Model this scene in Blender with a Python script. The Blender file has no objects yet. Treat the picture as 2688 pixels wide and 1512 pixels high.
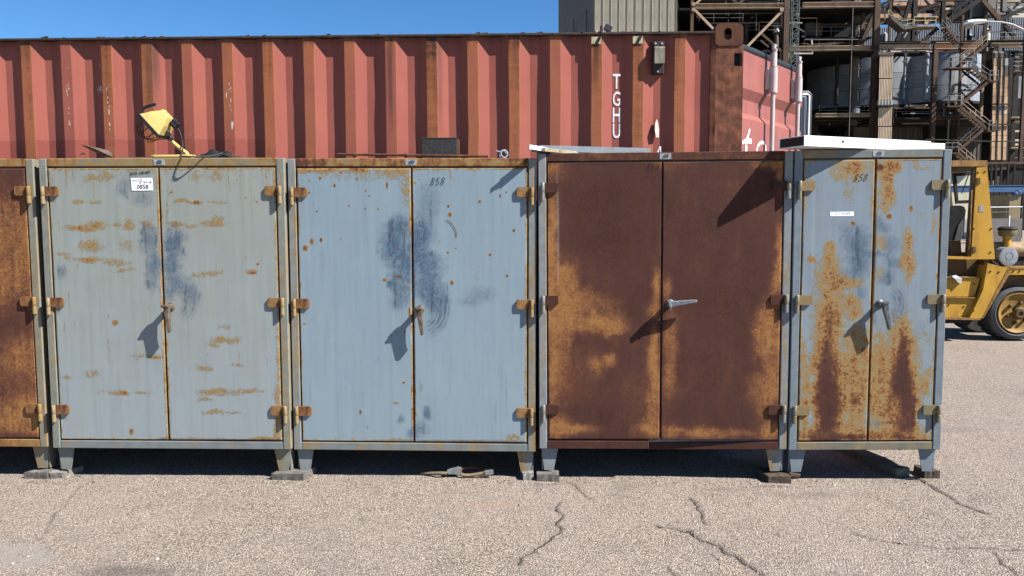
import bpy, math, random
import numpy as np
from mathutils import Matrix, Vector

sc = bpy.context.scene
col = sc.collection
R = math.radians

# ------------------------------------------------------------------ camera
# measured from the photograph: focal length, pitch, roll, yaw, height, distance
PW, PH = 2688.0, 1512.0
F, PITCH, ROLL, YAW, CZ, CD = 2060.11, 0.0840, -0.0038, 0.0274, 1.6073, 4.7709
_r = np.array([1, 0, 0.]); _f = np.array([0, math.cos(PITCH), -math.sin(PITCH)]); _u = np.array([0, math.sin(PITCH), math.cos(PITCH)])
_r2 = math.cos(ROLL) * _r + math.sin(ROLL) * _u
_u2 = -math.sin(ROLL) * _r + math.cos(ROLL) * _u
_Z = np.array([[math.cos(YAW), -math.sin(YAW), 0], [math.sin(YAW), math.cos(YAW), 0], [0, 0, 1]])
CR, CU, CF = _Z @ _r2, _Z @ _u2, _Z @ _f
CO = np.array([0, -CD, CZ])


def at(px, py, Y=None, Z=None):
    """world point seen at photo pixel (px, py) in the vertical plane y=Y or on the level z=Z"""
    d = CF * F + CR * (px - PW / 2) - CU * (py - PH / 2)
    t = (Y - CO[1]) / d[1] if Y is not None else (Z - CO[2]) / d[2]
    return CO + d * t


def proj(P):
    d = np.asarray(P, float) - CO
    z = d @ CF
    return PW / 2 + F * (d @ CR) / z, PH / 2 - F * (d @ CU) / z


cam = bpy.data.cameras.new('camera')
camo = bpy.data.objects.new('camera', cam)
col.objects.link(camo)
cam.sensor_width = 36.0
cam.sensor_fit = 'HORIZONTAL'
cam.lens = F / PW * 36.0
cam.clip_start = 0.05
cam.clip_end = 3000
camo.matrix_world = Matrix([[CR[0], CU[0], -CF[0], CO[0]], [CR[1], CU[1], -CF[1], CO[1]], [CR[2], CU[2], -CF[2], CO[2]], [0, 0, 0, 1]])
sc.camera = camo

# ------------------------------------------------------------------ light
SUN = Vector((2.3, -1.0, 2.45)).normalized()          # towards the sun
EL = math.asin(SUN.z)
AZ = math.atan2(SUN.x, SUN.y)                         # clockwise from +Y
world = bpy.data.worlds.new('World')
sc.world = world
world.use_nodes = True
wn = world.node_tree
for n in list(wn.nodes):
    wn.nodes.remove(n)
wo = wn.nodes.new('ShaderNodeOutputWorld')
bg = wn.nodes.new('ShaderNodeBackground')
sky = wn.nodes.new('ShaderNodeTexSky')
sky.sky_type = 'NISHITA'
sky.sun_disc = False
sky.sun_elevation = EL
sky.sun_rotation = AZ
sky.altitude = 2500
sky.air_density = 1.0
sky.dust_density = 0.0
sky.ozone_density = 3.0
bg.inputs[1].default_value = 0.064
hs = wn.nodes.new('ShaderNodeHueSaturation')
hs.inputs['Saturation'].default_value = 1.25
wn.links.new(sky.outputs[0], hs.inputs['Color'])
wn.links.new(hs.outputs[0], bg.inputs[0])
wn.links.new(bg.outputs[0], wo.inputs[0])
sl = bpy.data.lights.new('sun', 'SUN')
sl.energy = 5.0
sl.angle = R(0.53)
sl.color = (1.0, 0.955, 0.88)
so = bpy.data.objects.new('sun', sl)
col.objects.link(so)
so.rotation_euler = SUN.to_track_quat('Z', 'Y').to_euler()
so.location = (20, -12, 30)
sc.view_settings.view_transform = 'Standard'
sc.view_settings.look = 'None'
sc.view_settings.gamma = 1
sc.view_settings.exposure = 1.32
sc.view_settings.use_curve_mapping = False
sc.render.engine = 'CYCLES'
sc.cycles.max_bounces = 6
sc.cycles.diffuse_bounces = 2
sc.cycles.glossy_bounces = 3
sc.cycles.transparent_max_bounces = 8
sc.cycles.use_denoising = True

rng = random.Random(7)
npr = np.random.default_rng(11)


# ------------------------------------------------------------------ materials
ALB = 0.60          # all tones below are relative; weathered outdoor surfaces are darker than they look in sun

class NT:
    def __init__(s, name, rough=0.6, metal=0.0, spec=0.2):
        s.m = bpy.data.materials.new(name)
        s.m.use_nodes = True
        s.t = s.m.node_tree
        s.b = s.t.nodes['Principled BSDF']
        s.b.inputs['Roughness'].default_value = rough
        s.b.inputs['Metallic'].default_value = metal
        s.b.inputs['Specular IOR Level'].default_value = spec
        s._co = None

    def n(s, ty, **k):
        x = s.t.nodes.new(ty)
        for a, b in k.items():
            setattr(x, a, b)
        return x

    def l(s, a, b):
        s.t.links.new(a, b)

    def put(s, sock, v):
        if hasattr(v, 'is_output') or isinstance(v, bpy.types.NodeSocket):
            s.l(v, sock)
        elif isinstance(v, (tuple, list)) and len(v) == 3 and sock.type == 'RGBA':
            sock.default_value = (*v, 1)
        else:
            sock.default_value = v

    def co(s, scale=(1, 1, 1), rot=(0, 0, 0), world=False):
        if world:
            g = s.n('ShaderNodeNewGeometry')
            o = g.outputs['Position']
        else:
            if s._co is None:
                s._co = s.n('ShaderNodeTexCoord')
            o = s._co.outputs['Object']
        m = s.n('ShaderNodeMapping')
        m.inputs['Scale'].default_value = scale
        m.inputs['Rotation'].default_value = rot
        s.l(o, m.inputs[0])
        return m.outputs[0]

    def noise(s, scale, detail=3, rough=.55, vec=None, dist=0.0):
        x = s.n('ShaderNodeTexNoise')
        x.inputs['Scale'].default_value = scale
        x.inputs['Detail'].default_value = detail
        x.inputs['Roughness'].default_value = rough
        x.inputs['Distortion'].default_value = dist
        s.l(vec if vec is not None else s.co(), x.inputs['Vector'])
        return x.outputs['Fac']

    def vor(s, scale, vec=None, feature='F1', out='Distance', rand=1.0):
        x = s.n('ShaderNodeTexVoronoi', feature=feature)
        x.inputs['Scale'].default_value = scale
        x.inputs['Randomness'].default_value = rand
        s.l(vec if vec is not None else s.co(), x.inputs['Vector'])
        return x.outputs[out]

    def math(s, op, a, b=None, c=None, clamp=False):
        x = s.n('ShaderNodeMath', operation=op, use_clamp=clamp)
        s.put(x.inputs[0], a)
        if b is not None:
            s.put(x.inputs[1], b)
        if c is not None:
            s.put(x.inputs[2], c)
        return x.outputs[0]

    def mr(s, v, a, b, c=0.0, d=1.0, smooth=False):
        x = s.n('ShaderNodeMapRange', clamp=True)
        if smooth:
            x.interpolation_type = 'SMOOTHSTEP'
        s.put(x.inputs[0], v)
        for i, q in enumerate((a, b, c, d)):
            s.put(x.inputs[i + 1], q)
        return x.outputs[0]

    def mix(s, f, a, b, mode='MIX'):
        x = s.n('ShaderNodeMix', data_type='RGBA', blend_type=mode)
        s.put(x.inputs[0], f)
        s.put(x.inputs[6], a)
        s.put(x.inputs[7], b)
        return x.outputs[2]

    def ramp(s, f, stops, interp='LINEAR'):
        x = s.n('ShaderNodeValToRGB')
        e = x.color_ramp.elements
        x.color_ramp.interpolation = interp
        while len(e) < len(stops):
            e.new(0.5)
        for i, (p, c) in enumerate(stops):
            e[i].position = p
            e[i].color = (*c, 1)
        s.put(x.inputs[0], f)
        return x.outputs[0]

    def attr(s, name):
        x = s.n('ShaderNodeAttribute', attribute_name=name)
        y = s.n('ShaderNodeSeparateColor')
        s.l(x.outputs['Color'], y.inputs[0])
        return y.outputs[0], y.outputs[1], y.outputs[2]

    def sep(s, v):
        y = s.n('ShaderNodeSeparateXYZ')
        s.l(v, y.inputs[0])
        return y.outputs

    def color(s, c, k=None):
        k = ALB if k is None else k
        if k != 1:
            c = s.mix(1.0, c, (k, k, k), 'MULTIPLY')
        s.put(s.b.inputs['Base Color'], c)

    def rough(s, v):
        s.put(s.b.inputs['Roughness'], v)

    def bump(s, h, strength=.3, dist=.002):
        x = s.n('ShaderNodeBump')
        x.inputs['Strength'].default_value = strength
        x.inputs['Distance'].default_value = dist
        s.l(h, x.inputs['Height'])
        s.l(x.outputs[0], s.b.inputs['Normal'])


OCH = (0.400, 0.275, 0.115)
ORG = (0.400, 0.200, 0.070)
BRN = (0.190, 0.082, 0.040)
RBR = (0.108, 0.043, 0.031)
MAR = (0.074, 0.0275, 0.0215)


def rust_stops(base, base2=None):
    base2 = base2 or tuple(.5 * a + .5 * b for a, b in zip(base, OCH))
    return [(0, base), (.27, base), (.42, base2), (.52, OCH), (.60, ORG), (.74, BRN), (.86, RBR), (1.0, MAR)]


def m_rusty(name, base, lo=.1, hi=.6, scale=6, streak=1.0, rough=.55, metal=0.0, bump=.25, bias=0.0, blotch=.3, spec=.15):
    """painted steel going to rust; severity from broad noise, stretched vertically, with fine break-up"""
    k = NT(name, rough, metal, spec)
    a = k.noise(scale, 4, .6, k.co((1, 1, .35 * streak)))
    b = k.noise(scale * 14, 5, .7)
    c = k.noise(scale * 5, 3, .6, k.co((1, 1, .12)))
    sev = k.mr(k.math('ADD', k.math('MULTIPLY', a, .65), k.math('MULTIPLY', c, .35)), .36, .66, lo + bias, hi + bias)
    sev = k.math('ADD', sev, k.math('MULTIPLY', k.math('SUBTRACT', b, .5), blotch), clamp=True)
    cc = k.ramp(sev, rust_stops(base))
    cc = k.mix(k.mr(k.noise(scale * 3, 3), .35, .7, 0, .25), cc, (.05, .045, .04))
    k.color(cc)
    k.rough(k.mr(sev, .2, .7, rough - .1, .88))
    k.bump(b, bump, .0015)
    return k.m


def m_plain(name, c, rough=.55, metal=0.0, var=.25, scale=9, spec=.2, bump=0.0, dirt=0.0, dirtc=(.06, .05, .04)):
    k = NT(name, rough, metal, spec)
    a = k.noise(scale, 5, .6)
    cc = k.mix(k.mr(a, .3, .7, 0, 1), tuple(x * (1 - var) for x in c), tuple(min(1, x * (1 + var)) for x in c))
    if dirt:
        d = k.noise(scale * 2.3, 5, .7, k.co((1, 1, .3)))
        cc = k.mix(k.mr(d, .48, .68, 0, dirt), cc, dirtc)
    k.color(cc, 1 if min(c) > .6 else None)
    k.rough(k.mr(k.noise(scale * 3, 3), .3, .7, max(.05, rough - .12), min(1, rough + .12)))
    if bump:
        k.bump(k.noise(scale * 8, 4, .7), bump, .002)
    return k.m


# ------------------------------------------------------------------ mesh building
class MB:
    def __init__(s):
        s.v = []
        s.f = []
        s.col = {}

    def add(s, V, Fc, M=None):
        o = len(s.v)
        if M is not None:
            V = [tuple(M @ Vector(p)) for p in V]
        s.v += [tuple(float(q) for q in p) for p in V]
        s.f += [tuple(i + o for i in f) for f in Fc]
        return s

    def box(s, lo, hi, M=None, ch=0.0):
        x0, y0, z0 = lo
        x1, y1, z1 = hi
        if ch <= 0:
            V = [(x0, y0, z0), (x1, y0, z0), (x1, y1, z0), (x0, y1, z0), (x0, y0, z1), (x1, y0, z1), (x1, y1, z1), (x0, y1, z1)]
            return s.add(V, [(3, 2, 1, 0), (4, 5, 6, 7), (0, 1, 5, 4), (1, 2, 6, 5), (2, 3, 7, 6), (3, 0, 4, 7)], M)
        V = []
        idx = {}
        for i, sx in enumerate((0, 1)):
            for j, sy in enumerate((0, 1)):
                for k, sz in enumerate((0, 1)):
                    c = (x1 if sx else x0, y1 if sy else y0, z1 if sz else z0)
                    inn = (c[0] + (-ch if sx else ch), c[1] + (-ch if sy else ch), c[2] + (-ch if sz else ch))
                    for a in range(3):
                        p = list(inn)
                        p[a] = c[a]
                        idx[(sx, sy, sz, a)] = len(V)
                        V.append(tuple(p))
        Fs = []
        g = idx
        for a in range(3):
            b, c = (a + 1) % 3, (a + 2) % 3
            for d in (0, 1):
                q = []
                for (u, w) in ((0, 0), (1, 0), (1, 1), (0, 1)):
                    t = [0, 0, 0]
                    t[a] = d
                    t[b] = u
                    t[c] = w
                    q.append(g[(*t, a)])
                Fs.append(tuple(q) if d else tuple(q[::-1]))
            for u in (0, 1):
                for w in (0, 1):
                    t0 = [0, 0, 0]
                    t1 = [0, 0, 0]
                    t0[b] = t1[b] = u
                    t0[c] = t1[c] = w
                    t1[a] = 1
                    q = (g[(*t0, b)], g[(*t1, b)], g[(*t1, c)], g[(*t0, c)])
                    Fs.append(q if (u == w) else q[::-1])
        for sx in (0, 1):
            for sy in (0, 1):
                for sz in (0, 1):
                    q = (g[(sx, sy, sz, 0)], g[(sx, sy, sz, 1)], g[(sx, sy, sz, 2)])
                    Fs.append(q if (sx + sy + sz) % 2 else q[::-1])
        return s.add(V, Fs, M)

    def tube(s, pts, r, n=8, caps=True):
        pts = [Vector(p) for p in pts]
        rs = r if isinstance(r, (list, tuple)) else [r] * len(pts)
        up = None
        rings = []
        for i, p in enumerate(pts):
            t = (pts[min(i + 1, len(pts) - 1)] - pts[max(i - 1, 0)]).normalized()
            if up is None:
                up = Vector((0, 0, 1)) if abs(t.z) < .9 else Vector((0, 1, 0))
            a = t.cross(up).normalized()
            b = a.cross(t).normalized()
            up = b
            rings.append([p + (a * math.cos(2 * math.pi * k / n) + b * math.sin(2 * math.pi * k / n)) * rs[i] for k in range(n)])
        V = [q for ring in rings for q in ring]
        Fs = []
        for i in range(len(pts) - 1):
            for k in range(n):
                k2 = (k + 1) % n
                Fs.append((i * n + k, i * n + k2, (i + 1) * n + k2, (i + 1) * n + k))
        if caps:
            Fs.append(tuple(range(n))[::-1])
            Fs.append(tuple((len(pts) - 1) * n + k for k in range(n)))
        return s.add(V, Fs)

    def prism(s, poly, a, b, axis='y', M=None):
        """polygon in the plane normal to axis, extruded from a to b. poly pairs: y->(x,z) x->(y,z) z->(x,y)"""
        n = len(poly)

        def P(p, t):
            return {'y': (p[0], t, p[1]), 'x': (t, p[0], p[1]), 'z': (p[0], p[1], t)}[axis]
        V = [P(p, a) for p in poly] + [P(p, b) for p in poly]
        Fs = [tuple(range(n)), tuple(range(2 * n - 1, n - 1, -1))]
        for i in range(n):
            j = (i + 1) % n
            Fs.append((i, i + n, j + n, j))
        return s.add(V, Fs, M)

    def lathe(s, prof, c, axis, n=24, caps=True):
        """prof: (radius, height) pairs turned about axis through c"""
        ax = Vector(axis).normalized()
        u = ax.orthogonal().normalized()
        w = ax.cross(u)
        c = Vector(c)
        V = []
        for (r, h) in prof:
            for k in range(n):
                t = 2 * math.pi * k / n
                V.append(c + ax * h + (u * math.cos(t) + w * math.sin(t)) * r)
        Fs = []
        for i in range(len(prof) - 1):
            for k in range(n):
                k2 = (k + 1) % n
                Fs.append((i * n + k, i * n + k2, (i + 1) * n + k2, (i + 1) * n + k))
        if caps and prof[0][0] > 1e-6:
            Fs.append(tuple(range(n))[::-1])
        if caps and prof[-1][0] > 1e-6:
            Fs.append(tuple((len(prof) - 1) * n + k for k in range(n)))
        return s.add(V, Fs)

    def bar(s, p, q, w, d, up=(0, 0, 1)):
        """rectangular bar from p to q, w across (perpendicular to up and axis), d along up"""
        p, q = Vector(p), Vector(q)
        t = (q - p)
        L = t.length
        t.normalize()
        up = Vector(up)
        if abs(t.dot(up)) > .98:
            up = Vector((0, 1, 0))
        a = t.cross(up).normalized()
        b = a.cross(t).normalized()
        M = Matrix(((a.x, t.x, b.x, p.x), (a.y, t.y, b.y, p.y), (a.z, t.z, b.z, p.z), (0, 0, 0, 1)))
        return s.box((-w / 2, 0, -d / 2), (w / 2, L, d / 2), M)

    def ibeam(s, p, q, w, h, t=.03, up=(0, 0, 1)):
        p, q = Vector(p), Vector(q)
        d = (q - p)
        L = d.length
        d.normalize()
        up = Vector(up)
        if abs(d.dot(up)) > .95:
            up = Vector((0, 1, 0))
        a = d.cross(up).normalized()
        b = a.cross(d).normalized()
        M = Matrix(((a.x, d.x, b.x, p.x), (a.y, d.y, b.y, p.y), (a.z, d.z, b.z, p.z), (0, 0, 0, 1)))
        s.box((-w / 2, 0, h / 2 - t), (w / 2, L, h / 2), M)
        s.box((-w / 2, 0, -h / 2), (w / 2, L, -h / 2 + t), M)
        return s.box((-t / 2, 0, -h / 2 + t), (t / 2, L, h / 2 - t), M)

    def mesh(s, name, mat=None, smooth=False, org=(0, 0, 0)):
        me = bpy.data.meshes.new(name)
        V = [(p[0] - org[0], p[1] - org[1], p[2] - org[2]) for p in s.v]
        me.from_pydata(V, [], s.f)
        me.update()
        if mat:
            me.materials.append(mat)
        if smooth:
            me.polygons.foreach_set('use_smooth', [True] * len(me.polygons))
            try:
                me.set_sharp_from_angle(angle=R(38))
            except Exception:
                pass
        return me


ROOT = {}


def link(name, me, parent=None, loc=None, rot=None):
    o = bpy.data.objects.new(name, me)
    col.objects.link(o)
    if parent is not None:
        o.parent = parent
    if loc is not None:
        o.location = loc
    if rot is not None:
        o.rotation_euler = rot
    return o


def org_of(p):
    while p is not None and p.parent is not None:
        p = p.parent
    return ROOT.get(p.name, (0, 0, 0)) if p is not None else (0, 0, 0)


def build(mb, name, mat, parent=None, smooth=False, local=False):
    """world-space builder -> ONE mesh object, placed under parent (whose base is subtracted)"""
    org = (0, 0, 0) if (parent is None or local) else org_of(parent)
    o = link(name, mb.mesh(name, mat, smooth, org), parent)
    return o


def tag(o, label, cat, group=None):
    o['label'] = label
    o['category'] = cat
    o['kind'] = 'thing'
    if group:
        o['group'] = group
    return o


def thing(name, loc, label, cat, group=None):
    o = bpy.data.objects.new(name, None)
    o.empty_display_size = .2
    col.objects.link(o)
    o.location = loc
    ROOT[o.name] = tuple(loc)
    return tag(o, label, cat, group)


def single(mb, name, mat, label, cat, group=None, smooth=False):
    """a thing that is one mesh: its origin goes to its base"""
    V = np.array(mb.v)
    base = (float(V[:, 0].mean()), float(V[:, 1].mean()), float(V[:, 2].min()))
    o = link(name, mb.mesh(name, mat, smooth, base))
    o.location = base
    ROOT[o.name] = base
    return tag(o, label, cat, group)


def struct(o):
    o['kind'] = 'structure'
    return o


def stuff(o):
    o['kind'] = 'stuff'
    return o


def text_mb(s, size, M, extrude=0.0, bold=0.0):
    c = bpy.data.curves.new('lettering', 'FONT')
    c.body = s
    c.size = size
    c.extrude = extrude
    c.offset = bold
    c.resolution_u = 3
    o = bpy.data.objects.new('lettering', c)
    col.objects.link(o)
    dg = bpy.context.evaluated_depsgraph_get()
    me = o.evaluated_get(dg).to_mesh()
    mb = MB().add([tuple(v.co) for v in me.vertices], [tuple(p.vertices) for p in me.polygons])
    o.evaluated_get(dg).to_mesh_clear()
    bpy.data.objects.remove(o)
    bpy.data.curves.remove(c)
    V = np.array(mb.v) if mb.v else np.zeros((1, 3))
    w = float(V[:, 0].max() - V[:, 0].min())
    mb.v = [tuple(M @ Vector(p)) for p in mb.v]
    return mb, w


def ribbon(mb, pts, w, y):
    """flat pen stroke in the x,z plane at depth y"""
    for (a, b) in zip(pts[:-1], pts[1:]):
        dx, dz = b[0] - a[0], b[1] - a[1]
        L = math.hypot(dx, dz) or 1e-6
        nx, nz = -dz / L * w / 2, dx / L * w / 2
        ex, ez = dx / L * w * .3, dz / L * w * .3
        mb.add([(a[0] - ex + nx, y, a[1] - ez + nz), (a[0] - ex - nx, y, a[1] - ez - nz), (b[0] + ex - nx, y, b[1] + ez - nz), (b[0] + ex + nx, y, b[1] + ez + nz)], [(0, 1, 2, 3)])
    return mb


def fbm(X, Z, scale, octs=4, seed=0, rough=.55):
    """value noise on arrays, about -1..1"""
    out = np.zeros_like(X, dtype=float)
    amp, tot = 1.0, 0.0
    g = np.random.default_rng(seed)
    for o in range(octs):
        T = g.random((64, 64))
        x = X * scale * 2 ** o + g.random() * 50
        z = Z * scale * 2 ** o + g.random() * 50
        xi = np.floor(x).astype(int)
        zi = np.floor(z).astype(int)
        fx = x - xi
        fz = z - zi
        fx = fx * fx * (3 - 2 * fx)
        fz = fz * fz * (3 - 2 * fz)
        a = T[xi % 64, zi % 64]
        b = T[(xi + 1) % 64, zi % 64]
        c = T[xi % 64, (zi + 1) % 64]
        d = T[(xi + 1) % 64, (zi + 1) % 64]
        out += amp * ((a * (1 - fx) + b * fx) * (1 - fz) + (c * (1 - fx) + d * fx) * fz - .5) * 2
        tot += amp
        amp *= rough
    return out / tot


def set_attr(me, name, rgb):
    a = me.attributes.new(name, 'FLOAT_COLOR', 'POINT')
    arr = np.ones((len(me.vertices), 4), dtype=np.float32)
    arr[:, :3] = rgb
    a.data.foreach_set('color', arr.ravel())


def grid_mesh(name, mat, P, smooth=True):
    """P: (nx, nz, 3) array of points"""
    nx, nz, _ = P.shape
    I = np.arange(nx * nz).reshape(nx, nz)
    Fq = np.stack([I[:-1, :-1], I[1:, :-1], I[1:, 1:], I[:-1, 1:]], -1).reshape(-1, 4)
    me = bpy.data.meshes.new(name)
    me.vertices.add(nx * nz)
    me.vertices.foreach_set('co', P.reshape(-1).astype(np.float32))
    me.loops.add(Fq.size)
    me.loops.foreach_set('vertex_index', Fq.reshape(-1).astype(np.int32))
    me.polygons.add(len(Fq))
    me.polygons.foreach_set('loop_start', np.arange(0, Fq.size, 4, dtype=np.int32))
    me.update(calc_edges=True)
    me.validate()
    me.materials.append(mat)
    if smooth:
        me.polygons.foreach_set('use_smooth', [True] * len(me.polygons))
    return me

# ------------------------------------------------------------------ ground
def pxproj(X, Y, Z):
    d0, d1, d2 = X - CO[0], Y - CO[1], Z - CO[2]
    z = d0 * CF[0] + d1 * CF[1] + d2 * CF[2]
    return (PW / 2 + F * (d0 * CR[0] + d1 * CR[1] + d2 * CR[2]) / z, PH / 2 - F * (d0 * CU[0] + d1 * CU[1] + d2 * CU[2]) / z)


def gr(px, py):
    p = at(px, py, Z=0)
    return (p[0], p[1])


def zc(pts):
    return [gr(1300 + .5388 * x, 1200 + .5388 * y) for x, y in pts]


CRACKS = [
    (zc([(310, 220), (290, 255), (330, 285), (290, 320), (318, 350), (305, 375), (240, 415), (180, 465), (125, 495), (118, 525)]), 1.0),
    (zc([(955, 205), (980, 240), (1000, 275), (1020, 325)]), 1.0),
    (zc([(780, 335), (860, 345), (930, 362), (950, 355), (960, 380), (1010, 405), (1080, 430), (1110, 465), (1170, 480), (1210, 520), (1300, 575)]), 1.15),
    (zc([(2060, 100), (2085, 115), (2130, 150), (2190, 180), (2250, 220), (2300, 245), (2390, 275)]), 1.2),
    (zc([(1740, 370), (1860, 405), (1990, 420), (2150, 445), (2350, 440), (2500, 450), (2600, 452)]), .8),
    (zc([(2420, 460), (2470, 520), (2540, 580)]), .85),
    (zc([(330, 110), (380, 130), (430, 185), (460, 205)]), .75),
    (zc([(540, 180), (640, 190), (700, 200)]), .6),
    (zc([(845, 535), (885, 585)]), .8),
    ([gr(212, 1275), gr(167, 1331), gr(136, 1356), gr(120, 1400)], .62),
]


def dist_poly(X, Y, pts, jit=.012, seed=1):
    """distance to a jagged line"""
    g = random.Random(seed)
    P = []
    for a, b in zip(pts[:-1], pts[1:]):
        n = 3
        for i in range(n):
            t = i / n
            P.append((a[0] + (b[0] - a[0]) * t + g.uniform(-jit, jit), a[1] + (b[1] - a[1]) * t + g.uniform(-jit, jit)))
    P.append(pts[-1])
    D = np.full(X.shape, 9.0)
    for a, b in zip(P[:-1], P[1:]):
        dx, dy = b[0] - a[0], b[1] - a[1]
        L2 = dx * dx + dy * dy + 1e-9
        t = np.clip(((X - a[0]) * dx + (Y - a[1]) * dy) / L2, 0, 1)
        D = np.minimum(D, np.hypot(X - a[0] - t * dx, Y - a[1] - t * dy))
    return D


def m_ground():
    k = NT('aggregate asphalt', .9, 0, .2)
    cr, patch, stain = k.attr('ground')
    dark_spot = k.attr('ground2')[0]
    w = k.co(world=True)
    # two sizes of exposed stone
    d1 = k.vor(116, w)
    c1 = k.vor(116, w, out='Color')
    d2 = k.vor(215, w)
    c2 = k.vor(215, w, out='Color')
    r1 = k.sep(c1)[0]
    r2 = k.sep(c2)[1]
    stones = [(0, (.09, .08, .075)), (.14, (.17, .145, .125)), (.30, (.36, .295, .25)), (.58, (.545, .445, .355)), (.82, (.62, .515, .415)), (.92, (.50, .37, .30)), (1, (.84, .75, .64))]
    s1 = k.ramp(r1, stones)
    s2 = k.ramp(r2, stones)
    big = k.noise(9, 3, .6, w)
    st = k.mix(k.mr(k.noise(34, 2, .5, w), .42, .58), s1, s2)
    gap = k.mr(d1, .36, .68, 0, .78)
    colr = k.mix(gap, st, (.085, .072, .064))
    # broad wear: pinker to the right, greyer patches, dark spots
    lo = k.noise(.9, 4, .6, w)
    colr = k.mix(k.mr(lo, .35, .65, 0, .28), colr, (.40, .335, .305))
    colr = k.mix(k.mr(k.noise(2.6, 4, .65, w), .55, .72, 0, .42), colr, (.17, .155, .145))
    colr = k.mix(k.mr(big, .60, .72, 0, .30), colr, (.12, .11, .105))
    colr = k.mix(k.math('MULTIPLY', stain, .35), colr, (.38, .23, .18))
    on_ = k.math('ADD', dark_spot, k.math('MULTIPLY', k.math('SUBTRACT', k.noise(6, 5, .7, w), .5), 1.0))
    colr = k.mix(k.mr(on_, .35, .9, 0, .62), colr, (.085, .078, .075))
    # trowelled grey patch
    pn = k.math('ADD', patch, k.math('MULTIPLY', k.math('SUBTRACT', k.noise(7, 5, .7, w), .5), 1.2))
    pm = k.mr(pn, .46, .62)
    pc = k.mix(k.mr(k.noise(60, 2, .5, w), .58, .66, 0, .75), (.33, .305, .28), (.10, .092, .085))
    colr = k.mix(k.math('MULTIPLY', pm, .72), colr, pc)
    # cracks
    cn = k.math('ADD', cr, k.math('MULTIPLY', k.math('SUBTRACT', k.noise(38, 3, .6, w), .5), .55))
    cm = k.mr(cn, .79, .88)
    colr = k.mix(k.math('MULTIPLY', cm, .93), colr, (.018, .015, .013))
    colr = k.mix(k.mr(cn, .15, .7, 0, .40), colr, (.10, .085, .075))
    k.color(colr, .73)
    h = k.math('SUBTRACT', k.mr(d1, .1, .65, 1, 0), k.math('MULTIPLY', d2, .4))
    k.bump(h, .75, .006)
    return k.m


def ground():
    def axis(lo, hi, step, far0, far1):
        mid = list(np.arange(lo, hi + 1e-9, step))
        a, s = [], step
        x = lo
        while x > far0:
            s *= 1.45
            x -= s
            a.append(x)
        b, s = [], step
        x = mid[-1]
        while x < far1:
            s *= 1.45
            x += s
            b.append(x)
        return np.array(a[::-1] + mid + b)
    xs = axis(-3.2, 3.1, .0085, -900, 900)
    ys = axis(-1.5, .16, .0085, -60, 1500)
    X, Y = np.meshgrid(xs, ys, indexing='ij')
    Z = np.zeros_like(X)
    near = (np.abs(X) < 4) & (Y > -2.5) & (Y < 2)
    Z += np.where(near, .004 * fbm(X, Y, 1.7, 4, 3) + .003 * fbm(X, Y, 9, 3, 5), 0)
    cr = np.zeros_like(X)
    for i, (pts, w) in enumerate(CRACKS):
        D = dist_poly(X, Y, pts, .010, i)
        D = D + .004 * fbm(X, Y, 22, 3, 9 + i)
        cr = np.maximum(cr, np.clip(1 - D / (.030 * w), 0, 1) * min(1, .72 + .28 * w))
    Z -= .008 * np.clip((cr - .6) * 2.5, 0, 1)
    a = gr(70, 1455)
    patch = np.clip(1.25 - np.hypot((X - a[0] + .25) / .42, (Y - a[1] + .03) / .17) * .75, 0, 1)
    b = gr(1290, 1325)
    stain = np.clip(1.1 - np.hypot((X - b[0]) / .22, (Y - b[1]) / .1), 0, 1)
    me = grid_mesh('ground', m_ground(), np.stack([X, Y, Z], -1))
    set_attr(me, 'ground', np.stack([cr, patch, stain], -1).reshape(-1, 3))
    dark_spot = np.zeros_like(X)
    for (qx, qy, rx, ry, am) in ((2150, 1300, .60, .13, .55), (1900, 1285, .35, .07, .5), (330, 1500, .45, .12, .8), (1720, 1500, .5, .1, .45), (2480, 1420, .4, .12, .45), (900, 1400, .6, .14, .35), (600, 1350, .4, .1, .3), (1650, 1400, .3, .1, .3), (2400, 1262, .35, .05, .6), (740, 1268, .3, .04, .5), (110, 1268, .3, .04, .5), (1440, 1272, .3, .04, .5), (2050, 1278, .3, .05, .6), (1200, 1480, .5, .1, .4)):  # dark stains on open ground, and darker ground at the timber blocks
        q = gr(qx, qy)
        dark_spot = np.maximum(dark_spot, np.clip(1.25 - np.hypot((X - q[0]) / rx, (Y - q[1]) / ry), 0, 1) * am)
    set_attr(me, 'ground2', np.stack([dark_spot, dark_spot, dark_spot], -1).reshape(-1, 3))
    struct(link('ground', me))


ground()

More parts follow.
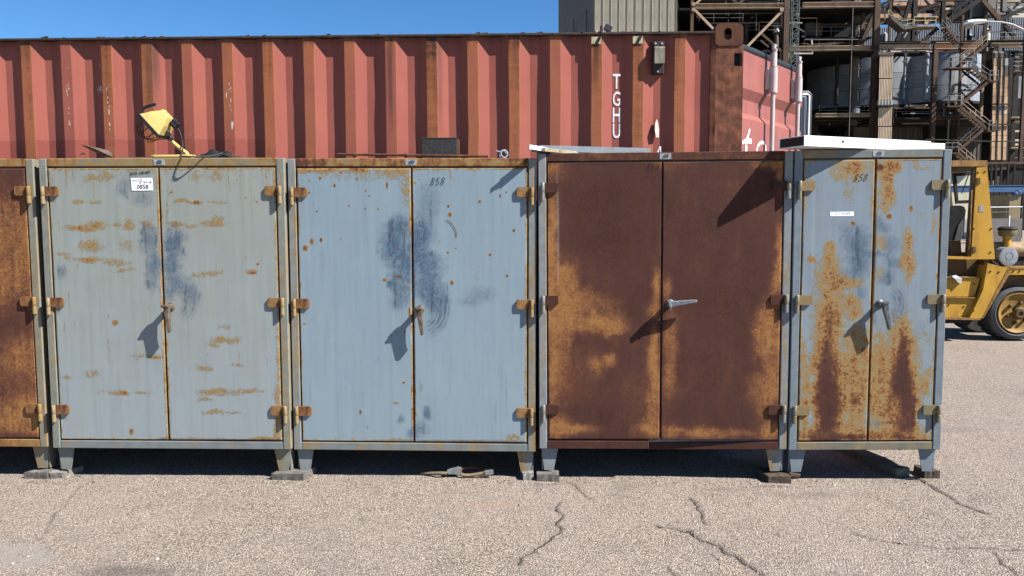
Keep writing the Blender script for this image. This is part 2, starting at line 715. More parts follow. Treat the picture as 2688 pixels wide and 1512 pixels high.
# ------------------------------------------------------------------ the steel cabinets
def m_door(name, base, base2, streak=.35, hv=1.0):
    """door paint: severity of rust (R), blue scuffing (G) and grime (B) are worn into the sheet"""
    k = NT(name, .5, 0, .13)
    r, g, b = k.attr('wear')
    tone = k.attr('tone')[0]
    fine = k.noise(62, 5, .78)
    mid = k.noise(22, 5, .7)
    run = k.noise(30, 4, .65, k.co((1, 1, .055)))
    broad = k.noise(2.6, 4, .6, k.co((1, 1, .6)))
    nb = k.math('ADD', k.math('MULTIPLY', k.math('SUBTRACT', fine, .5), 1.55), k.math('MULTIPLY', k.math('SUBTRACT', mid, .5), 1.0))
    nb = k.math('ADD', nb, k.math('MULTIPLY', k.math('SUBTRACT', run, .5), streak))
    amp = k.mr(r, .06, .42, .10, .75)
    amp = k.math('MULTIPLY', amp, k.mr(r, .62, .9, 1, .42))
    sev = k.math('ADD', r, k.math('MULTIPLY', nb, k.math('MULTIPLY', amp, hv)), clamp=True)
    basec = k.mix(k.math('ADD', tone, k.math('MULTIPLY', k.math('SUBTRACT', broad, .5), .9), clamp=True), base, base2)
    basec = k.mix(k.mr(run, .5, .72, 0, .30), basec, tuple(.62 * x for x in base))
    basec = k.mix(k.mr(run, .30, .46, .25, 0), basec, tuple(min(1, 1.22 * x + .02) for x in base))
    if hv < 1:
        cc = k.ramp(sev, [(0, (.40, .20, .070)), (.53, (.44, .225, .080)), (.62, (.40, .185, .066)), (.70, (.27, .112, .050)), (.79, (.155, .064, .038)), (.88, RBR), (1.0, MAR)])
    else:
        cc = k.ramp(sev, rust_stops((.29, .27, .20), (.315, .255, .155)))
    # paint under the rust: replace the grey end of the ramp by the paint itself
    cc = k.mix(k.mr(sev, .26, .43), basec, cc)
    # blue scuffs with fingery scratches
    sw = k.noise(34, 5, .75, k.co((1, 1, .8), (0, .5, 0)), 2.2)
    sc2 = k.mr(sw, .36, .62, .55, 1.30)
    gm = k.math('MULTIPLY', g, sc2, clamp=True)
    cc = k.mix(k.math('MULTIPLY', gm, .92), cc, (.075, .128, .205))
    for ang, st_, lo_ in ((.6, 22, .58), (-.9, 26, .60), (1.4, 20, .60)):
        strk = k.mr(k.noise(st_, 3, .6, k.co((1, 1, .13), (0, ang, 0)), .8), lo_, lo_ + .07)
        cc = k.mix(k.math('MULTIPLY', k.math('MULTIPLY', strk, k.mr(g, .12, .45)), .55), cc, (.055, .085, .125))
    lightm = k.math('MULTIPLY', k.mr(g, .15, .5), k.mr(k.noise(70, 3, .7, k.co((1, 1, .5), (0, .8, 0)), 1.5), .60, .70))
    cc = k.mix(k.math('MULTIPLY', lightm, .35), cc, (.42, .50, .58))
    # hairline scratches
    for ang, lo_ in ((.25, .735), (-.5, .745)):
        scr = k.mr(k.noise(13, 2, .5, k.co((1, 1, .035), (0, ang, 0)), .3), lo_, lo_ + .02)
        cc = k.mix(k.math('MULTIPLY', scr, .22), cc, (.50, .50, .48))
    # mottled, purplish patches in the heavy rust
    mo = k.noise(7, 5, .68, k.co((1, 1, .7)))
    cc = k.mix(k.math('MULTIPLY', k.mr(sev, .68, .9), k.mr(mo, .40, .66, 0, .5)), cc, (.092, .044, .042))
    cc = k.mix(k.math('MULTIPLY', k.mr(sev, .68, .9), k.mr(k.noise(90, 4, .75, k.co((1, 1, .6))), .52, .70, 0, .5)), cc, (.135, .072, .058))
    cc = k.mix(k.math('MULTIPLY', k.mr(sev, .45, .8), k.mr(k.noise(48, 4, .8, k.co((1, 1, .35), (0, .3, 0)), 1.5), .60, .70, 0, .5)), cc, (.05, .028, .024))
    # grime, pits
    cc = k.mix(k.math('MULTIPLY', b, k.mr(mid, .3, .6, .5, 1.0)), cc, (.05, .038, .03))
    pits = k.mr(k.vor(55, k.co((1, 1, .8))), .0, .10, 1, 0)
    pits = k.math('MULTIPLY', pits, k.mr(k.noise(14, 3), .55, .66))
    cc = k.mix(k.math('MULTIPLY', pits, .55), cc, (.07, .05, .035))
    k.color(cc)
    k.rough(k.mr(sev, .25, .7, .50, .86))
    hb = k.math('ADD', k.mr(sev, .36, .48, 0, .6), k.math('MULTIPLY', fine, k.mr(sev, .3, .6, .25, 1)))
    k.bump(hb, .30, .0016)
    return k.m


GREENGREY = (.265, .285, .275)
BLUEGREY = (.27, .365, .475)
PALE = (.31, .345, .375)

WEAR = {
    'A': dict(base=.15, seed=3, rust=[
        (380, 440, 420, 22, .36, .9), (620, 470, 160, 40, .30, .8), (250, 470, 120, 45, .30, .8), (300, 720, 200, 260, .26, .6),
        (245, 467, 34, 14, .50, .9), (278, 462, 24, 13, .55, .9), (245, 532, 36, 9, .50, .95), (205, 530, 22, 8, .42, .9),
        (215, 599, 62, 11, .62, 1), (250, 590, 40, 14, .58, 1), (335, 592, 24, 24, .58, 1), (385, 588, 26, 11, .55, 1), (300, 588, 20, 10, .5, 1),
        (460, 590, 32, 9, .56, 1), (560, 588, 52, 13, .56, 1), (575, 573, 30, 14, .50, 1), (500, 594, 26, 8, .5, 1),
        (239, 644, 50, 23, .52, 1), (243, 650, 18, 12, .6, 1), (233, 683, 42, 11, .66, 1), (308, 690, 54, 11, .50, 1), (165, 667, 28, 8, .44, 1), (330, 708, 44, 7, .46, 1), (180, 680, 30, 8, .44, 1), (330, 645, 22, 20, .42, 1),
        (480, 530, 28, 8, .52, 1), (570, 531, 38, 8, .48, 1), (515, 532, 20, 7, .5, 1), (565, 460, 36, 20, .48, .9), (505, 462, 22, 13, .44, .9),
        (545, 720, 56, 12, .50, 1), (660, 714, 18, 8, .50, 1), (592, 893, 56, 14, .56, 1), (560, 905, 30, 7, .5, 1), (534, 964, 46, 14, .50, 1), (625, 960, 44, 8, .47, 1),
        (575, 1030, 78, 16, .58, 1), (655, 1027, 48, 9, .54, 1), (540, 1050, 40, 9, .46, 1), (558, 1085, 46, 9, .52, 1), (600, 1082, 60, 6, .45, 1), (592, 857, 32, 10, .42, 1),
        (297, 1030, 64, 9, .46, 1), (325, 1031, 12, 7, .55, 1), (378, 1030, 36, 8, .44, 1), (236, 980, 30, 14, .44, 1), (176, 991, 26, 9, .45, 1), (303, 847, 9, 9, .50, 1), (345, 1133, 7, 10, .56, 1),
        (370, 936, 36, 10, .40, 1), (410, 938, 26, 5, .45, 1), (728, 1110, 14, 70, .62, 1), (715, 1152, 60, 9, .66, 1), (660, 1156, 90, 5, .5, 1), (728, 960, 9, 150, .44, 1), (727, 1040, 14, 30, .50, 1), (300, 1155, 130, 5, .46, .9),
        (440, 540, 6, 120, .44, .8), (450, 504, 4, 4, .66, 1), (676, 693, 4, 4, .68, 1), (645, 520, 3, 3, .6, 1), (675, 530, 3, 3, .6, 1), (232, 1156, 12, 4, .7, 1), (130, 470, 10, 40, .38, .9)],
        blue=[(391, 628, 26, 42, .55), (457, 640, 30, 42, .85), (404, 700, 26, 36, .62), (452, 698, 28, 30, .70), (400, 744, 20, 22, .45), (466, 745, 30, 28, .62), (500, 770, 22, 34, .55), (440, 770, 16, 20, .4),
              (326, 498, 17, 22, .34), (374, 520, 30, 20, .40), (392, 480, 18, 16, .3), (161, 714, 13, 24, .40), (350, 470, 30, 30, .2)],
        ring=(446, 792, 36, 78, -75, 60, .75), grime=[(140, 1158, 40, 5, .6), (430, 1153, 14, 5, .8)]),
    'B': dict(base=.05, seed=5, rust=[
        (900, 444, 140, 12, .86, 1), (800, 448, 60, 10, .66, 1), (1040, 455, 44, 22, .60, 1), (1066, 500, 14, 60, .48, 1), (930, 462, 140, 14, .45, .9), (1075, 560, 5, 120, .50, .8), (1220, 441, 160, 7, .42, 1), (900, 500, 170, 60, .26, .8),
        (878, 488, 5, 6, .68, 1), (936, 470, 4, 5, .66, 1), (840, 468, 4, 6, .60, 1), (812, 475, 3, 4, .6, 1), (811, 506, 4, 4, .68, 1), (832, 554, 4, 5, .68, 1), (843, 630, 6, 9, .66, 1), (802, 652, 12, 12, .56, 1), (818, 634, 9, 14, .46, 1), (893, 628, 4, 5, .44, 1),
        (1016, 486, 4, 16, .62, 1), (1177, 541, 5, 6, .64, 1), (1181, 564, 9, 10, .47, 1), (1259, 530, 7, 9, .50, 1), (1313, 514, 4, 8, .66, 1), (1349, 605, 5, 7, .66, 1), (1286, 669, 6, 6, .64, 1), (1331, 724, 6, 6, .62, 1), (1186, 742, 7, 10, .56, 1), (1043, 652, 8, 8, .54, 1), (1058, 612, 6, 5, .62, 1), (1051, 680, 5, 6, .6, 1), (1046, 726, 16, 8, .54, 1), (1010, 735, 10, 8, .50, 1), (1101, 583, 4, 6, .66, 1), (959, 547, 3, 5, .6, 1), (993, 548, 4, 6, .56, 1), (916, 540, 3, 4, .62, 1), (1329, 504, 5, 5, .52, 1), (1354, 508, 5, 6, .48, 1), (896, 453, 4, 4, .7, 1), (1153, 635, 4, 6, .5, 1), (1197, 652, 4, 4, .5, 1), (1176, 663, 6, 6, .46, 1), (960, 501, 3, 6, .64, 1), (969, 515, 3, 3, .6, 1), (1064, 760, 12, 40, .42, .8), (1256, 718, 14, 28, .33, .9), (1063, 870, 4, 14, .5, 1), (800, 850, 7, 5, .5, 1), (946, 1082, 5, 10, .5, 1), (1090, 480, 5, 5, .5, 1), (1100, 472, 3, 3, .6, 1),
        (1385, 1030, 10, 70, .52, 1), (1350, 1150, 24, 14, .48, 1), (940, 1158, 180, 6, .54, 1), (1230, 1160, 160, 5, .48, 1), (790, 1155, 30, 8, .5, 1), (1040, 1058, 14, 6, .42, 1), (1240, 1003, 60, 8, .30, .8), (795, 1085, 26, 24, .36, .7), (1075, 820, 5, 22, .52, 1), (1060, 1005, 6, 5, .5, 1)],
        blue=[(1046, 600, 26, 36, .75), (1036, 655, 36, 38, .72), (1066, 690, 26, 40, .72), (1052, 730, 36, 30, .5), (1056, 770, 26, 36, .45), (1022, 745, 8, 10, 1.0), (1014, 640, 20, 50, .35),
              (1096, 632, 22, 46, .95), (1112, 610, 28, 40, .7), (1108, 690, 34, 44, .78), (1134, 700, 36, 36, .52), (1120, 750, 40, 36, .70), (1145, 790, 34, 40, .7), (1112, 545, 26, 60, .34), (1140, 520, 20, 46, .22),
              (1262, 772, 36, 24, .30), (1232, 792, 30, 12, .28), (1122, 1086, 12, 18, .75), (1050, 1098, 9, 12, .6), (1079, 1138, 15, 16, .62), (1106, 1128, 26, 20, .32), (1094, 1130, 14, 24, .34), (1104, 1020, 6, 10, .35), (850, 690, 6, 40, .16), (1046, 800, 20, 20, .35)],
        ring=(1095, 812, 44, 92, -80, 75, .95), grime=[(1300, 1080, 3, 30, .25), (1330, 1040, 3, 60, .25), (1316, 985, 2, 40, .25), (780, 1157, 30, 4, .6), (1190, 1157, 200, 3, .5), (964, 1120, 2, 7, .6), (1105, 1123, 9, 2, .7)]),
    'C': dict(base=.90, seed=8, rust=[
        (1452, 560, 15, 100, .60, 1), (1446, 655, 15, 90, .56, 1), (1470, 726, 40, 62, .56, 1), (1453, 785, 44, 60, .52, 1), (1500, 795, 60, 40, .57, 1), (1540, 790, 40, 30, .66, .9), (1471, 844, 52, 50, .53, 1), (1568, 846, 62, 30, .58, 1), (1610, 862, 34, 24, .58, 1), (1600, 800, 30, 20, .7, .7),
        (1461, 962, 36, 96, .55, 1), (1490, 940, 20, 60, .66, .8), (1563, 959, 30, 30, .62, 1), (1603, 942, 16, 18, .60, 1), (1520, 985, 40, 60, .78, .8), (1461, 1121, 42, 28, .55, 1), (1715, 1000, 20, 130, .62, 1), (1512, 1126, 56, 14, .58, 1), (1700, 1128, 34, 20, .60, 1), (1717, 925, 14, 66, .60, 1), (1450, 1060, 14, 40, .66, 1), (1660, 1010, 40, 60, .76, .7),
        (2014, 860, 32, 50, .56, 1), (2024, 911, 40, 60, .54, 1), (2031, 965, 20, 44, .70, 1), (2020, 1025, 36, 62, .56, 1), (1990, 1030, 34, 50, .68, .9), (2024, 1128, 30, 28, .57, 1), (1838, 1135, 80, 15, .60, 1), (1760, 1135, 20, 14, .66, 1), (1930, 1138, 60, 10, .68, 1), (1757, 976, 14, 62, .64, 1), (1766, 900, 14, 80, .68, 1), (1752, 880, 14, 50, .68, 1),
        (2046, 655, 10, 84, .57, 1), (2040, 726, 18, 54, .56, 1), (2030, 800, 26, 30, .64, 1), (1726, 754, 14, 46, .60, 1), (1754, 757, 12, 34, .62, 1), (1720, 810, 16, 30, .64, 1), (1458, 440, 26, 14, .60, 1), (1474, 460, 30, 24, .74, .9), (2028, 432, 44, 16, .60, 1), (2046, 470, 12, 40, .60, 1), (1738, 425, 18, 16, .64, 1), (1775, 430, 40, 14, .76, 1),
        (1580, 520, 90, 60, .97, .8), (1590, 620, 70, 60, .98, .8), (1780, 1030, 40, 20, .74, .6)],
        blue=[], ring=None, grime=[(1755, 1158, 320, 7, .25), (1590, 1158, 160, 9, .3)]),
    'D': dict(base=.07, seed=12, rust=[
        (2180, 960, 62, 230, .47, .9), (2370, 1000, 56, 190, .48, .9), (2265, 1010, 80, 160, .46, .9), (2185, 720, 44, 90, .44, .8), (2240, 450, 60, 40, .42, .9), (2325, 480, 50, 90, .42, .9), (2385, 670, 26, 90, .42, .9), (2290, 1130, 200, 26, .50, .9), (2178, 980, 56, 210, .66, .85), (2369, 1000, 50, 170, .68, .85), (2240, 1000, 60, 120, .58, .8),
        (2225, 440, 44, 18, .60, 1), (2248, 432, 20, 24, .70, 1), (2243, 458, 8, 26, .62, 1), (2200, 455, 26, 20, .48, 1), (2331, 436, 40, 20, .62, 1), (2310, 440, 14, 12, .74, 1), (2345, 440, 22, 16, .68, 1), (2326, 472, 18, 26, .70, 1), (2330, 512, 18, 26, .66, 1), (2322, 540, 20, 20, .54, 1), (2335, 568, 9, 9, .60, 1), (2240, 587, 8, 8, .56, 1), (2392, 548, 8, 10, .50, 1), (2420, 440, 40, 14, .44, 1), (2440, 500, 14, 20, .42, 1), (2300, 560, 20, 110, .40, .8), (2225, 510, 30, 46, .40, .9),
        (2176, 651, 20, 28, .66, 1), (2180, 690, 20, 36, .55, 1), (2168, 737, 24, 44, .62, 1), (2200, 745, 44, 22, .62, 1), (2246, 741, 32, 22, .56, 1), (2130, 680, 14, 14, .46, 1), (2150, 770, 20, 60, .42, .9), (2380, 636, 14, 42, .62, 1), (2386, 702, 15, 46, .62, 1), (2366, 690, 14, 26, .50, 1), (2315, 636, 28, 28, .52, .9), (2305, 720, 26, 30, .44, .9), (2240, 790, 24, 22, .54, 1), (2100, 560, 6, 130, .42, 1), (2450, 590, 6, 50, .44, 1),
        (2175, 820, 26, 62, .66, 1), (2172, 878, 24, 62, .68, 1), (2175, 942, 26, 74, .78, 1), (2179, 1012, 32, 76, .95, 1), (2176, 1090, 30, 80, .97, 1), (2229, 976, 42, 76, .62, 1), (2246, 1020, 40, 60, .58, 1), (2240, 1050, 14, 16, .8, 1), (2229, 1100, 40, 32, .55, 1), (2240, 1130, 44, 16, .58, 1), (2256, 904, 28, 54, .56, 1), (2250, 822, 26, 32, .55, 1), (2215, 900, 30, 40, .48, 1), (2190, 1148, 100, 10, .92, 1), (2150, 1140, 40, 10, .8, 1),
        (2108, 935, 9, 64, .52, 1), (2114, 1003, 16, 44, .50, 1), (2111, 1085, 14, 64, .62, 1), (2096, 1140, 20, 14, .7, 1),
        (2368, 890, 24, 54, .68, 1), (2371, 960, 26, 76, .92, 1), (2365, 1016, 32, 66, .97, 1), (2371, 1064, 28, 54, .93, 1), (2375, 1114, 24, 44, .88, 1), (2378, 1148, 70, 8, .85, 1), (2310, 948, 36, 66, .58, 1), (2306, 1016, 34, 66, .62, 1), (2310, 1070, 34, 40, .60, 1), (2340, 1080, 26, 46, .68, 1), (2296, 1140, 30, 14, .74, 1), (2419, 1003, 26, 24, .52, 1), (2434, 1020, 14, 26, .60, 1), (2440, 980, 14, 20, .5, 1), (2375, 852, 18, 24, .58, 1), (2340, 900, 20, 40, .5, 1), (2404, 940, 16, 50, .46, 1), (2430, 890, 20, 30, .38, 1), (2420, 1142, 40, 8, .6, 1)],
        blue=[(2250, 638, 40, 40, .55), (2256, 690, 36, 42, .62), (2225, 600, 30, 20, .22), (2225, 720, 30, 16, .3), (2308, 588, 16, 22, .5), (2325, 600, 16, 16, .4), (2340, 640, 20, 26, .45), (2300, 668, 30, 10, .5), (2345, 690, 20, 20, .5), (2330, 730, 20, 20, .5), (2262, 770, 14, 20, .45), (2298, 842, 10, 18, .35), (2306, 1112, 14, 9, .4), (2282, 1112, 8, 6, .4), (2420, 860, 10, 20, .2)],
        ring=(2318, 800, 30, 66, -70, 80, .8), grime=[(2320, 534, 4, 5, .6), (2276, 1156, 140, 3, .4)]),
    'E': dict(base=.76, seed=21, rust=[
        (40, 470, 60, 60, .88, .9), (60, 560, 40, 60, .70, .9), (20, 620, 50, 50, .68, .9), (78, 640, 16, 90, .60, 1), (90, 760, 14, 110, .62, 1), (30, 720, 60, 60, .66, .9), (30, 860, 60, 36, .90, .9), (60, 940, 50, 60, .66, .9), (100, 930, 12, 100, .57, 1), (70, 1080, 50, 34, .57, 1), (20, 1105, 30, 24, .62, 1), (30, 1010, 60, 30, .78, .9), (96, 1110, 20, 50, .58, 1), (50, 1152, 90, 12, .9, 1), (60, 445, 80, 12, .9, 1)],
        blue=[], ring=None, grime=[]),
}


SHIFT = {'A': -.03, 'C': .02, 'D': -.01}


def cab_frame(x0, y0, yaw, tilt, z0):
    c, s = math.cos(yaw), math.sin(yaw)
    ex = Vector((c * math.cos(tilt), s, math.sin(tilt))).normalized()
    ez = Vector((-math.sin(tilt), 0, math.cos(tilt)))
    ey = ez.cross(ex).normalized()
    ez = ex.cross(ey).normalized()
    return Matrix(((ex.x, ey.x, ez.x, x0), (ex.y, ey.y, ez.y, y0), (ex.z, ey.z, ez.z, z0), (0, 0, 0, 1)))


def door_mesh(key, M, x0, x1, z0, z1, mat, res=.0062, seed=0, di_=0):
    """a folded sheet-steel door: front sheet as a fine grid with rolled edges and returns"""
    def ax(a, b):
        n = int((b - a) / res)
        mid = np.linspace(a + .006, b - .006, n)
        return np.concatenate([[a, a, a + .0015, a + .0035], mid, [b - .0035, b - .0015, b, b]]), np.concatenate([[.032, .006, .002, .0005], np.zeros(n), [.0005, .002, .006, .032]])
    xs, yx = ax(x0, x1)
    zs, yz = ax(z0, z1)
    X, Z = np.meshgrid(xs, zs, indexing='ij')
    Y = np.maximum(yx[:, None], yz[None, :]).copy()
    inner = (Y < .0004)
    Y = Y + np.where(inner, .0036 * fbm(X, Z, 1.5, 3, seed + 40), 0) - .001
    a = np.array(M)
    WX = a[0, 0] * X + a[0, 1] * Y + a[0, 2] * Z + a[0, 3]
    WY = a[1, 0] * X + a[1, 1] * Y + a[1, 2] * Z + a[1, 3]
    WZ = a[2, 0] * X + a[2, 1] * Y + a[2, 2] * Z + a[2, 3]
    px, py = pxproj(WX, WY, WZ)
    w = WEAR[key]
    sd = w['seed']
    n1 = fbm(px, py, .035, 4, sd)
    n2 = fbm(px, py, .09, 3, sd + 1)
    n3 = fbm(px, py * .25, .05, 3, sd + 2)
    wx = px + 7 * fbm(px, py, .03, 3, sd + 3)
    wy = py + 7 * fbm(px, py, .03, 3, sd + 4)
    heavy = w['base'] > .5
    n0 = fbm(px, py, .011, 3, sd + 9)
    sev = np.full(px.shape, w['base']) + (.035 * n1 + .03 * n3 if not heavy else .05 * n1 + .05 * n3 + .05 * n0)
    for (cx, cy, rx, ry, val, st) in w['rust']:
        small = rx * ry < 200
        if small and key == 'B':
            rx, ry = rx * .78, ry * .78
        if key == 'D' and val > .85:
            rx = rx * 1.25
        ux, uy = (px, py) if small else (wx, wy)
        if not small and key == 'A' and val > .42:
            rx, ry = rx * .80, ry * .78
        d = np.hypot((ux - cx) / rx, (uy - cy) / ry) + (.12 if small else .42) * (n1 * .6 + n2 * .5)
        mk = np.clip(((1.3 if small else (1.8 if heavy else 1.55)) - d) / ((1.75 if heavy else 1.45) if not small else .8), 0, 1)
        mk = mk * mk * (3 - 2 * mk) * st
        vv = max(val, .60 if heavy else 0) + SHIFT.get(key, 0) + (.16 * mk ** 3 if small and not heavy else 0)
        sev = sev * (1 - mk) + vv * mk
    if not heavy:
        # thin runs of rust water from the top fold and from the worst patches
        rg_ = random.Random(sd * 7 + di_)
        for i in range(26):
            xr_ = rg_.uniform(x0 + .01, x1 - .01)
            zt_ = z1 - .002 if i < 12 else rg_.uniform(z0 + .3, z1 - .05)
            ln = rg_.uniform(.05, .34)
            wd = rg_.uniform(.0035, .0075)
            mk = np.clip(1.4 - np.abs(X - xr_ - .004 * n3) / wd, 0, 1) * np.clip((zt_ - Z) / .01, 0, 1) * np.clip(1 - (zt_ - Z) / ln, 0, 1)
            sev = np.maximum(sev, mk * (rg_.uniform(.36, .52) if key != 'B' else rg_.uniform(.30, .44)))
    # edges of the sheet rust first
    ed = np.minimum(np.minimum(X - x0, x1 - X), np.minimum(Z - z0, z1 - Z))
    em = np.clip(1 - ed / (.014 + .012 * n1 + .006 * n2), 0, 1)
    sev = np.maximum(sev, np.clip(em * 1.6, 0, 1) * (.52 + .16 * n2))
    if not heavy:
        # rust bled down from the hinges and along the bottom fold
        for hz_ in (1.607, .925, .25):
            for xe in (x0, x1):
                if xe in (x0, x1) and ((xe == x0) == (di_ == 0)):
                    fall = np.clip((hz_ - .02 - Z) / .02, 0, 1) * np.clip(1 - (hz_ - Z) / (.20 + .08 * n3), 0, 1)
                    mk = fall * np.clip(1.2 - np.abs(X - xe - (.03 if xe == x0 else -.03)) / (.035 + .012 * n1), 0, 1)
                    sev = np.maximum(sev, mk * (.43 + .06 * n2))
        bt = np.clip(1 - (Z - z0) / (.030 + .022 * n3), 0, 1)
        sev = np.maximum(sev, bt * (.56 + .1 * n2) * np.clip(.75 + .6 * n1, 0, 1))
    blue = np.zeros_like(px)
    for (cx, cy, rx, ry, am) in w['blue']:
        d = np.hypot((wx - cx) / rx, (wy - cy) / ry) + .35 * n2
        mk = np.clip(1.35 - d, 0, 1)
        blue = 1 - (1 - blue) * (1 - np.clip(mk * am * 1.2, 0, 1))
    if w['ring']:
        cx, cy, r0, r1, a0, a1, am = w['ring']
        rr = np.hypot(px - cx, py - cy)
        an = np.degrees(np.arctan2(py - cy, px - cx))
        rings = .5 + .5 * np.sin(rr * .62 + 2.2 * n1 + .02 * an)
        win = np.clip((rr - r0 + 8) / 14, 0, 1) * np.clip((r1 - rr) / 16, 0, 1) * np.clip((an - a0) / 30, 0, 1) * np.clip((a1 - an) / 30, 0, 1)
        blue = np.maximum(blue, win * am * (.35 + .65 * rings) * (.75 + .4 * n2))
    gri = np.zeros_like(px)
    for (cx, cy, rx, ry, am) in w['grime']:
        d = np.hypot((px - cx) / rx, (py - cy) / ry) + .3 * n2
        gri = np.maximum(gri, np.clip(1.3 - d, 0, 1) * am)
    me = grid_mesh('door', mat, np.stack([X, Y, Z], -1))
    set_attr(me, 'wear', np.clip(np.stack([sev, blue, gri], -1), 0, 1).reshape(-1, 3))
    tn = np.clip((1.5 - Z) / 1.5 + .35 * n1 + .25 * n3, 0, 1)
    set_attr(me, 'tone', np.stack([tn, n1, n2], -1).reshape(-1, 3))
    return me


def hinge_meshes(side, mats):
    s = side
    lf = MB()
    c = .010
    q = [(.0, -.029), (.070, -.029), (.078, -.024), (.080, -.016), (.080, .018), (.077, .026), (.070, .029), (.0, .029)]
    lf.prism([(s * x, z) for x, z in q], -.0145, -.001, 'y')
    lf.box((min(0, -s * .014), -.018, -.027), (max(0, -s * .014), -.004, .027))
    b1 = MB().lathe([(.0105, -.0275), (.012, -.0255), (.012, .027), (.0105, .029)], (-s * .0115, -.019, 0), (0, 0, 1), 14)
    b2 = MB().lathe([(.0095, -.078), (.012, -.076), (.012, -.0305), (.0105, -.029)], (-s * .0115, -.019, 0), (0, 0, 1), 14)
    b2.box((-s * .0115 - .006, -.018, -.075), (-s * .0115 + .006, .0, -.034))
    return lf.mesh('hinge', mats[0]), b1.mesh('barrel', mats[1], True), b2.mesh('pin_knuckle', mats[1], True)


def handle_meshes(mats):
    arm = MB().box((-.014, -.070, -.020), (.016, .0, .009), None, .004)
    arm.lathe([(.026, 0), (.026, .006), (.020, .010)], (0, .0, -.008), (0, -1, 0), 20)
    lv = MB()
    secs = [(.012, -.092, -.050, .016, .021), (.002, -.092, -.048, .017, .022), (-.006, -.078, -.048, .017, .021), (-.05, -.077, -.049, .0135, .018), (-.10, -.076, -.050, .0105, .0155), (-.142, -.075, -.047, .0085, .0125), (-.150, -.074, -.044, .0080, .0115), (-.160, -.070, -.056, .0065, .009)]
    V = []
    for (z, ya, yb, hw, xr) in secs:
        xl = -hw + .002
        c = .0035
        V += [(xl + c, ya, z), (xr - c, ya, z), (xr, ya + c, z), (xr, yb - c, z), (xr - c, yb, z), (xl + c, yb, z), (xl, yb - c, z), (xl, ya + c, z)]
    n = 8
    Fs = [tuple(range(n))]
    for i in range(len(secs) - 1):
        for k in range(n):
            k2 = (k + 1) % n
            Fs.append((i * n + k, (i + 1) * n + k, (i + 1) * n + k2, i * n + k2))
    Fs.append(tuple((len(secs) - 1) * n + k for k in range(n))[::-1])
    lv.add(V, Fs)
    lv.prism([(-.034, .004), (-.014, -.008), (.012, -.008), (.012, .0122), (-.020, .0122)], -.076, -.054, 'y')
    return arm.mesh('handle', mats[0]), lv.mesh('lever', mats[1])


DIG = {'8': [[(.78, .86), (.5, 1.0), (.2, .86), (.3, .62), (.62, .46), (.8, .22), (.55, 0), (.2, .08), (.16, .28), (.5, .5), (.76, .74), (.78, .86)]],
       '5': [[(.85, 1), (.3, .96), (.22, .58), (.6, .6), (.82, .36), (.66, .08), (.34, 0), (.1, .1)]],
       'W': [[(0, 1), (.1, 0), (.45, .6), (.7, 0), (1, 1)]], 'I': [[(.5, 1), (.5, 0)]], 'T': [[(0, 1), (1, 1)], [(.5, 1), (.45, -.1)]], 'H': [[(.1, 1), (.1, 0)], [(.9, 1), (.9, 0)], [(.1, .5), (.9, .5)]],
       'C': [[(.95, .95), (.4, 1), (.05, .5), (.3, 0), (.95, .1)]], 'A': [[(0, 0), (.5, 1), (1, 0)], [(.2, .35), (.8, .35)]], 'B': [[(.1, 0), (.1, 1), (.7, .9), (.2, .52), (.9, .25), (.1, 0)]], 'N': [[(.05, 0), (.1, 1), (.85, 0), (.9, 1)]], 'E': [[(.95, 1), (.1, 1), (.1, 0), (.95, 0)], [(.1, .5), (.8, .5)]], ' ': [],
       'x': [[(.05, 1), (.95, 0)], [(1, 1), (0, 0)]], '4': [[(.3, 1), (.0, .4), (.9, .45)], [(.75, .95), (.6, -.2)]], '>': [[(0, .8), (0, .2)], [(0, .5), (1, .5)], [(.65, 1), (1, .5), (.6, 0)]]}


def scrawl(s, x, z, cw, h, w, y, gap=.25, slope=0.0, slant=.12):
    mb = MB()
    for i, ch in enumerate(s):
        for st in DIG[ch]:
            pts = []
            for j in range(len(st) - 1):
                a, b = st[j], st[j + 1]
                pts.append(a)
            pts.append(st[-1])
            q = [(x + i * cw * (1 + gap) + p[0] * cw + slant * p[1] * h, z + slope * i * cw + p[1] * h) for p in pts]
            ribbon(mb, q, w, y)
    return mb


M_INK = m_plain('marker ink', (.012, .011, .012), .6, var=.1)
M_WHITE = m_plain('white label vinyl', (.80, .81, .83), .35, var=.06, scale=30)
M_PLATE = m_plain('worn aluminium plate', (.50, .53, .56), .4, .2, var=.25, scale=60, dirt=.5)
M_PRINT = m_plain('dark print', (.045, .055, .075), .55, var=.1)
M_GREYPRINT = m_plain('grey print', (.22, .24, .27), .55, var=.1)
M_REDPRINT = m_plain('red print', (.50, .10, .09), .5, var=.1)
M_DARKIN = m_plain('unlit cabinet inside', (.05, .05, .05), .8)

M_HINGE = {
    'A': m_rusty('rusted tan hinge', (.27, .22, .15), .50, .84, 26, 1, .7, bump=.5, blotch=.55),
    'B': m_rusty('ochre hinge', (.28, .25, .19), .48, .82, 26, 1, .7, bump=.5, blotch=.55),
    'C': m_rusty('brown hinge', (.12, .07, .05), .82, .98, 18, 1, .75, bump=.3),
    'D': m_rusty('brass yellow hinge', (.30, .26, .175), .25, .56, 22, 1, .5, .3, bump=.3, blotch=.5),
    'E': m_rusty('brown tan hinge', (.2, .13, .08), .56, .84, 18, 1, .75, bump=.3),
}
M_BARREL = {
    'A': m_rusty('tan barrel', (.40, .33, .22), .30, .52, 20, 1, .6),
    'B': m_rusty('orange barrel', (.40, .30, .2), .36, .62, 20, 1, .6),
    'C': m_rusty('bare steel barrel', (.40, .40, .40), .05, .5, 16, 1, .45, .4),
    'D': m_rusty('plated barrel', (.44, .40, .29), .15, .42, 16, 1, .4, .5),
    'E': m_rusty('pale barrel', (.36, .27, .18), .40, .62, 20, 1, .6),
}
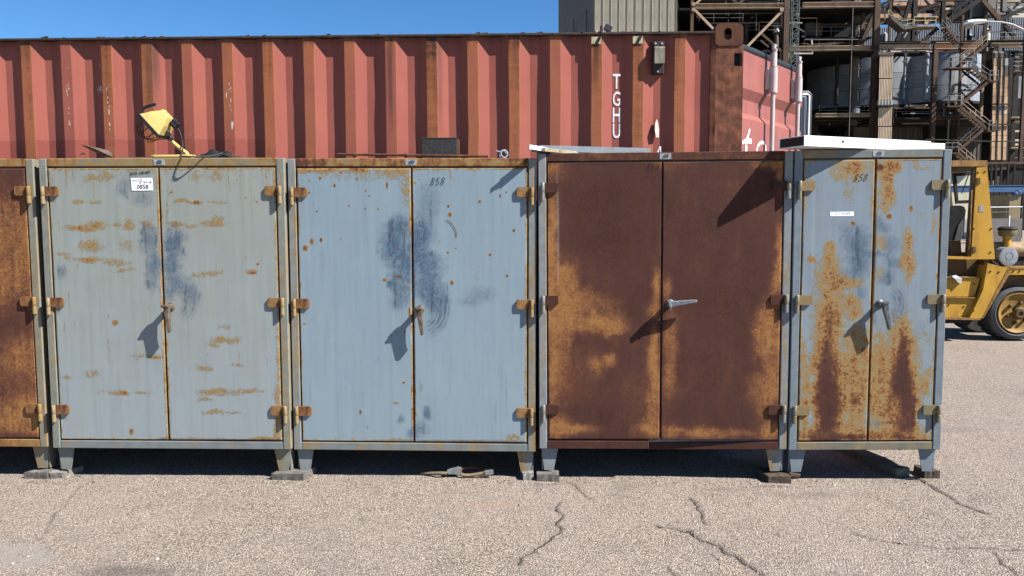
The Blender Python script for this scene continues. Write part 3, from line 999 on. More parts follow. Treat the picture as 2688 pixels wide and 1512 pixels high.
M_HANDLE = {
    'A': m_plain('worn bronze handle', (.26, .20, .155), .42, .35, .35, 30, dirt=.6),
    'B': m_plain('worn brown handle', (.24, .17, .125), .42, .35, .4, 30, dirt=.6),
    'C': m_plain('dull steel handle', (.24, .26, .285), .5, .2, .35, 40, dirt=.6),
    'D': m_plain('dark steel handle', (.22, .24, .26), .42, .5, .4, 60, dirt=.4),
    'E': m_rusty('rusty handle', (.3, .2, .15), .4, .8, 20, 1, .5),
}
CABS = {
    'E': dict(pos=(-4.5812, -.0002, -.0001, -.0025, .2058), w=1.516, h=1.8026, dc=.5),
    'A': dict(pos=(-3.0278, -.0066, .0003, -.0027, .1978), w=1.513, h=1.8071, dc=.4893),
    'B': dict(pos=(-1.5060, .0209, -.0035, -.0045, .1858), w=1.518, h=1.8122, dc=.5000),
    'C': dict(pos=(.0352, .0041, -.0103, .0035, .2041), w=1.517, h=1.8135, dc=.4905),
    'D': dict(pos=(1.5607, -.0182, .0167, .0039, .2065), w=.925, h=1.8198, dc=.5190),
}
LABELS = {
    'E': 'rust brown steel cabinet cut off at the left end of the row',
    'A': 'greenish grey two-door steel cabinet with white lot sticker and orange rust bands',
    'B': 'clean blue grey two-door steel cabinet with 858 handwritten on its right door',
    'C': 'fully rusted dark brown two-door steel cabinet with its handle turned sideways',
    'D': 'narrow grey two-door steel cabinet under the white channel, rusty in its lower half',
}
FRAME = {
    'E': dict(stile=((.30, .31, .27), .18, .54), top=((.26, .25, .17), .38, .80), bot=((.2, .15, .1), .50, .80)),
    'A': dict(stile=((.30, .32, .29), .10, .56), top=((.27, .27, .21), .30, .74), bot=((.27, .30, .31), .05, .46)),
    'B': dict(stile=((.31, .345, .355), .08, .66), top=((.26, .24, .16), .40, .96), bot=((.27, .30, .30), .10, .56)),
    'C': dict(stile=((.33, .36, .38), .04, .60), top=((.10, .08, .06), .74, 1.0), bot=((.10, .07, .05), .84, 1.0)),
    'D': dict(stile=((.25, .30, .34), .02, .34), top=((.24, .26, .26), .12, .56), bot=((.22, .22, .19), .20, .52)),
}
DOORPAINT = {
    'E': (GREENGREY, GREENGREY, .8), 'A': ((.370, .398, .365), (.380, .435, .460), .35), 'B': ((.305, .405, .480), (.340, .430, .485), .35),
    'C': ((.3, .33, .35), (.3, .33, .35), .5), 'D': ((.27, .335, .40), (.32, .37, .39), .55)}
HANDLE_ROT = {'E': 4, 'A': 4, 'B': 6, 'C': 97, 'D': 13}
DEPTH = .55
CM = {}
for key, c in CABS.items():
    M = cab_frame(*c['pos'])
    CM[key] = M
    w, h = c['w'], c['h']
    root = thing('storage_cabinet', (0, 0, 0), LABELS[key], 'cabinet', 'steel cabinets standing in a row')
    root.matrix_world = M @ Matrix.Translation((0, 0, -.145))
    root.rotation_mode = 'XYZ'

    def P(mb, name, mat, smooth=False, parent=None):
        # geometry is written with z=0 at the bottom of the body; the thing's base is the foot
        o = link(name, mb.mesh(name, mat, smooth, (0, 0, -.145)), parent or root)
        return o
    fr = FRAME[key]
    ms = m_rusty('stile paint ' + key, *fr['stile'], scale=6, streak=.30, rough=.5, bump=.3, blotch=.55)
    mt = m_rusty('top rail paint ' + key, *fr['top'], scale=5, streak=6, rough=.55, bump=.3, blotch=.45)
    mbm = m_rusty('bottom rail paint ' + key, *fr['bot'], scale=4, streak=4, rough=.55, bump=.25, blotch=.35)
    T = .048
    P(MB().box((.003, .036, .003), (w - .003, DEPTH, h - .003)), 'body', ms)
    for a, b in ((0, T), (w - T, w)):
        P(MB().box((a, -.0025, 0), (b, .035, h - .0025), None, .004), 'stile', ms)
    P(MB().box((T + .0008, 0, h - .050), (w - T - .0008, .035, h), None, .004), 'top_rail', mt)
    if key == 'C':
        xm = w * .445
        bl = P(MB().box((T + .0008, -.002, 0), (xm, .033, .050), None, .003), 'bottom_rail', mbm)
        a = .034 / (w - T - xm)
        Mr = Matrix.Translation((w - T - .001, 0, 0)) @ Matrix.Rotation(-a, 4, 'Z') @ Matrix.Rotation(R(-1.0), 4, 'Y')
        P(MB().box((-(w - T - xm), 0, 0), (0, .010, .047), Mr, .003), 'bottom_rail', mbm)['label'] = 'bent half of the bottom rail'
    else:
        P(MB().box((T + .0008, 0, 0), (w - T - .0008, .035, .050), None, .004), 'bottom_rail', mbm)
    # doors
    dm = m_door('door paint ' + key, DOORPAINT[key][0], DOORPAINT[key][1], DOORPAINT[key][2], {'C': .42, 'E': .55}.get(key, 1.0))
    xc = c['dc'] * w
    spans = ((T + .008, xc - .005), (xc + .005, w - T - .008))
    for di, (a, b) in enumerate(spans):
        me = door_mesh(key, M, a, b, .058, h - .060, dm, seed=WEAR[key]['seed'] + di, di_=di)
        d = link('door', me, root, (0, 0, .145))
    # hinges
    for side in (1, -1):
        lf, b1, b2 = hinge_meshes(side, (M_HINGE[key], M_BARREL[key]))
        for z in (1.607, .925, .250):
            hx = .0385 if side == 1 else w - .0385
            o = link('hinge', lf, root, (hx, 0, z + .145))
            link('barrel', b1, o)
            link('pin_knuckle', b2, o)
    # handle on the right-hand door
    am, lv = handle_meshes((M_HANDLE[key], M_HANDLE[key]))
    hz = {'A': .905, 'B': .898, 'C': .902, 'D': .905, 'E': .9}[key]
    o = link('handle', am, root, (xc + .045, 0, hz + .145))
    o.rotation_euler = (0, -R(HANDLE_ROT[key]), 0)
    link('lever', lv, o)
    # legs
    for xs, yy in ((1, .030), (-1, .030), (1, DEPTH - .03), (-1, DEPTH - .03)):
        L = MB()
        poly = [(.012, .0), (.118, .0), (.090, -.145), (.030, -.145)]
        if xs < 0:
            poly = [(w - x, z) for x, z in poly][::-1]
        L.prism(poly, yy, yy + .007, 'y')
        sx = .018 if xs > 0 else w - .018
        yb = (.0, .09) if yy < .2 else (-.09, .0)
        L.prism([(yy + yb[0] + .008, 0), (yy + yb[1] + .008, 0), (yy + (.05 if yy < .2 else -.01) + .008, -.145), (yy + .008 + (0 if yy < .2 else -.06), -.145)], sx - .003, sx + .004, 'x')
        P(L, 'leg', ms)
    # maker's plate on the top rail
    bx = {'A': .745, 'B': .757, 'C': .761, 'D': .492, 'E': .76}[key]
    bp = P(MB().box((bx - .034, -.0025, h - .043), (bx + .034, .001, h - .009), None, .001), 'brand_plate', M_PLATE)
    lb = MB()
    for (u0, u1, v0, v1) in ((-.004, .018, .026, .029), (-.012, .016, .020, .0235), (-.016, .010, .013, .0175), (-.018, .014, .007, .0105), (.012, .018, .012, .024)):
        lb.box((bx + u0, -.0032, h - .043 + v0), (bx + u1, -.0022, h - .043 + v1))
    P(lb, 'lettering', M_PRINT, parent=bp)

    def loc(px, py, dy=-.002):
        p = M.inverted() @ Vector(at(px, py, 0))
        return p.x, p.z
    if key == 'A':
        x0, z0 = loc(348, 500.5)
        x1, z1 = loc(402, 467)
        sl_ = P(MB().prism([(x0, z0), (x1 + .001, z0 + .001), (x1 - .001, z1), (x0 - .003, z1 - .001)], -.0028, -.0016, 'y'), 'lot_sticker', M_WHITE)
        sl_['label'] = 'white lot sticker reading 0858'
        W_, H_ = x1 - x0, z1 - z0

        def TX(u, v):
            return Matrix.Translation((x0 + u * W_, -.0034, z0 + v * H_)) @ Matrix.Rotation(R(90), 4, 'X')
        t, tw = text_mb('0858', H_ * .47, TX(.24, .14), 0, .0006)
        P(t, 'lettering', M_PRINT, parent=sl_)
        t, tw = text_mb('AUCT', H_ * .23, TX(.03, .72), 0, .0003)
        P(t, 'lettering', M_GREYPRINT, parent=sl_)
        t, _ = text_mb('O', H_ * .23, TX(.03, .72) @ Matrix.Translation((tw * 1.04, 0, 0)), 0, .0003)
        ring = scrawl(' ', 0, 0, 1, 1, 1, 0)
        cx = x0 + .03 * W_ + tw * 1.16
        ribbon(t, [(cx - .006, z0 + .93 * H_), (cx, z0 + .955 * H_), (cx + .006, z0 + .93 * H_)], .0018, -.0034)
        P(t, 'lettering', M_REDPRINT, parent=sl_)
        t, _ = text_mb('LOT #', H_ * .10, TX(.03, .50), 0, 0)
        P(t, 'lettering', M_GREYPRINT, parent=sl_)
        q = scrawl('x', x0 + .36 * W_, z0 + .54 * H_, .013, .014, .0022, -.0036)
        q.add(*(lambda m: (m.v, m.f))(scrawl('4', x0 + .56 * W_, z0 + .56 * H_, .014, .018, .0022, -.0036)))
        q.add(*(lambda m: (m.v, m.f))(scrawl('>', x0 + .70 * W_, z0 + .55 * H_, .032, .018, .0022, -.0036)))
        P(q, 'handwriting', M_INK, parent=sl_)
        xa, za = loc(345, 459)
        P(scrawl('WITH CABINET', xa, za, .0082, .0135, .0026, -.0032, .28, .10, .1), 'handwriting', M_INK)
    if key == 'B':
        xa, za = loc(1127, 486)
        P(scrawl('858', xa, za, .026, .044, .0032, -.0032, .18, .04, .25), 'handwriting', M_INK)
        sc_ = MB()
        pts = [(1172, 577), (1183, 585), (1192, 597), (1197, 610), (1197, 622)]
        ribbon(sc_, [loc(*p) for p in pts], .005, -.0027)
        P(sc_, 'scratch', M_HINGE['A'])
    if key == 'C':
        xa, za = loc(1697, 446)
        P(scrawl('858', xa, za, .022, .036, .0022, -.0032, .18, .03, .25), 'handwriting', m_plain('faded ink', (.045, .028, .026), .7, var=.4, scale=60))
    if key == 'D':
        xa, za = loc(2236, 477)
        P(scrawl('858', xa, za, .024, .042, .0030, -.0032, .16, .03, .35), 'handwriting', M_INK)
        x0, z0 = loc(2176, 567.5)
        x1, z1 = loc(2238.5, 555.5)
        tp = P(MB().prism([(x0 + .004, z0), (x1, z0 + .001), (x1, z1), (x0, z1 - .001), (x0, z0 + .009)], -.0030, -.0014, 'y'), 'name_tape', M_WHITE)
        t, _ = text_mb('O-1 STUFF', (z1 - z0) * .78, Matrix.Translation((x0 + .026, -.0036, z0 + .0075)) @ Matrix.Rotation(R(90), 4, 'X'), 0, 0)
        P(t, 'lettering', M_GREYPRINT, parent=tp)

# ------------------------------------------------------------------ the red shipping container
CY = .62            # plane of the outer ridges
RID0, PITCHX = .9495, .2785
CX1 = 1.405         # right-hand end
TOPZ = 2.868


def m_container():
    k = NT('container red paint', .55, 0, .1)
    r, g, b = k.attr('wear')
    xyz = k.sep(k.co())
    fine = k.noise(120, 4, .7)
    mid = k.noise(14, 4, .65)
    run = k.noise(26, 4, .6, k.co((1, 1, .05)))
    cross = k.noise(30, 3, .6, k.co((.12, 1, 1.6)))
    base = k.mix(k.mr(k.noise(1.3, 3, .5), .35, .65), (.405, .130, .098), (.365, .112, .088))
    base = k.mix(k.mr(run, .52, .70, 0, .22), base, (.20, .062, .045))
    # the darker band that was painted over low down at the left
    edge = k.math('ADD', xyz[2], k.math('MULTIPLY', k.math('SUBTRACT', k.noise(7, 2), .5), .012))
    band = k.math('MULTIPLY', k.mr(edge, BAND_Z - .002, BAND_Z + .002, 1, 0), k.mr(xyz[0], BAND_X - .01, BAND_X + .01, 1, 0))
    base = k.mix(band, base, (.310, .090, .072))
    # rust on the ridges
    sv = k.math('ADD', r, k.math('MULTIPLY', k.math('SUBTRACT', run, .5), k.mr(r, 0, .4, .15, .9)))
    sv = k.math('ADD', sv, k.math('MULTIPLY', k.math('SUBTRACT', cross, .5), k.mr(r, 0, .5, .0, .55)))
    sv = k.math('ADD', sv, k.math('MULTIPLY', k.math('SUBTRACT', mid, .5), k.mr(r, 0, .4, .1, .5)), clamp=True)
    cc = k.mix(k.mr(sv, .22, .5), base, (.400, .145, .070))
    cc = k.mix(k.mr(sv, .50, .85), cc, (.235, .083, .042))
    cc = k.mix(k.mr(sv, .82, 1.0), cc, (.075, .040, .030))
    # black runs from the roof edge
    cc = k.mix(k.math('MULTIPLY', g, k.mr(run, .3, .6, .4, 1.0), clamp=True), cc, (.055, .040, .036))
    # chipped paint showing white filler
    ch = k.math('MULTIPLY', b, k.mr(k.noise(60, 3, .7, k.co((1, 1, .45))), .50, .56), clamp=True)
    cc = k.mix(k.mr(ch, .35, .55), cc, (.72, .68, .66))
    k.color(cc)
    k.rough(k.mr(sv, .2, .7, .46, .85))
    k.bump(k.math('ADD', mid, k.math('MULTIPLY', fine, k.mr(sv, .2, .6, .1, .6))), .15, .002)
    return k.m


_b = at(300, 367, CY + .015)
BAND_Z = float(_b[2])
BAND_X = float(at(722, 367, CY)[0]) + 4.7
M_CON = m_container()
M_POST = m_plain('scaling rust', (.215, .080, .044), .85, var=.5, scale=16, bump=.8, dirt=.7, dirtc=(.075, .042, .035))
M_CAST = m_rusty('rusted casting', (.16, .065, .045), .74, .90, 12, 1, .8, bump=.7, blotch=.25)
M_TAR = m_plain('tarred roof edge', (.055, .045, .042), .8, var=.5, scale=20, bump=.4, dirt=.5, dirtc=(.16, .06, .04))
M_CONPLAIN = m_plain('container red plain', (.345, .112, .098), .5, var=.12, scale=4, dirt=.25, dirtc=(.2, .07, .04))
M_DOORRED = m_plain('container door pink red', (.385, .135, .115), .5, var=.10, scale=3, dirt=.35, dirtc=(.24, .08, .05))
M_RUBBER = m_plain('door gasket rubber', (.032, .035, .040), .55, var=.25, scale=14)
M_ROD = m_plain('pinkish white paint', (.68, .60, .585), .45, var=.10, scale=9, dirt=.25, dirtc=(.35, .16, .10))
M_LETTER = m_plain('white stencil paint', (.66, .64, .66), .5, var=.15, scale=50, dirt=.35, dirtc=(.4, .15, .13))
M_BLACK = m_plain('black paint', (.02, .02, .02), .5, var=.3)
M_YELLOWDECAL = m_plain('faded yellow decal', (.60, .52, .34), .6, var=.2, scale=30, dirt=.4)

con = thing('shipping_container', (-4.7, CY, 0), 'long corrugated red shipping container with rusty ridges behind the cabinets', 'container')


def corrug():
    """x and depth samples of the corrugated side; returns arrays and a per-column ridge coordinate"""
    xs, ys, ti = [], [], []
    N = 40
    for k in range(-N, 1):
        x0 = RID0 + k * PITCHX
        for t0, t1, d0, d1, n, kind in ((0, .070, 0, 0, 7, 0), (.070, .143, 0, .038, 6, 1), (.143, .213, .038, .038, 6, 2), (.213, .2785, .038, 0, 5, 3)):
            for i in range(n):
                u = i / n
                xs.append(x0 + t0 + (t1 - t0) * u)
                ys.append(CY + d0 + (d1 - d0) * u)
                ti.append((k, (t0 + (t1 - t0) * u)))
    # last ridge before the post
    return np.array(xs), np.array(ys), np.array(ti)


cx, cyy, cti = corrug()
zz = np.linspace(.16, TOPZ - .012, 190)
Xg, Zg = np.meshgrid(cx, zz, indexing='ij')
Yg = np.repeat(cyy[:, None], len(zz), 1)
Yg = Yg + .0038 * fbm(Xg, Zg, 2.4, 3, 31) + .0012 * fbm(Xg, Zg * .4, 7, 2, 32)
Xg = Xg + .0048 * fbm(Xg * .3, Zg, 2.2, 3, 33)
KK = np.repeat(cti[:, 0][:, None], len(zz), 1)
TT = np.repeat(cti[:, 1][:, None], len(zz), 1)
hz = np.random.default_rng(5)
ridge_r = {k: hz.uniform(.18, .55) for k in range(-60, 3)}
for k, v in {0: .55, -1: .62, -2: .62, -3: .40, -4: .62, -5: .50, -6: .66, -7: .30, -8: .34, -9: .42, -10: .50, -11: .36, -12: .28, -13: .52, -14: .48, -15: .12, -16: .58, -17: .42}.items():
    ridge_r[k] = v
rr = np.vectorize(lambda k: ridge_r.get(int(k), .4))(KK)
on = (TT < .078)
hgt = np.clip((Zg - 1.9) / .9, 0, 1)
rust = np.where(on, rr * (.62 + .55 * hgt), .06) + np.where((TT >= .078) & (TT < .143), .10 * rr, 0)
rust += .18 * (fbm(Xg, Zg, 3.1, 4, 35)) * np.where(on, 1, .35)
rust += np.where(TT > .235, .18 * rr, 0)
rust += np.clip((Zg - 2.76) / .1, 0, 1) * .18
dark = np.zeros_like(rust)
for (k, t0, w, z0, am) in ((-13, .06, .03, 2.25, .7), (-13, .09, .03, 2.35, .75), (-7, .03, .022, 2.15, .75), (-6, .092, .018, 2.1, .55), (-2, .03, .024, 2.45, .7), (-1 + -2, .035, .02, 2.6, .3), (-11, .02, .02, 2.6, .35), (-4, .04, .02, 2.5, .3), (-16, .02, .06, 2.6, .45), (0, .03, .03, 2.6, .5), (-1, .05, .02, 2.55, .45)):
    x0 = RID0 + k * PITCHX + t0
    dark = np.maximum(dark, np.clip(1.3 - np.abs(Xg - x0 - .004 * fbm(Xg, Zg, 3, 2, 44)) / w, 0, 1) * np.clip((Zg - z0) / .3, 0, 1) * am)
dark = np.maximum(dark, np.clip((Zg - 2.80) / .05, 0, 1) * .55)
chips = np.zeros_like(rust)
ppx, ppy = pxproj(Xg, Yg, Zg)
for (qx, qy, rx, ry, am) in ((178, 235, 5, 22, 1), (179, 180, 3, 10, .9), (181, 290, 4, 14, .9), (182, 325, 5, 16, .8), (262, 236, 8, 14, 1), (283, 236, 6, 10, 1), (285, 270, 4, 36, 1), (288, 320, 4, 28, .9), (262, 173, 4, 5, .9), (281, 174, 3, 5, .9), (603, 230, 6, 16, 1), (606, 275, 4, 22, .9), (600, 170, 3, 12, .7), (609, 325, 5, 20, .9), (594, 250, 3, 10, .8), (500, 345, 4, 18, .6), (60, 320, 3, 40, .6), (78, 250, 3, 30, .5), (476, 235, 4, 10, .5), (1335, 345, 3, 22, .45), (1040, 320, 3, 30, .35)):
    chips = np.maximum(chips, np.clip(1.4 - np.hypot((ppx - qx) / rx, (ppy - qy) / ry), 0, 1) * am * .85)
me = grid_mesh('side_panel', M_CON, np.stack([Xg + 4.7, Yg - CY, Zg], -1), smooth=True)
me.set_sharp_from_angle(angle=R(18))
set_attr(me, 'wear', np.clip(np.stack([rust, dark, chips], -1), 0, 1).reshape(-1, 3))
link('side_panel', me, con)
XL = float(cx[0])
build(MB().box((XL - .1, CY - .012, TOPZ - .016), (1.206, CY + .055, TOPZ), None, .003), 'top_rail', M_TAR, con)
build(MB().box((XL - .1, CY - .006, .02), (1.17, CY + .06, .165), None, .004), 'bottom_rail', M_CONPLAIN, con)
build(MB().box((XL - .1, CY + .058, TOPZ - .045), (CX1 - .01, CY + 2.37, TOPZ - .006)), 'roof', M_CONPLAIN, con)
build(MB().box((XL - .1, CY + 2.37, .1), (CX1 - .01, CY + 2.42, TOPZ)), 'rear_panel', M_CONPLAIN, con)
build(MB().box((XL - .14, CY, .1), (XL - .1, CY + 2.42, TOPZ)), 'end_panel', M_CONPLAIN, con)
build(MB().box((XL - .1, CY + .07, .12), (CX1 - .01, CY + 2.37, .17)), 'floor_pan', M_CONPLAIN, con)
# ragged tar and dirt along the roof edge
cl = MB()
g = random.Random(3)
x = -4.2
while x < 1.2:
    dens = .35 if x < -.2 else .95
    if g.random() < dens:
        w_, h_ = g.uniform(.012, .05), g.uniform(.001, .007)
        yy = CY + g.uniform(-.010, .03)
        cl.box((x, yy, TOPZ - .006), (x + w_, yy + g.uniform(.012, .03), TOPZ + h_), Matrix.Translation((x, yy, TOPZ)) @ Matrix.Rotation(g.uniform(-.3, .3), 4, 'Y') @ Matrix.Rotation(g.uniform(-.4, .4), 4, 'Z') @ Matrix.Translation((-x, -yy, -TOPZ)), .002)
    x += g.uniform(.012, .06)
stuff(build(cl, 'roof_edge_debris', M_TAR, con))
# corner post with its lip, key slot and casting
POST0, POSTF = 1.1765, 1.222
pz0, pz1 = .118, 2.775
sl0, sl1 = float(at(1938, 176, CY)[2]), float(at(1938, 140, CY)[2])
sx = float(at(1929, 160, CY)[0])
lip = MB()
lip.prism([(1.160, CY + .050), (POST0, CY + .050), (POST0 + .012, CY + .012), (POSTF, CY + .004), (POSTF, CY + .012), (POST0 + .018, CY + .022), (POST0 + .006, CY + .060), (1.160, CY + .060)][::-1], pz0, TOPZ - .02, 'z')
build(lip, 'post_lip', M_POST, con)
pp = MB()
nz = 160
xsP = np.linspace(POSTF, CX1, 22)
zsP = np.linspace(pz0, pz1, nz)
XP, ZP = np.meshgrid(xsP, zsP, indexing='ij')
YP = CY + .004 + .0030 * fbm(XP, ZP, 16, 4, 61) + .0020 * fbm(XP * 2, ZP * .5, 20, 3, 62)
I = np.arange(22 * nz).reshape(22, nz)
keep = []
for i in range(21):
    for j in range(nz - 1):
        xm, zm = (xsP[i] + xsP[i + 1]) / 2, (zsP[j] + zsP[j + 1]) / 2
        if xm > sx and xm < CX1 - .008 and sl0 < zm < sl1:
            continue
        keep.append((int(I[i, j]), int(I[i + 1, j]), int(I[i + 1, j + 1]), int(I[i, j + 1])))
pp.add(list(zip(XP.ravel(), YP.ravel(), ZP.ravel())), keep)
pp.box((CX1 - .004, CY + .004, pz0), (CX1, CY + .30, pz1))
pp.box((POSTF, CY + .065, pz0), (CX1 - .006, CY + .07, pz1))
build(pp, 'corner_post', M_POST, con, smooth=True)
build(MB().box((sx - .01, CY + .045, sl0 - .01), (CX1 - .0065, CY + .050, sl1 + .01)), 'slot_shade', M_BLACK, con)  # black plate put in for the shaded depth of the slot
ca = MB()
a0, a1, b0, b1 = 1.2135, 1.4000, 2.7735, 2.9210
n = 40
hx, hz_ = (float(at(1911, 89, CY)[0]), float(at(1911, 89, CY)[2]))
outer, inner = [], []
for i in range(n):
    t = 2 * math.pi * i / n
    ux, uz = math.cos(t), math.sin(t)
    # rounded rectangle by superellipse; lower corners square
    e = 7 if uz < 0 else 5.0
    q = (abs(ux) ** e + abs(uz) ** e) ** (-1 / e)
    outer.append(((a0 + a1) / 2 + ux * q * (a1 - a0) / 2, (b0 + b1) / 2 + uz * q * (b1 - b0) / 2))
    zst = (.0395 - .0245) * (1 if uz > 0 else -1)
    inner.append((hx + ux * .0245, hz_ + uz * .0245 + zst))
yf, yb = CY - .004, CY + .030
V = [(p[0], yf, p[1]) for p in outer] + [(p[0], yf, p[1]) for p in inner] + [(p[0], yb, p[1]) for p in inner] + [(p[0], CY + .16, p[1]) for p in outer]
Fs = []
for i in range(n):
    j = (i + 1) % n
    Fs += [(i, i + n, j + n, j), (i + n, i + 2 * n, j + 2 * n, j + n), (j, j + 3 * n, i + 3 * n, i)]
ca.add(V, Fs)
ca.prism(outer[::-1], CY + .155, CY + .16, 'y')
build(ca, 'corner_casting', M_CAST, con)
# vent cover
M_VENTP = m_plain('dark vent plate', (.045, .040, .042), .6, var=.4, scale=30, dirt=.5, dirtc=(.16, .08, .05))
M_VENTC = m_plain('weathered vent hood', (.33, .30, .235), .7, var=.25, scale=18, dirt=.6, dirtc=(.08, .07, .06), bump=.3)


def rect(px0, py0, px1, py1, Y):
    p, q = at(px0, py1, Y), at(px1, py0, Y)
    return p[0], q[0], p[2], q[2]


u0, u1, v0, v1 = rect(1713.5, 108, 1744, 194, CY - .01)
vp = build(MB().box((u0, CY - .012, v0), (u1, CY + .036, v1), None, .004), 'vent', M_VENTP, con)
u2, u3, v2, v3 = rect(1718, 119.5, 1745.5, 167.5, CY - .04)
hm = MB()
hm.prism([(CY - .014, v3), (CY - .040, v3 - .006), (CY - .046, v3 - .015), (CY - .046, v2 + .004), (CY - .040, v2), (CY - .014, v2 + .004)], u2, u3, 'x')
build(hm, 'vent_hood', M_VENTC, vp)
bo = MB()
for px, py in ((1720.5, 115), (1737, 115), (1726, 188)):
    p = at(px, py, CY - .012)
    bo.lathe([(.007, 0), (.007, .004), (.004, .007)], (p[0], CY - .012, p[2]), (0, -1, 0), 10)
build(bo, 'bolts', M_ROD, vp)
# hazard decals at the top of two ridges
for (xa, xb, yt, yb_, offs) in ((1552.5, 1579, 96.5, 115.5, .3), (1661, 1688, 95, 114.5, .2)):
    u0, u1, v0, v1 = rect(xa, yt, xb, yb_, CY - .003)
    st = build(MB().box((u0, CY - .0065, v0), (u1, CY - .0052, v1)), 'hazard_decal', M_YELLOWDECAL, con)
    s_ = MB()
    W_, H_ = u1 - u0, v1 - v0
    for t in (offs,):
        s_.prism([(u0 + t * W_, v0 + .001), (u0 + (t + .36) * W_, v0 + .001), (u0 + min(1, t + .74) * W_, v1 - .001), (u0 + (t + .38) * W_, v1 - .001)], CY - .0074, CY - .0066, 'y')
    build(s_, 'stripe', M_BLACK, st)
u0, u1, v0, v1 = rect(1640, 95.5, 1657, 113, CY + .02)
st = build(MB().prism([(u0, CY + .039), (u1, CY + .0135), (u1, CY + .0120), (u0, CY + .0375)], v0, v1, 'z'), 'hazard_decal', M_YELLOWDECAL, con)
# owner code, painted down the flat between two ridges
LY = CY + .038 - .0032
for chx, (ya, yb_) in zip('TGHU', ((194, 233), (240, 278.5), (282.5, 321.5), (324.5, 363))):
    u0, u1, v0, v1 = rect(1608.5, ya, 1628.5, yb_, LY)
    mb, w_ = text_mb(chx, 1.0, Matrix.Identity(4), 0, .012)
    V = np.array(mb.v)
    mn, mx = V.min(0), V.max(0)
    V = (V - mn) / np.maximum(mx - mn, 1e-9)
    mb.v = [(u0 + p[0] * (u1 - u0), LY, v0 + p[1] * (v1 - v0)) for p in V]
    o = build(mb, 'code_letter', M_LETTER, con)
    o['label'] = 'white painted letter ' + chx
u0, u1, v0, v1 = rect(1722, 384, 1734, 402, LY)
mb = MB()
mb.prism([(u0 - .02, v0 - .05), (u0, v0 - .05), (u1 - .004, v1 - .012), (u1 - .004, v0 - .05), (u1 + .006, v0 - .05), (u1 + .006, v1), (u1 - .006, v1)], LY - .0004, LY + .0004, 'y')
build(mb, 'code_letter', M_LETTER, con)
# torn flake of label
fl = MB()
pts = [at(1724, 313, CY + .02), at(1720, 322, CY + .01), at(1719, 340, CY - .005), at(1722, 360, CY + .0), at(1729, 361, CY + .02), at(1730, 340, CY + .025), at(1727, 322, CY + .03)]
fl.add([tuple(p) for p in pts] + [(p[0] + .001, p[1] + .002, p[2]) for p in pts], [tuple(range(7)), tuple(range(13, 6, -1))] + [(i, i + 7, (i + 1) % 7 + 7, (i + 1) % 7) for i in range(7)])
build(fl, 'peeling_label', m_plain('peeling label', (.62, .58, .52), .6, var=.3, scale=60, dirt=.6, dirtc=(.1, .08, .06)), con)

# ---- the swung-out door leaf: hinge on the corner post, outer face turned towards the camera
HNG = Vector((CX1 + .006, CY + .03, 0))
DD = Vector((.605, .796, 0)).normalized()
DN = Vector((DD.y, -DD.x, 0))                      # outward normal of the door's outer face
DW, DZ0, DZ1 = 1.17, .30, 2.748
MD = Matrix(((DD.x, -DN.x, 0, HNG.x), (DD.y, -DN.y, 0, HNG.y), (0, 0, 1, 0), (0, 0, 0, 1)))     # local x along door, y into the sheet, z up


def dpx(px, py, off=0.0):
    """photo pixel on the plane of the open door -> (along, height)"""
    d = CF * F + CR * (px - PW / 2) - CU * (py - PH / 2)
    n_ = np.array(DN)
    t = ((np.array(HNG) + n_ * off - CO) @ n_) / (d @ n_)
    p = CO + d * t
    return float((p - np.array(HNG)) @ np.array(DD)), float(p[2])


dz = [DZ0]
prof = []
za, zb = dpx(1960, 233)[1], dpx(1960, 330)[1]
# horizontal corrugations: proud band, slope in, recess, slope out
zt = DZ1
bands = [(DZ1, 0.0), (dpx(1960, 233)[1], 0.0), (dpx(1960, 258)[1], .040), (dpx(1960, 295)[1], .040), (dpx(1960, 312)[1], .0)]
step = bands[1][1]
P2 = []
z = bands[0][0]
h1, h2, h3, h4 = bands[1][0], bands[2][0], bands[3][0], bands[4][0]
per = .56
for k in range(5):
    for (zz_, y_) in ((h1, 0.0), (h2, .036), (h3, .036), (h4, 0.0)):
        P2.append((y_, zz_ - k * per))
P2 = [(0.0, DZ1)] + [p for p in P2 if p[1] > DZ0 + .02] + [(0.0, DZ0)]
dp = MB()
back = [(.055, DZ0), (.055, DZ1)]
dp.prism([(y, z) for y, z in P2] + back, 0.0, DW, 'x', MD)
dl = build(dp, 'open_door', M_DOORRED, con)
dl['label'] = 'open door leaf with two white locking bars'
gk = MB()
gk.tube([MD @ Vector((-.01, .030, DZ1 + .022)), MD @ Vector((.2, .028, DZ1 + .026)), MD @ Vector((.7, .03, DZ1 + .025)), MD @ Vector((DW - .05, .03, DZ1 + .022)), MD @ Vector((DW + .012, .034, DZ1 - .02)), MD @ Vector((DW + .024, .034, DZ1 - .12)), MD @ Vector((DW + .024, .034, 1.2))], .030, 12)
build(gk, 'gasket', M_RUBBER, dl, True)
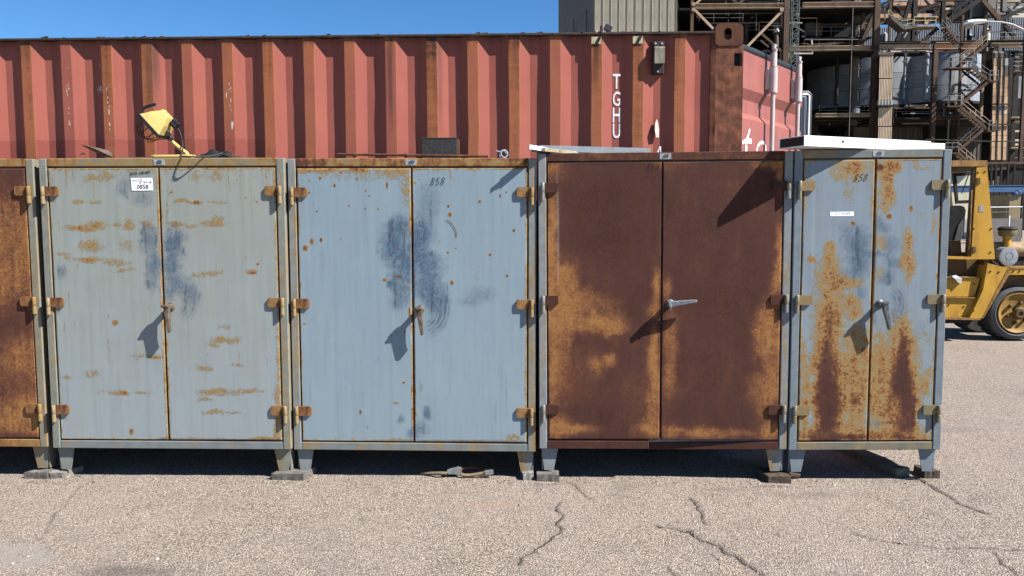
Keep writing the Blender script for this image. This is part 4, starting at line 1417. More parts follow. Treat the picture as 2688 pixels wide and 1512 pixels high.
# locking bars: positions from the photo
for (pxa, pya, pxb, pyb) in ((2033, 160, 2027, 392), (2100, 190, 2092, 360)):
    a = dpx(pxa, pya, .055)
    b = dpx(pxb, pyb, .055)
    xa, xb = a[0], b[0]
    z0 = .2
    s_ = (xa - xb) / (a[1] - b[1])
    xx = (xa + xb) / 2
    yo = -.05
    bar = MB()
    bar.tube([MD @ Vector((xx, yo, z0)), MD @ Vector((xx, yo, a[1] + .02))], .016, 14)
    bo_ = build(bar, 'locking_bar', M_ROD, dl, True)
    cm = MB()
    topz = a[1]
    cm.tube([MD @ Vector((xx, yo, topz - .04)), MD @ Vector((xx, yo, topz + .055))], .023, 14)
    cm.tube([MD @ Vector((xx + .004, yo, topz + .055)), MD @ Vector((xx + .010, yo - .006, topz + .075)), MD @ Vector((xx - .006, yo, topz + .088)), MD @ Vector((xx + .006, yo, topz + .108))], [.015, .019, .015, .019], 10)
    build(cm, 'cam_end', M_ROD, dl, True)
    kp = MB()
    zt_, zb_ = topz - .045, topz - .045 - .165
    kp.tube([MD @ Vector((xx, yo, zb_)), MD @ Vector((xx, yo, zt_))], .029, 16)
    kp.tube([MD @ Vector((xx, yo, zb_ - .012)), MD @ Vector((xx, yo, zb_))], .030, 16)
    kp.box((xx - .034, -.03, zb_ + .01), (xx + .06, -.002, zt_ - .005), MD, .004)
    for zz_ in (zb_ + .03, zt_ - .025):
        kp.lathe([(.010, 0), (.010, .008), (.006, .011)], MD @ Vector((xx - .022, -.03, zz_)), DN, 10)
    build(kp, 'bar_keeper', M_ROD, dl, True)
# hand-painted "to" on the open door, cut off below by the cabinets
for strokes, nm in (([[(1967, 341), (1964, 352), (1960, 365), (1958, 380), (1958, 398), (1962, 412)], [(1949, 374), (1955, 370), (1962, 369), (1971, 371)]], 't'),
                    ([[(1986, 396), (1988, 385), (1993, 377), (2000, 373), (2006, 377), (2009, 386), (2009, 398)], [(1986, 396), (1988, 412), (1998, 420), (2007, 412), (2009, 398)]], 'o')):
    mb = MB()
    for st in strokes:
        pts = [dpx(px, py) for px, py in st]
        for i, (p, q) in enumerate(zip(pts[:-1], pts[1:])):
            L = math.hypot(q[0] - p[0], q[1] - p[1])
            w_ = .034 if nm == 't' and i > 1 else .024
            dx, dz_ = (q[0] - p[0]) / L, (q[1] - p[1]) / L
            nx, nz_ = -dz_ * w_ / 2, dx * w_ / 2
            yA = -.0025
            mb.add([(p[0] + nx - dx * .006, yA, p[1] + nz_ - dz_ * .006), (p[0] - nx - dx * .006, yA, p[1] - nz_ - dz_ * .006), (q[0] - nx + dx * .006, yA, q[1] - nz_ + dz_ * .006), (q[0] + nx + dx * .006, yA, q[1] + nz_ + dz_ * .006)], [(0, 1, 2, 3)], MD)
    o = build(mb, 'painted_letter', M_LETTER, dl)

# the pale trailer beyond the open door
tx0, tx1 = 2040, 2122
TYV = 3.4
trl = thing('box_trailer', tuple(at(2080, 600, TYV)[:2]) + (0,), 'pale grey box trailer with white edge just right of the open container door', 'trailer')
p0, p1 = at(1990, 246, TYV), at(2121, 246, TYV)
X1, ZT = float(p1[0]), float(p1[2])
M_TRL = m_plain('pale grey trailer skin', (.40, .42, .48), .4, var=.05, scale=3)
M_TRW = m_plain('white edging', (.75, .76, .78), .4, var=.05)
M_TRD = m_plain('dark trailer frame', (.06, .06, .065), .5, var=.2)
build(MB().box((X1 - .75, TYV, .55), (X1, TYV + 3, ZT), None, .03), 'body', M_TRL, trl)
build(MB().tube([(X1 - .75, TYV - .02, ZT - .01), (X1 - .008, TYV - .02, ZT - .01), (X1 + .005, TYV - .02, ZT - .022), (X1 + .005, TYV - .02, .55)], .011, 8), 'edge_trim', M_TRW, trl, True)
p2 = at(2139, 236, TYV)
X2, Z2 = float(p2[0]), float(p2[2])
build(MB().tube([(X1 - .75, TYV + .06, Z2 - .02), (X2 - .045, TYV + .06, Z2 - .02), (X2 - .03, TYV + .06, Z2 - .035), (X2 - .03, TYV + .06, .5)], .026, 8), 'corner_frame', M_TRD, trl, True)
build(MB().tube([(X1 - .75, TYV + .02, Z2 - .055), (X2 - .10, TYV + .02, Z2 - .055), (X2 - .085, TYV + .02, Z2 - .07), (X2 - .085, TYV + .02, .5)], .013, 8), 'seal', M_TRD, trl, True)
for xx in (-.6, -.1):
    build(MB().lathe([(.05, -.1), (.30, -.1), (.30, .1), (.05, .1)], (X1 + xx * .9, TYV + 1.2, .30), (1, 0, 0), 20), 'wheel', M_RUBBER, trl, True)

# ------------------------------------------------------------------ timber packing under the legs
M_TIMBER = m_plain('weathered grey timber', (.30, .275, .24), .85, var=.35, scale=30, bump=.5, dirt=.6, dirtc=(.06, .05, .045))
M_TIMBERD = m_plain('dark brown timber', (.13, .098, .075), .85, var=.4, scale=30, bump=.5, dirt=.6, dirtc=(.04, .03, .025))
M_TIMBERP = m_plain('pale split timber', (.42, .40, .38), .85, var=.3, scale=40, bump=.5, dirt=.5, dirtc=(.09, .08, .07))


def m_grain(name, c, dark):
    k = NT(name, .85, 0, .2)
    n_ = k.noise(8, 5, .65, k.co((1, 9, 9)))
    e = k.noise(5, 3, .6)
    cc = k.mix(k.mr(n_, .38, .66), tuple(.5 * x for x in c), c)
    cc = k.mix(k.mr(e, .5, .7, 0, .6), cc, dark)
    k.color(cc)
    k.bump(n_, .6, .004)
    return k.m


def board(name, label, pf0, pf1, h, depth, skew, mat, cracks=1, seed=1):
    """a short plank; pf0/pf1 are the two front foot corners on the ground, split lengthwise and rough-sawn"""
    g = random.Random(seed)
    a, b = Vector(at(*pf0, Z=0)), Vector(at(*pf1, Z=0))
    e = b - a
    e.z = 0
    L = e.length
    ex = e.normalized()
    ey = Vector((-ex.y, ex.x, 0))
    nx_, ny_ = 7, 5
    mb = MB()
    V = []
    for k in range(2):
        for i in range(nx_):
            for j in range(ny_):
                u, v = i / (nx_ - 1), j / (ny_ - 1)
                jj = .0035
                p = a + ex * (u * L) + ey * (v * depth) + ex * (skew * v)
                rim = (i in (0, nx_ - 1)) or (j in (0, ny_ - 1))
                z = h if k else -.012
                if k:
                    z += g.uniform(-.003, .003) - (.004 if rim else 0)
                p = p + ex * g.uniform(-jj, jj) + ey * g.uniform(-jj, jj)
                V.append((p.x, p.y, z))
    I = lambda k, i, j: k * nx_ * ny_ + i * ny_ + j
    Fs = []
    for i in range(nx_ - 1):
        for j in range(ny_ - 1):
            Fs.append((I(1, i, j), I(1, i + 1, j), I(1, i + 1, j + 1), I(1, i, j + 1)))
    for i in range(nx_ - 1):
        Fs.append((I(0, i, 0), I(0, i + 1, 0), I(1, i + 1, 0), I(1, i, 0)))
        Fs.append((I(0, i + 1, ny_ - 1), I(0, i, ny_ - 1), I(1, i, ny_ - 1), I(1, i + 1, ny_ - 1)))
    for j in range(ny_ - 1):
        Fs.append((I(0, 0, j + 1), I(0, 0, j), I(1, 0, j), I(1, 0, j + 1)))
        Fs.append((I(0, nx_ - 1, j), I(0, nx_ - 1, j + 1), I(1, nx_ - 1, j + 1), I(1, nx_ - 1, j)))
    mb.add(V, Fs)
    return single(mb, name, mat, label, 'timber block', 'timber packing under the cabinet legs')


GT = m_grain('grey timber', (.28, .26, .235), (.08, .07, .06))
DT = m_grain('dark timber', (.17, .13, .10), (.05, .04, .035))
PT = m_grain('pale timber', (.36, .345, .32), (.12, .11, .10))
board('timber_block', 'weathered grey board, left one of two under the leftmost cabinet legs', (65, 1256.5), (125, 1257), .045, .15, .075, GT, seed=1)
board('timber_block', 'paler grey offcut lying against the left board under the leftmost cabinet legs', (126.5, 1256.5), (163, 1256), .042, .14, .065, PT, seed=2)
board('timber_block', 'split grey board under the legs between the two blue grey cabinets', (714, 1261), (796.5, 1262), .048, .16, .035, GT, seed=3)
board('timber_block', 'small pale broken chip of wood beside the rusty cabinet left leg', (1374, 1262.5), (1402, 1260), .050, .10, .008, PT, seed=4)
board('timber_block', 'cracked grey board under the left leg of the dark rusty cabinet', (1409, 1264.5), (1467.5, 1264.5), .048, .16, .002, GT, seed=5)
board('timber_block', 'dark brown block jutting forward under the right leg of the dark rusty cabinet', (2016, 1269.5), (2076.5, 1270), .050, .19, -.03, DT, seed=6)
board('timber_block', 'dark block under the right leg of the narrow cabinet', (2427, 1255.5), (2466, 1255.5), .050, .13, -.006, DT, seed=7)
p, q = at(2064, 1247, Y=.03), at(2101, 1247, Y=.05)
single(MB().tube([(p[0], .07, .026), (p[0] + .03, .072, .03), (q[0], .08, .026)], [.024, .027, .024], 10), 'timber_block', DT, 'round stub of dark wood under the narrow cabinet left leg', 'timber block', 'timber packing under the cabinet legs')
mb = MB()
mb.bar((2.325, .12, .026), (2.09, .98, .026), .095, .052)
single(mb, 'timber_beam', m_grain('sunlit beam', (.34, .30, .26), (.14, .12, .10)), 'long flat timber plank running back under the narrow cabinet', 'timber beam')

# ------------------------------------------------------------------ loose stones on the asphalt
lo = MB()
g = random.Random(4)
for i in range(420):
    x = g.uniform(-2.6, 2.4)
    y = g.uniform(-1.3, -.02) if i % 3 else g.uniform(-.06, .0)
    s_ = g.uniform(.003, .0075) if g.random() < .93 else g.uniform(.008, .013)
    a0_ = g.uniform(0, 6.3)
    V = []
    for kk in range(6):
        t = a0_ + kk * math.pi / 3
        V.append((x + math.cos(t) * s_ * g.uniform(.7, 1.2), y + math.sin(t) * s_ * g.uniform(.6, 1.0), .001))
    top = [(x + (v[0] - x) * .55, y + (v[1] - y) * .55, s_ * g.uniform(.6, .9)) for v in V]
    lo.add(V + top, [(6, 7, 8, 9, 10, 11)] + [(kk, (kk + 1) % 6, (kk + 1) % 6 + 6, kk + 6) for kk in range(6)])
o = link('loose_stones', lo.mesh('loose_stones', m_plain('loose stone', (.48, .40, .33), .85, var=.4, scale=3)))
stuff(o)
o['label'] = 'small loose stones scattered over the asphalt'
o['category'] = 'stones'

# ------------------------------------------------------------------ leaf bits and flakes drifted against the packing
li = MB()
g = random.Random(14)
for i in range(260):
    cx_ = g.choice((-3.0, -2.85, -1.52, -1.45, .02, .15, 1.5, 1.6, 2.4, -.4, .8)) + g.gauss(0, .16)
    cy_ = g.uniform(-.10, .14)
    r_ = g.uniform(.004, .012)
    t = g.uniform(0, 6.3)
    V = [(cx_ + math.cos(t + q * 1.57) * r_ * (1 if q % 2 else .45), cy_ + math.sin(t + q * 1.57) * r_ * (1 if q % 2 else .45), .003 + g.uniform(0, .005)) for q in range(4)]
    li.add(V, [(0, 1, 2, 3)])
o = stuff(link('leaf_litter', li.mesh('leaf_litter', m_plain('dry flakes', (.14, .10, .07), .85, var=.6, scale=3))))
o['label'] = 'dry leaf bits and rust flakes drifted along the cabinet feet'
o['category'] = 'litter'

# ------------------------------------------------------------------ tools on the ground in the cabinets' shadow
M_STEELG = m_plain('galvanised grey steel', (.36, .37, .38), .5, .2, var=.3, scale=30, dirt=.4)
M_RUSTHANDLE = m_rusty('tan rusty handle', (.28, .24, .20), .2, .62, 20, 1, .7)
TG = thing('lever_tongs', (-.35, .05, 0), 'old rusty lever tongs lying on the ground under the blue grey cabinet', 'tongs')


def zt5(x, y, Y=.05):
    p = at(1080 + .0932 * x, 1190 + .0932 * y, Y)
    return Vector((p[0], p[1], max(p[2], .012)))


hp = [zt5(1000, 500), zt5(1080, 470), zt5(1300, 400), zt5(1390, 420), zt5(1415, 500), zt5(1380, 600), zt5(1300, 615), zt5(1200, 590), zt5(1050, 590), zt5(1000, 560)]
mb = MB()
mb.add([tuple(p) for p in hp] + [(p.x, p.y + .04, p.z + .004) for p in hp], [tuple(range(10))[::-1], tuple(range(10, 20))] + [(i, (i + 1) % 10, (i + 1) % 10 + 10, i + 10) for i in range(10)])
build(mb, 'jaw_housing', M_STEELG, TG)
build(MB().tube([zt5(270, 560, .1), zt5(540, 565, .08), zt5(800, 560), zt5(1000, 565)], [.008, .010, .011, .011], 8), 'handle', M_RUSTHANDLE, TG, True)
build(MB().tube([zt5(1390, 430, .07), zt5(1500, 415, .08), zt5(1700, 390, .09), zt5(2000, 420, .1), zt5(2280, 430, .1)], .009, 8), 'handle', m_rusty('dark handle', (.14, .11, .1), .7, .9, 20), TG, True)
build(MB().tube([zt5(1390, 590), zt5(1500, 620), zt5(1650, 620), zt5(1850, 590), zt5(2050, 555)], .011, 8), 'handle', M_RUSTHANDLE, TG, True)
mb = MB()
a, b = zt5(2065, 545), zt5(2300, 525)
mb.bar(a, b, .03, .022)
build(mb, 'end_socket', M_STEELG, TG)

# ------------------------------------------------------------------ things lying on top of the cabinets
TOPA = 2.004
WL_Y = .22
M_YEL = m_plain('work light yellow', (.74, .56, .20), .45, var=.12, scale=14, dirt=.25, dirtc=(.4, .3, .12))
M_BLK = m_plain('black plastic', (.028, .029, .032), .45, var=.3, scale=20)
M_CABLE = m_plain('grey black cable', (.06, .06, .062), .5, var=.2)


def zl(x, y, Y=WL_Y):
    return Vector(at(340 + .1173 * x, 260 + .1173 * y, Y))


wl = thing('work_light', tuple(zl(1000, 1290)), 'yellow portable work light with black wire guard standing on the greenish cabinet', 'work light')
base = [zl(1400, 1240, .10), zl(560, 1240, .10), zl(500, 1240, .13), zl(490, 1240, .28), zl(560, 1240, .31), zl(1400, 1240, .31), zl(1440, 1240, .28), zl(1440, 1240, .13), zl(1400, 1240, .10)]
for p in base:
    p.z = TOPA + .016
st = build(MB().tube(base, .0125, 10), 'stand', M_YEL, wl, True)
arm = [zl(1330, 1230), zl(1270, 1205), zl(1150, 1120), zl(1040, 1030), zl(950, 945)]
arm[0].z = TOPA + .02
build(MB().tube(arm, [.0125, .0125, .0125, .0125, .010], 10), 'arm', M_YEL, wl, True)
# lamp head: axes in the picture plane
A0, A1 = zl(330, 385), zl(775, 865)
eu = (A1 - A0)
LB = eu.length
eu.normalize()
ev = Vector((0, 1, 0))
ev = (ev - eu * ev.dot(eu)).normalized()
ew = eu.cross(ev).normalized()          # out of the back of the lamp
if ew.x < 0:
    ew = -ew
mid_ = (A0 + A1) / 2


def LP(u, v, w):
    return mid_ + eu * u + ev * v + ew * w


def loftbox(mb, secs):
    V = []
    for (cu, hu, hv, w) in secs:
        V += [LP(cu - hu, -hv, w), LP(cu + hu, -hv, w), LP(cu + hu, hv, w), LP(cu - hu, hv, w)]
    Fs = [(0, 1, 2, 3)]
    for i in range(len(secs) - 1):
        for k in range(4):
            Fs.append((i * 4 + k, (i + 1) * 4 + k, (i + 1) * 4 + (k + 1) % 4, i * 4 + (k + 1) % 4))
    n_ = (len(secs) - 1) * 4
    Fs.append((n_ + 3, n_ + 2, n_ + 1, n_))
    return mb.add(V, Fs)


hb = LB / 2
build(loftbox(MB(), [(0, hb, hb * .92, -.010), (0, hb, hb * .92, .010)]), 'bezel', M_BLK, wl)
build(loftbox(MB(), [(-.001, hb * .94, hb * .86, .0105), (.002, .060, hb * .66, .069), (.0005, .0285, hb * .46, .115), (.0005, .022, hb * .40, .119)]), 'shade', M_YEL, wl)
build(loftbox(MB(), [(-.026, .014, .030, .090), (-.024, .011, .024, .122)]), 'rear_cap', M_YEL, wl)
gd = MB()
for v in (-.055, 0, .055):
    gd.tube([LP(-hb * .95, v, -.008), LP(-hb * .62, v * .8, -.075), LP(-hb * .15, v * .6, -.098), LP(hb * .35, v * .7, -.085), LP(hb * .95, v, -.008)], .0022, 6)
for u in (-.05, 0, .05):
    gd.tube([LP(u, -hb * .85, -.008), LP(u * .9, -hb * .5, -.078), LP(u * .8, 0, -.098), LP(u * .9, hb * .5, -.078), LP(u, hb * .85, -.008)], .0022, 6)
build(gd, 'wire_guard', M_BLK, wl, True)
hd = [zl(330, 320), zl(318, 290), zl(300, 245), zl(320, 205), zl(360, 180), zl(420, 160), zl(500, 132), zl(585, 118)]
build(MB().tube(hd, [.006, .006, .008, .010, .0105, .0105, .0105, .009], 8), 'carry_handle', M_BLK, wl, True)
kn = MB()
kn.tube([zl(845, 715), zl(940, 920)], .013, 10)
kn.tube([zl(870, 780, WL_Y - .025), zl(870, 780, WL_Y + .025)], .015, 10)
kn.tube([zl(930, 895, WL_Y - .02), zl(930, 895, WL_Y + .02)], .012, 10)
build(kn, 'tilt_knuckle', M_BLK, wl, True)
jb = MB()
for (xa, ya, xb, yb_, r_) in ((985, 460, 1100, 590, .016), (930, 520, 1050, 640, .018)):
    jb.tube([zl(xa, ya), zl(xb, yb_)], r_, 8)
jb.tube([zl(1070, 520), zl(1110, 470)], .006, 8)
build(jb, 'plug', M_BLK, wl)
ca_ = [zl(1075, 660), zl(1120, 730), zl(1155, 830), zl(1185, 980), zl(1190, 1100, .16), zl(1175, 1200, .1), zl(1150, 1268, .02), zl(1250, 1282, -.045), zl(1400, 1290, -.062), zl(1560, 1290, -.04), zl(1700, 1284, .0), zl(1850, 1268, .04), zl(2000, 1240, .08), zl(2090, 1205, .1), zl(2180, 1175, .1), zl(2260, 1200, .1), zl(2330, 1268, .1), zl(2500, 1280, .14)]
sm = []
for i in range(len(ca_) - 1):                        # Catmull-Rom smoothing of the cable
    p0, p1, p2, p3 = ca_[max(i - 1, 0)], ca_[i], ca_[i + 1], ca_[min(i + 2, len(ca_) - 1)]
    for j in range(5):
        t = j / 5
        sm.append(.5 * ((2 * p1) + (p2 - p0) * t + (2 * p0 - 5 * p1 + 4 * p2 - p3) * t * t + (3 * p1 - p0 - 3 * p2 + p3) * t ** 3))
sm.append(ca_[-1])
build(MB().tube(sm, .0045, 8), 'cable', M_CABLE, wl, True)

# black mesh bundle
nx_, ny_ = 40, 14
V, Fs = [], []
pa, pb = at(520, 409, .16), at(614, 409, .16)
for i in range(nx_):
    for j in range(ny_):
        u, v = i / (nx_ - 1), j / (ny_ - 1)
        w_ = math.sin(math.pi * u) ** .6 * math.sin(math.pi * v) ** .6
        h_ = .052 * w_ * (1 + .35 * math.sin(9 * u + 3 * v) * math.cos(7 * u)) + .004 * math.sin(60 * u) * math.sin(40 * v) * w_
        V.append((pa[0] + (pb[0] - pa[0]) * u, .10 + .14 * v, TOPA + .001 + h_))
for i in range(nx_ - 1):
    for j in range(ny_ - 1):
        Fs.append((i * ny_ + j, (i + 1) * ny_ + j, (i + 1) * ny_ + j + 1, i * ny_ + j + 1))
k = NT('black netting', .7)
ww = k.vor(160, k.co())
k.color(k.mix(k.mr(ww, .15, .45), (.10, .10, .105), (.012, .012, .013)))
k.bump(ww, .8, .004)
single(MB().add(V, Fs), 'netting_bundle', k.m, 'crumpled black netting bundle beside the yellow work light', 'netting', smooth=True)

# bent leaf of brown sheet
M_BROWN = m_plain('brown sheet', (.16, .115, .095), .6, var=.2, scale=12, dirt=.3)
mb = MB()
n_ = 18
V, Fs = [], []
for i in range(n_):
    t = i / (n_ - 1)
    px = 213 + (294 - 213) * t
    yt = 380 + 26 * t - 9 * math.sin(math.pi * t) * .6 + 6 * t
    P_ = at(px, yt, .12)
    dep = .16 * math.sin(math.pi * min(1, t * 1.02 + .03)) ** .7 + .01
    for j in range(5):
        v = j / 4
        V.append((P_[0], .12 + dep * (v - .2), P_[2] - .030 * math.sin(math.pi * v) * math.sin(math.pi * t)))
for i in range(n_ - 1):
    for j in range(4):
        Fs.append((i * 5 + j, (i + 1) * 5 + j, (i + 1) * 5 + j + 1, i * 5 + j + 1))
m0 = len(V)
V += [(a[0], a[1], a[2] - .004) for a in V]
Fs += [tuple(q + m0 for q in f[::-1]) for f in Fs]
single(mb.add(V, Fs), 'bent_sheet', M_BROWN, 'curled brown sheet standing up behind the greenish cabinet top edge', 'sheet metal', smooth=True)
a, b = at(322, 411, .1), at(402, 411, .1)
mb = MB()
mb.box((a[0], .08, TOPA), (b[0], .2, TOPA + .012), None, .003)
single(mb, 'flat_strip', M_BROWN, 'flat brown strip lying beside the work light stand', 'strip')
tw = MB()
for pts in ([(209, 409), (214, 404), (218, 401), (222, 405)], [(214, 404), (219, 406), (224, 403)]):
    tw.tube([at(*p_, .15) for p_ in pts], .0022, 5)
single(tw, 'twig', M_BROWN, 'tiny reddish twig on the cabinet top near the curled sheet', 'twig')

# rod, black box and clamp on the clean blue grey cabinet
TOPB = 1.998
rd = thing('steel_rod', (-.7, .2, TOPB), 'long rusty steel rod with two clips on the clean blue grey cabinet', 'rod')
a, b = Vector(at(885, 405, .18)), Vector(at(1281, 410.5, .18))
M_ROD2 = m_rusty('rusty rod', (.18, .09, .06), .72, .9, 20, 1, .8)
build(MB().tube([a, b], .0085, 10), 'rod', M_ROD2, rd, True)
for px in (931, 1066):
    p = Vector(at(px, 405.5 + (px - 885) * .014, .18))
    build(MB().lathe([(.0125, -.011), (.0135, -.008), (.0135, .008), (.0125, .011)], p, b - a, 10).box((p.x - .003, p.y - .004, p.z - .02), (p.x + .003, p.y + .004, p.z - .008)), 'clip', M_ROD2, rd)
bx_ = thing('black_box', (-.5, .34, TOPB), 'dull black metal box standing on the clean blue grey cabinet', 'box')
a, b = at(1107, 408, .30), at(1199.5, 361.5, .30)
M_BBOX = m_plain('streaky black box paint', (.045, .044, .046), .65, var=.5, scale=70, bump=.3, dirt=.4, dirtc=(.09, .085, .08))
build(MB().box((a[0], .30, TOPB), (b[0], .44, b[2]), None, .003), 'body', M_BBOX, bx_)
build(MB().box((a[0] - .003, .298, b[2] - .006), (b[0] + .003, .443, b[2] + .002), None, .002), 'lid', M_BBOX, bx_)
c0, c1 = at(1199.5, 408, .33), at(1205, 366, .33)
build(MB().box((c0[0] + .001, .33, TOPB + .012), (c1[0], .36, c1[2]), None, .002), 'side_flange', m_rusty('flange', (.2, .1, .07), .6, .9, 20), bx_)
cl_ = thing('pipe_clamp', (-.26, .15, TOPB), 'small shiny pipe clamp at the right end of the clean blue grey cabinet', 'clamp')
M_SHINY = m_plain('bright plated steel', (.70, .72, .74), .22, .85, var=.12, scale=40)
p = Vector(at(1322, 404, .12))
cc_ = MB().lathe([(.021, -.012), (.026, -.012), (.026, .012), (.021, .012), (.021, -.012)], p, (.55, -.83, .1), 20, False)
build(cc_, 'ring', M_SHINY, cl_, True)
q = Vector(at(1303, 396, .12))
build(MB().bar(p + Vector((-.01, 0, .012)), q, .024, .005).bar(p + Vector((-.02, 0, -.02)), q + Vector((.02, 0, -.03)), .024, .005), 'lug', M_SHINY, cl_)

# pale bars on the dark rusty cabinet
TOPC = 2.016
M_BAR = m_rusty('pale blue grey bar', (.48, .53, .58), .0, .46, 9, 1, .45, bump=.15)
M_WBAR = m_plain('white painted bar', (.74, .75, .76), .45, var=.08, scale=8, dirt=.3)
M_CREAM = m_rusty('cream flaking bar', (.52, .48, .36), .05, .62, 9, 1, .6)
bar_ = MB()
a, b = Vector(at(1417, 388, .20)), Vector(at(1708, 396, .20))
L = thing('angle_bar', (1.0, .2, TOPC), 'long pale blue angle bar with rust spots lying on the dark rusty cabinet', 'bar')
V1 = MB()
V1.bar(a + Vector((0, 0, -.004)), b + Vector((0, 0, -.004)), .004, .034)
V1.bar(a + Vector((0, .022, .0145)), b + Vector((0, .022, .0145)), .042, .004)
build(V1, 'angle', M_BAR, L)
a, b = Vector(at(1390, 397, -.088)), Vector(at(1520, 405, .30))
a.z = TOPC + .032
b.z = TOPC + .014
L = thing('white_bar', (.3, .1, TOPC), 'short white bar poking over the left front corner of the dark rusty cabinet', 'bar')
build(MB().bar(a, b, .004, .026).bar(a + Vector((0, .02, -.012)), b + Vector((0, .02, -.012)), .045, .004), 'angle', M_WBAR, L)
a, b = Vector(at(1426, 397, -.02)), Vector(at(1508, 402, .12))
a.z = TOPC + .022
b.z = TOPC + .012
mb = MB().bar(a, b, .035, .022)
single(mb, 'flaking_bar', M_CREAM, 'short cream flaking bar tucked under the long pale blue bar', 'bar')
a, b = Vector(at(1398, 402, -.07)), Vector(at(1440, 406, .08))
a.z = TOPC + .010
b.z = TOPC + .008
single(MB().bar(a, b, .014, .008), 'thin_strip', M_BLK, 'thin dark strip under the white bar on the dark rusty cabinet corner', 'strip')

# white channel lying askew on the narrow cabinet
TOPD = 2.031
M_CHW = m_plain('bright white enamel', (.86, .87, .90), .35, var=.03, scale=5, dirt=.10, dirtc=(.6, .58, .55))
ch = thing('white_channel', (1.9, 0, TOPD), 'long bright white channel lying askew on the narrow cabinet with a dark open end', 'channel')
c0 = Vector((1.545, -.20, 0))
c1 = Vector((2.555, .24, 0))
ed = (c1 - c0).normalized()
en = Vector((-ed.y, ed.x, 0))
LC = (c1 - c0).length
Mc = Matrix(((ed.x, en.x, 0, c0.x), (ed.y, en.y, 0, c0.y), (0, 0, 1, TOPD), (0, 0, 0, 1)))
HC = .062
cb = MB()
cb.box((0, 0, .003), (LC - .115, .004, HC), Mc)
cb.box((0, .004, HC - .004), (LC - .115, .21, HC), Mc)
cb.box((0, .206, .003), (LC - .115, .21, HC - .004), Mc)
cb.box((0, .004, .003), (LC - .115, .206, .006), Mc)
build(cb, 'channel', M_CHW, ch)
eb = MB()
eb.box((LC - .118, -.002, .004), (LC + .005, .003, HC - .010), Mc)
eb.box((LC - .118, .003, HC - .014), (LC + .005, .20, HC - .010), Mc)
build(eb, 'end_sleeve', M_CHW, ch)
for (u, z, r_) in ((.285, .036, .0085), (LC - .045, .026, .006)):
    ho = MB()
    ho.lathe([(r_, 0), (r_, .0012), (0.0001, .0012)], Mc @ Vector((u, -.0002, z)), -en, 16)
    build(ho, 'bolt_hole', M_BLK, ch)
dk = MB()
dk.box((.006, .004, .0065), (.010, .206, HC - .0045), Mc)
build(dk, 'end_shade', m_plain('open end shade', (.045, .035, .035), .6, var=.3, scale=20), ch)  # dark plate put in for the shade inside the open end

# ------------------------------------------------------------------ the yellow forklift at the right
FY = 5.70
FKY = m_plain('forklift yellow', (.66, .37, .055), .5, var=.14, scale=2.5, dirt=.55, dirtc=(.25, .12, .035))
FKRIM = m_plain('dusty ochre rim', (.40, .235, .06), .6, var=.2, scale=5, dirt=.6, dirtc=(.16, .10, .05))
FKYW = m_plain('worn yellow edge', (.38, .21, .07), .65, var=.35, scale=10, dirt=.9, dirtc=(.10, .05, .035), bump=.3)
FKD = m_plain('grimy dark metal', (.035, .030, .026), .7, var=.4, scale=6)
FKBR = m_plain('brown grimy frame', (.16, .095, .035), .6, var=.3, scale=5, dirt=.5)
TYRE = m_plain('grey tyre rubber', (.055, .055, .058), .85, var=.3, scale=9, dirt=.5, dirtc=(.13, .12, .11))
SIDEWALL = m_plain('dusty tyre sidewall', (.13, .135, .145), .85, var=.2, scale=7)
SEATM = m_plain('black seat vinyl', (.022, .022, .024), .5, var=.3)
SEATG = m_plain('sunlit seat grey', (.105, .11, .115), .6, var=.15, scale=8)
GREYD = m_plain('grey cleaner lid', (.40, .43, .45), .45, .2, var=.15, scale=10, dirt=.25)
RUSTHOOD = m_plain('flaking cream hood', (.46, .33, .20), .7, var=.4, scale=7, dirt=.9, dirtc=(.14, .07, .05), bump=.3)


def fp(px, py, Y=FY):
    p = at(px, py, Y)
    return (p[0], p[2])


fk = thing('forklift', (6.0, 6.2, 0), 'old yellow forklift parked behind the narrow cabinet at the right edge', 'forklift')


def slab(pts, y0, y1, name, mat, parent=None, Y=FY):
    """outline measured at depth Y, thickened from y0 to y1"""
    return build(MB().prism([fp(x, y, Y) for x, y in pts], y0, y1, 'y'), name, mat, parent or fk)


slab([(2462, 421), (2591.5, 421), (2593, 437), (2462, 437)], FY, FY + 1.0, 'roof', FKYW)
slab([(2462, 437.5), (2589, 437.5), (2588, 445), (2462, 445)], FY + .03, FY + .97, 'roof_frame', FKBR)
pl = slab([(2564, 440), (2591.5, 437.5), (2612, 680.5), (2549, 680.5)], FY, FY + .05, 'pillar', FKY)
slab([(2558, 446), (2563.5, 440), (2548.5, 680), (2541.5, 680)], FY + .01, FY + .09, 'pillar_edge', FKBR)
for (x, y, w_, h_) in ((2564, 467, 8, 16), (2552, 648, 8, 14)):
    slab([(x, y), (x + w_, y), (x + w_, y + h_), (x, y + h_)], FY - .015, FY - .001, 'hinge_bracket', FKBR, pl)
slab([(2563, 440), (2591, 437.5), (2612, 680), (2549, 680)], FY + .92, FY + .97, 'pillar', FKBR)
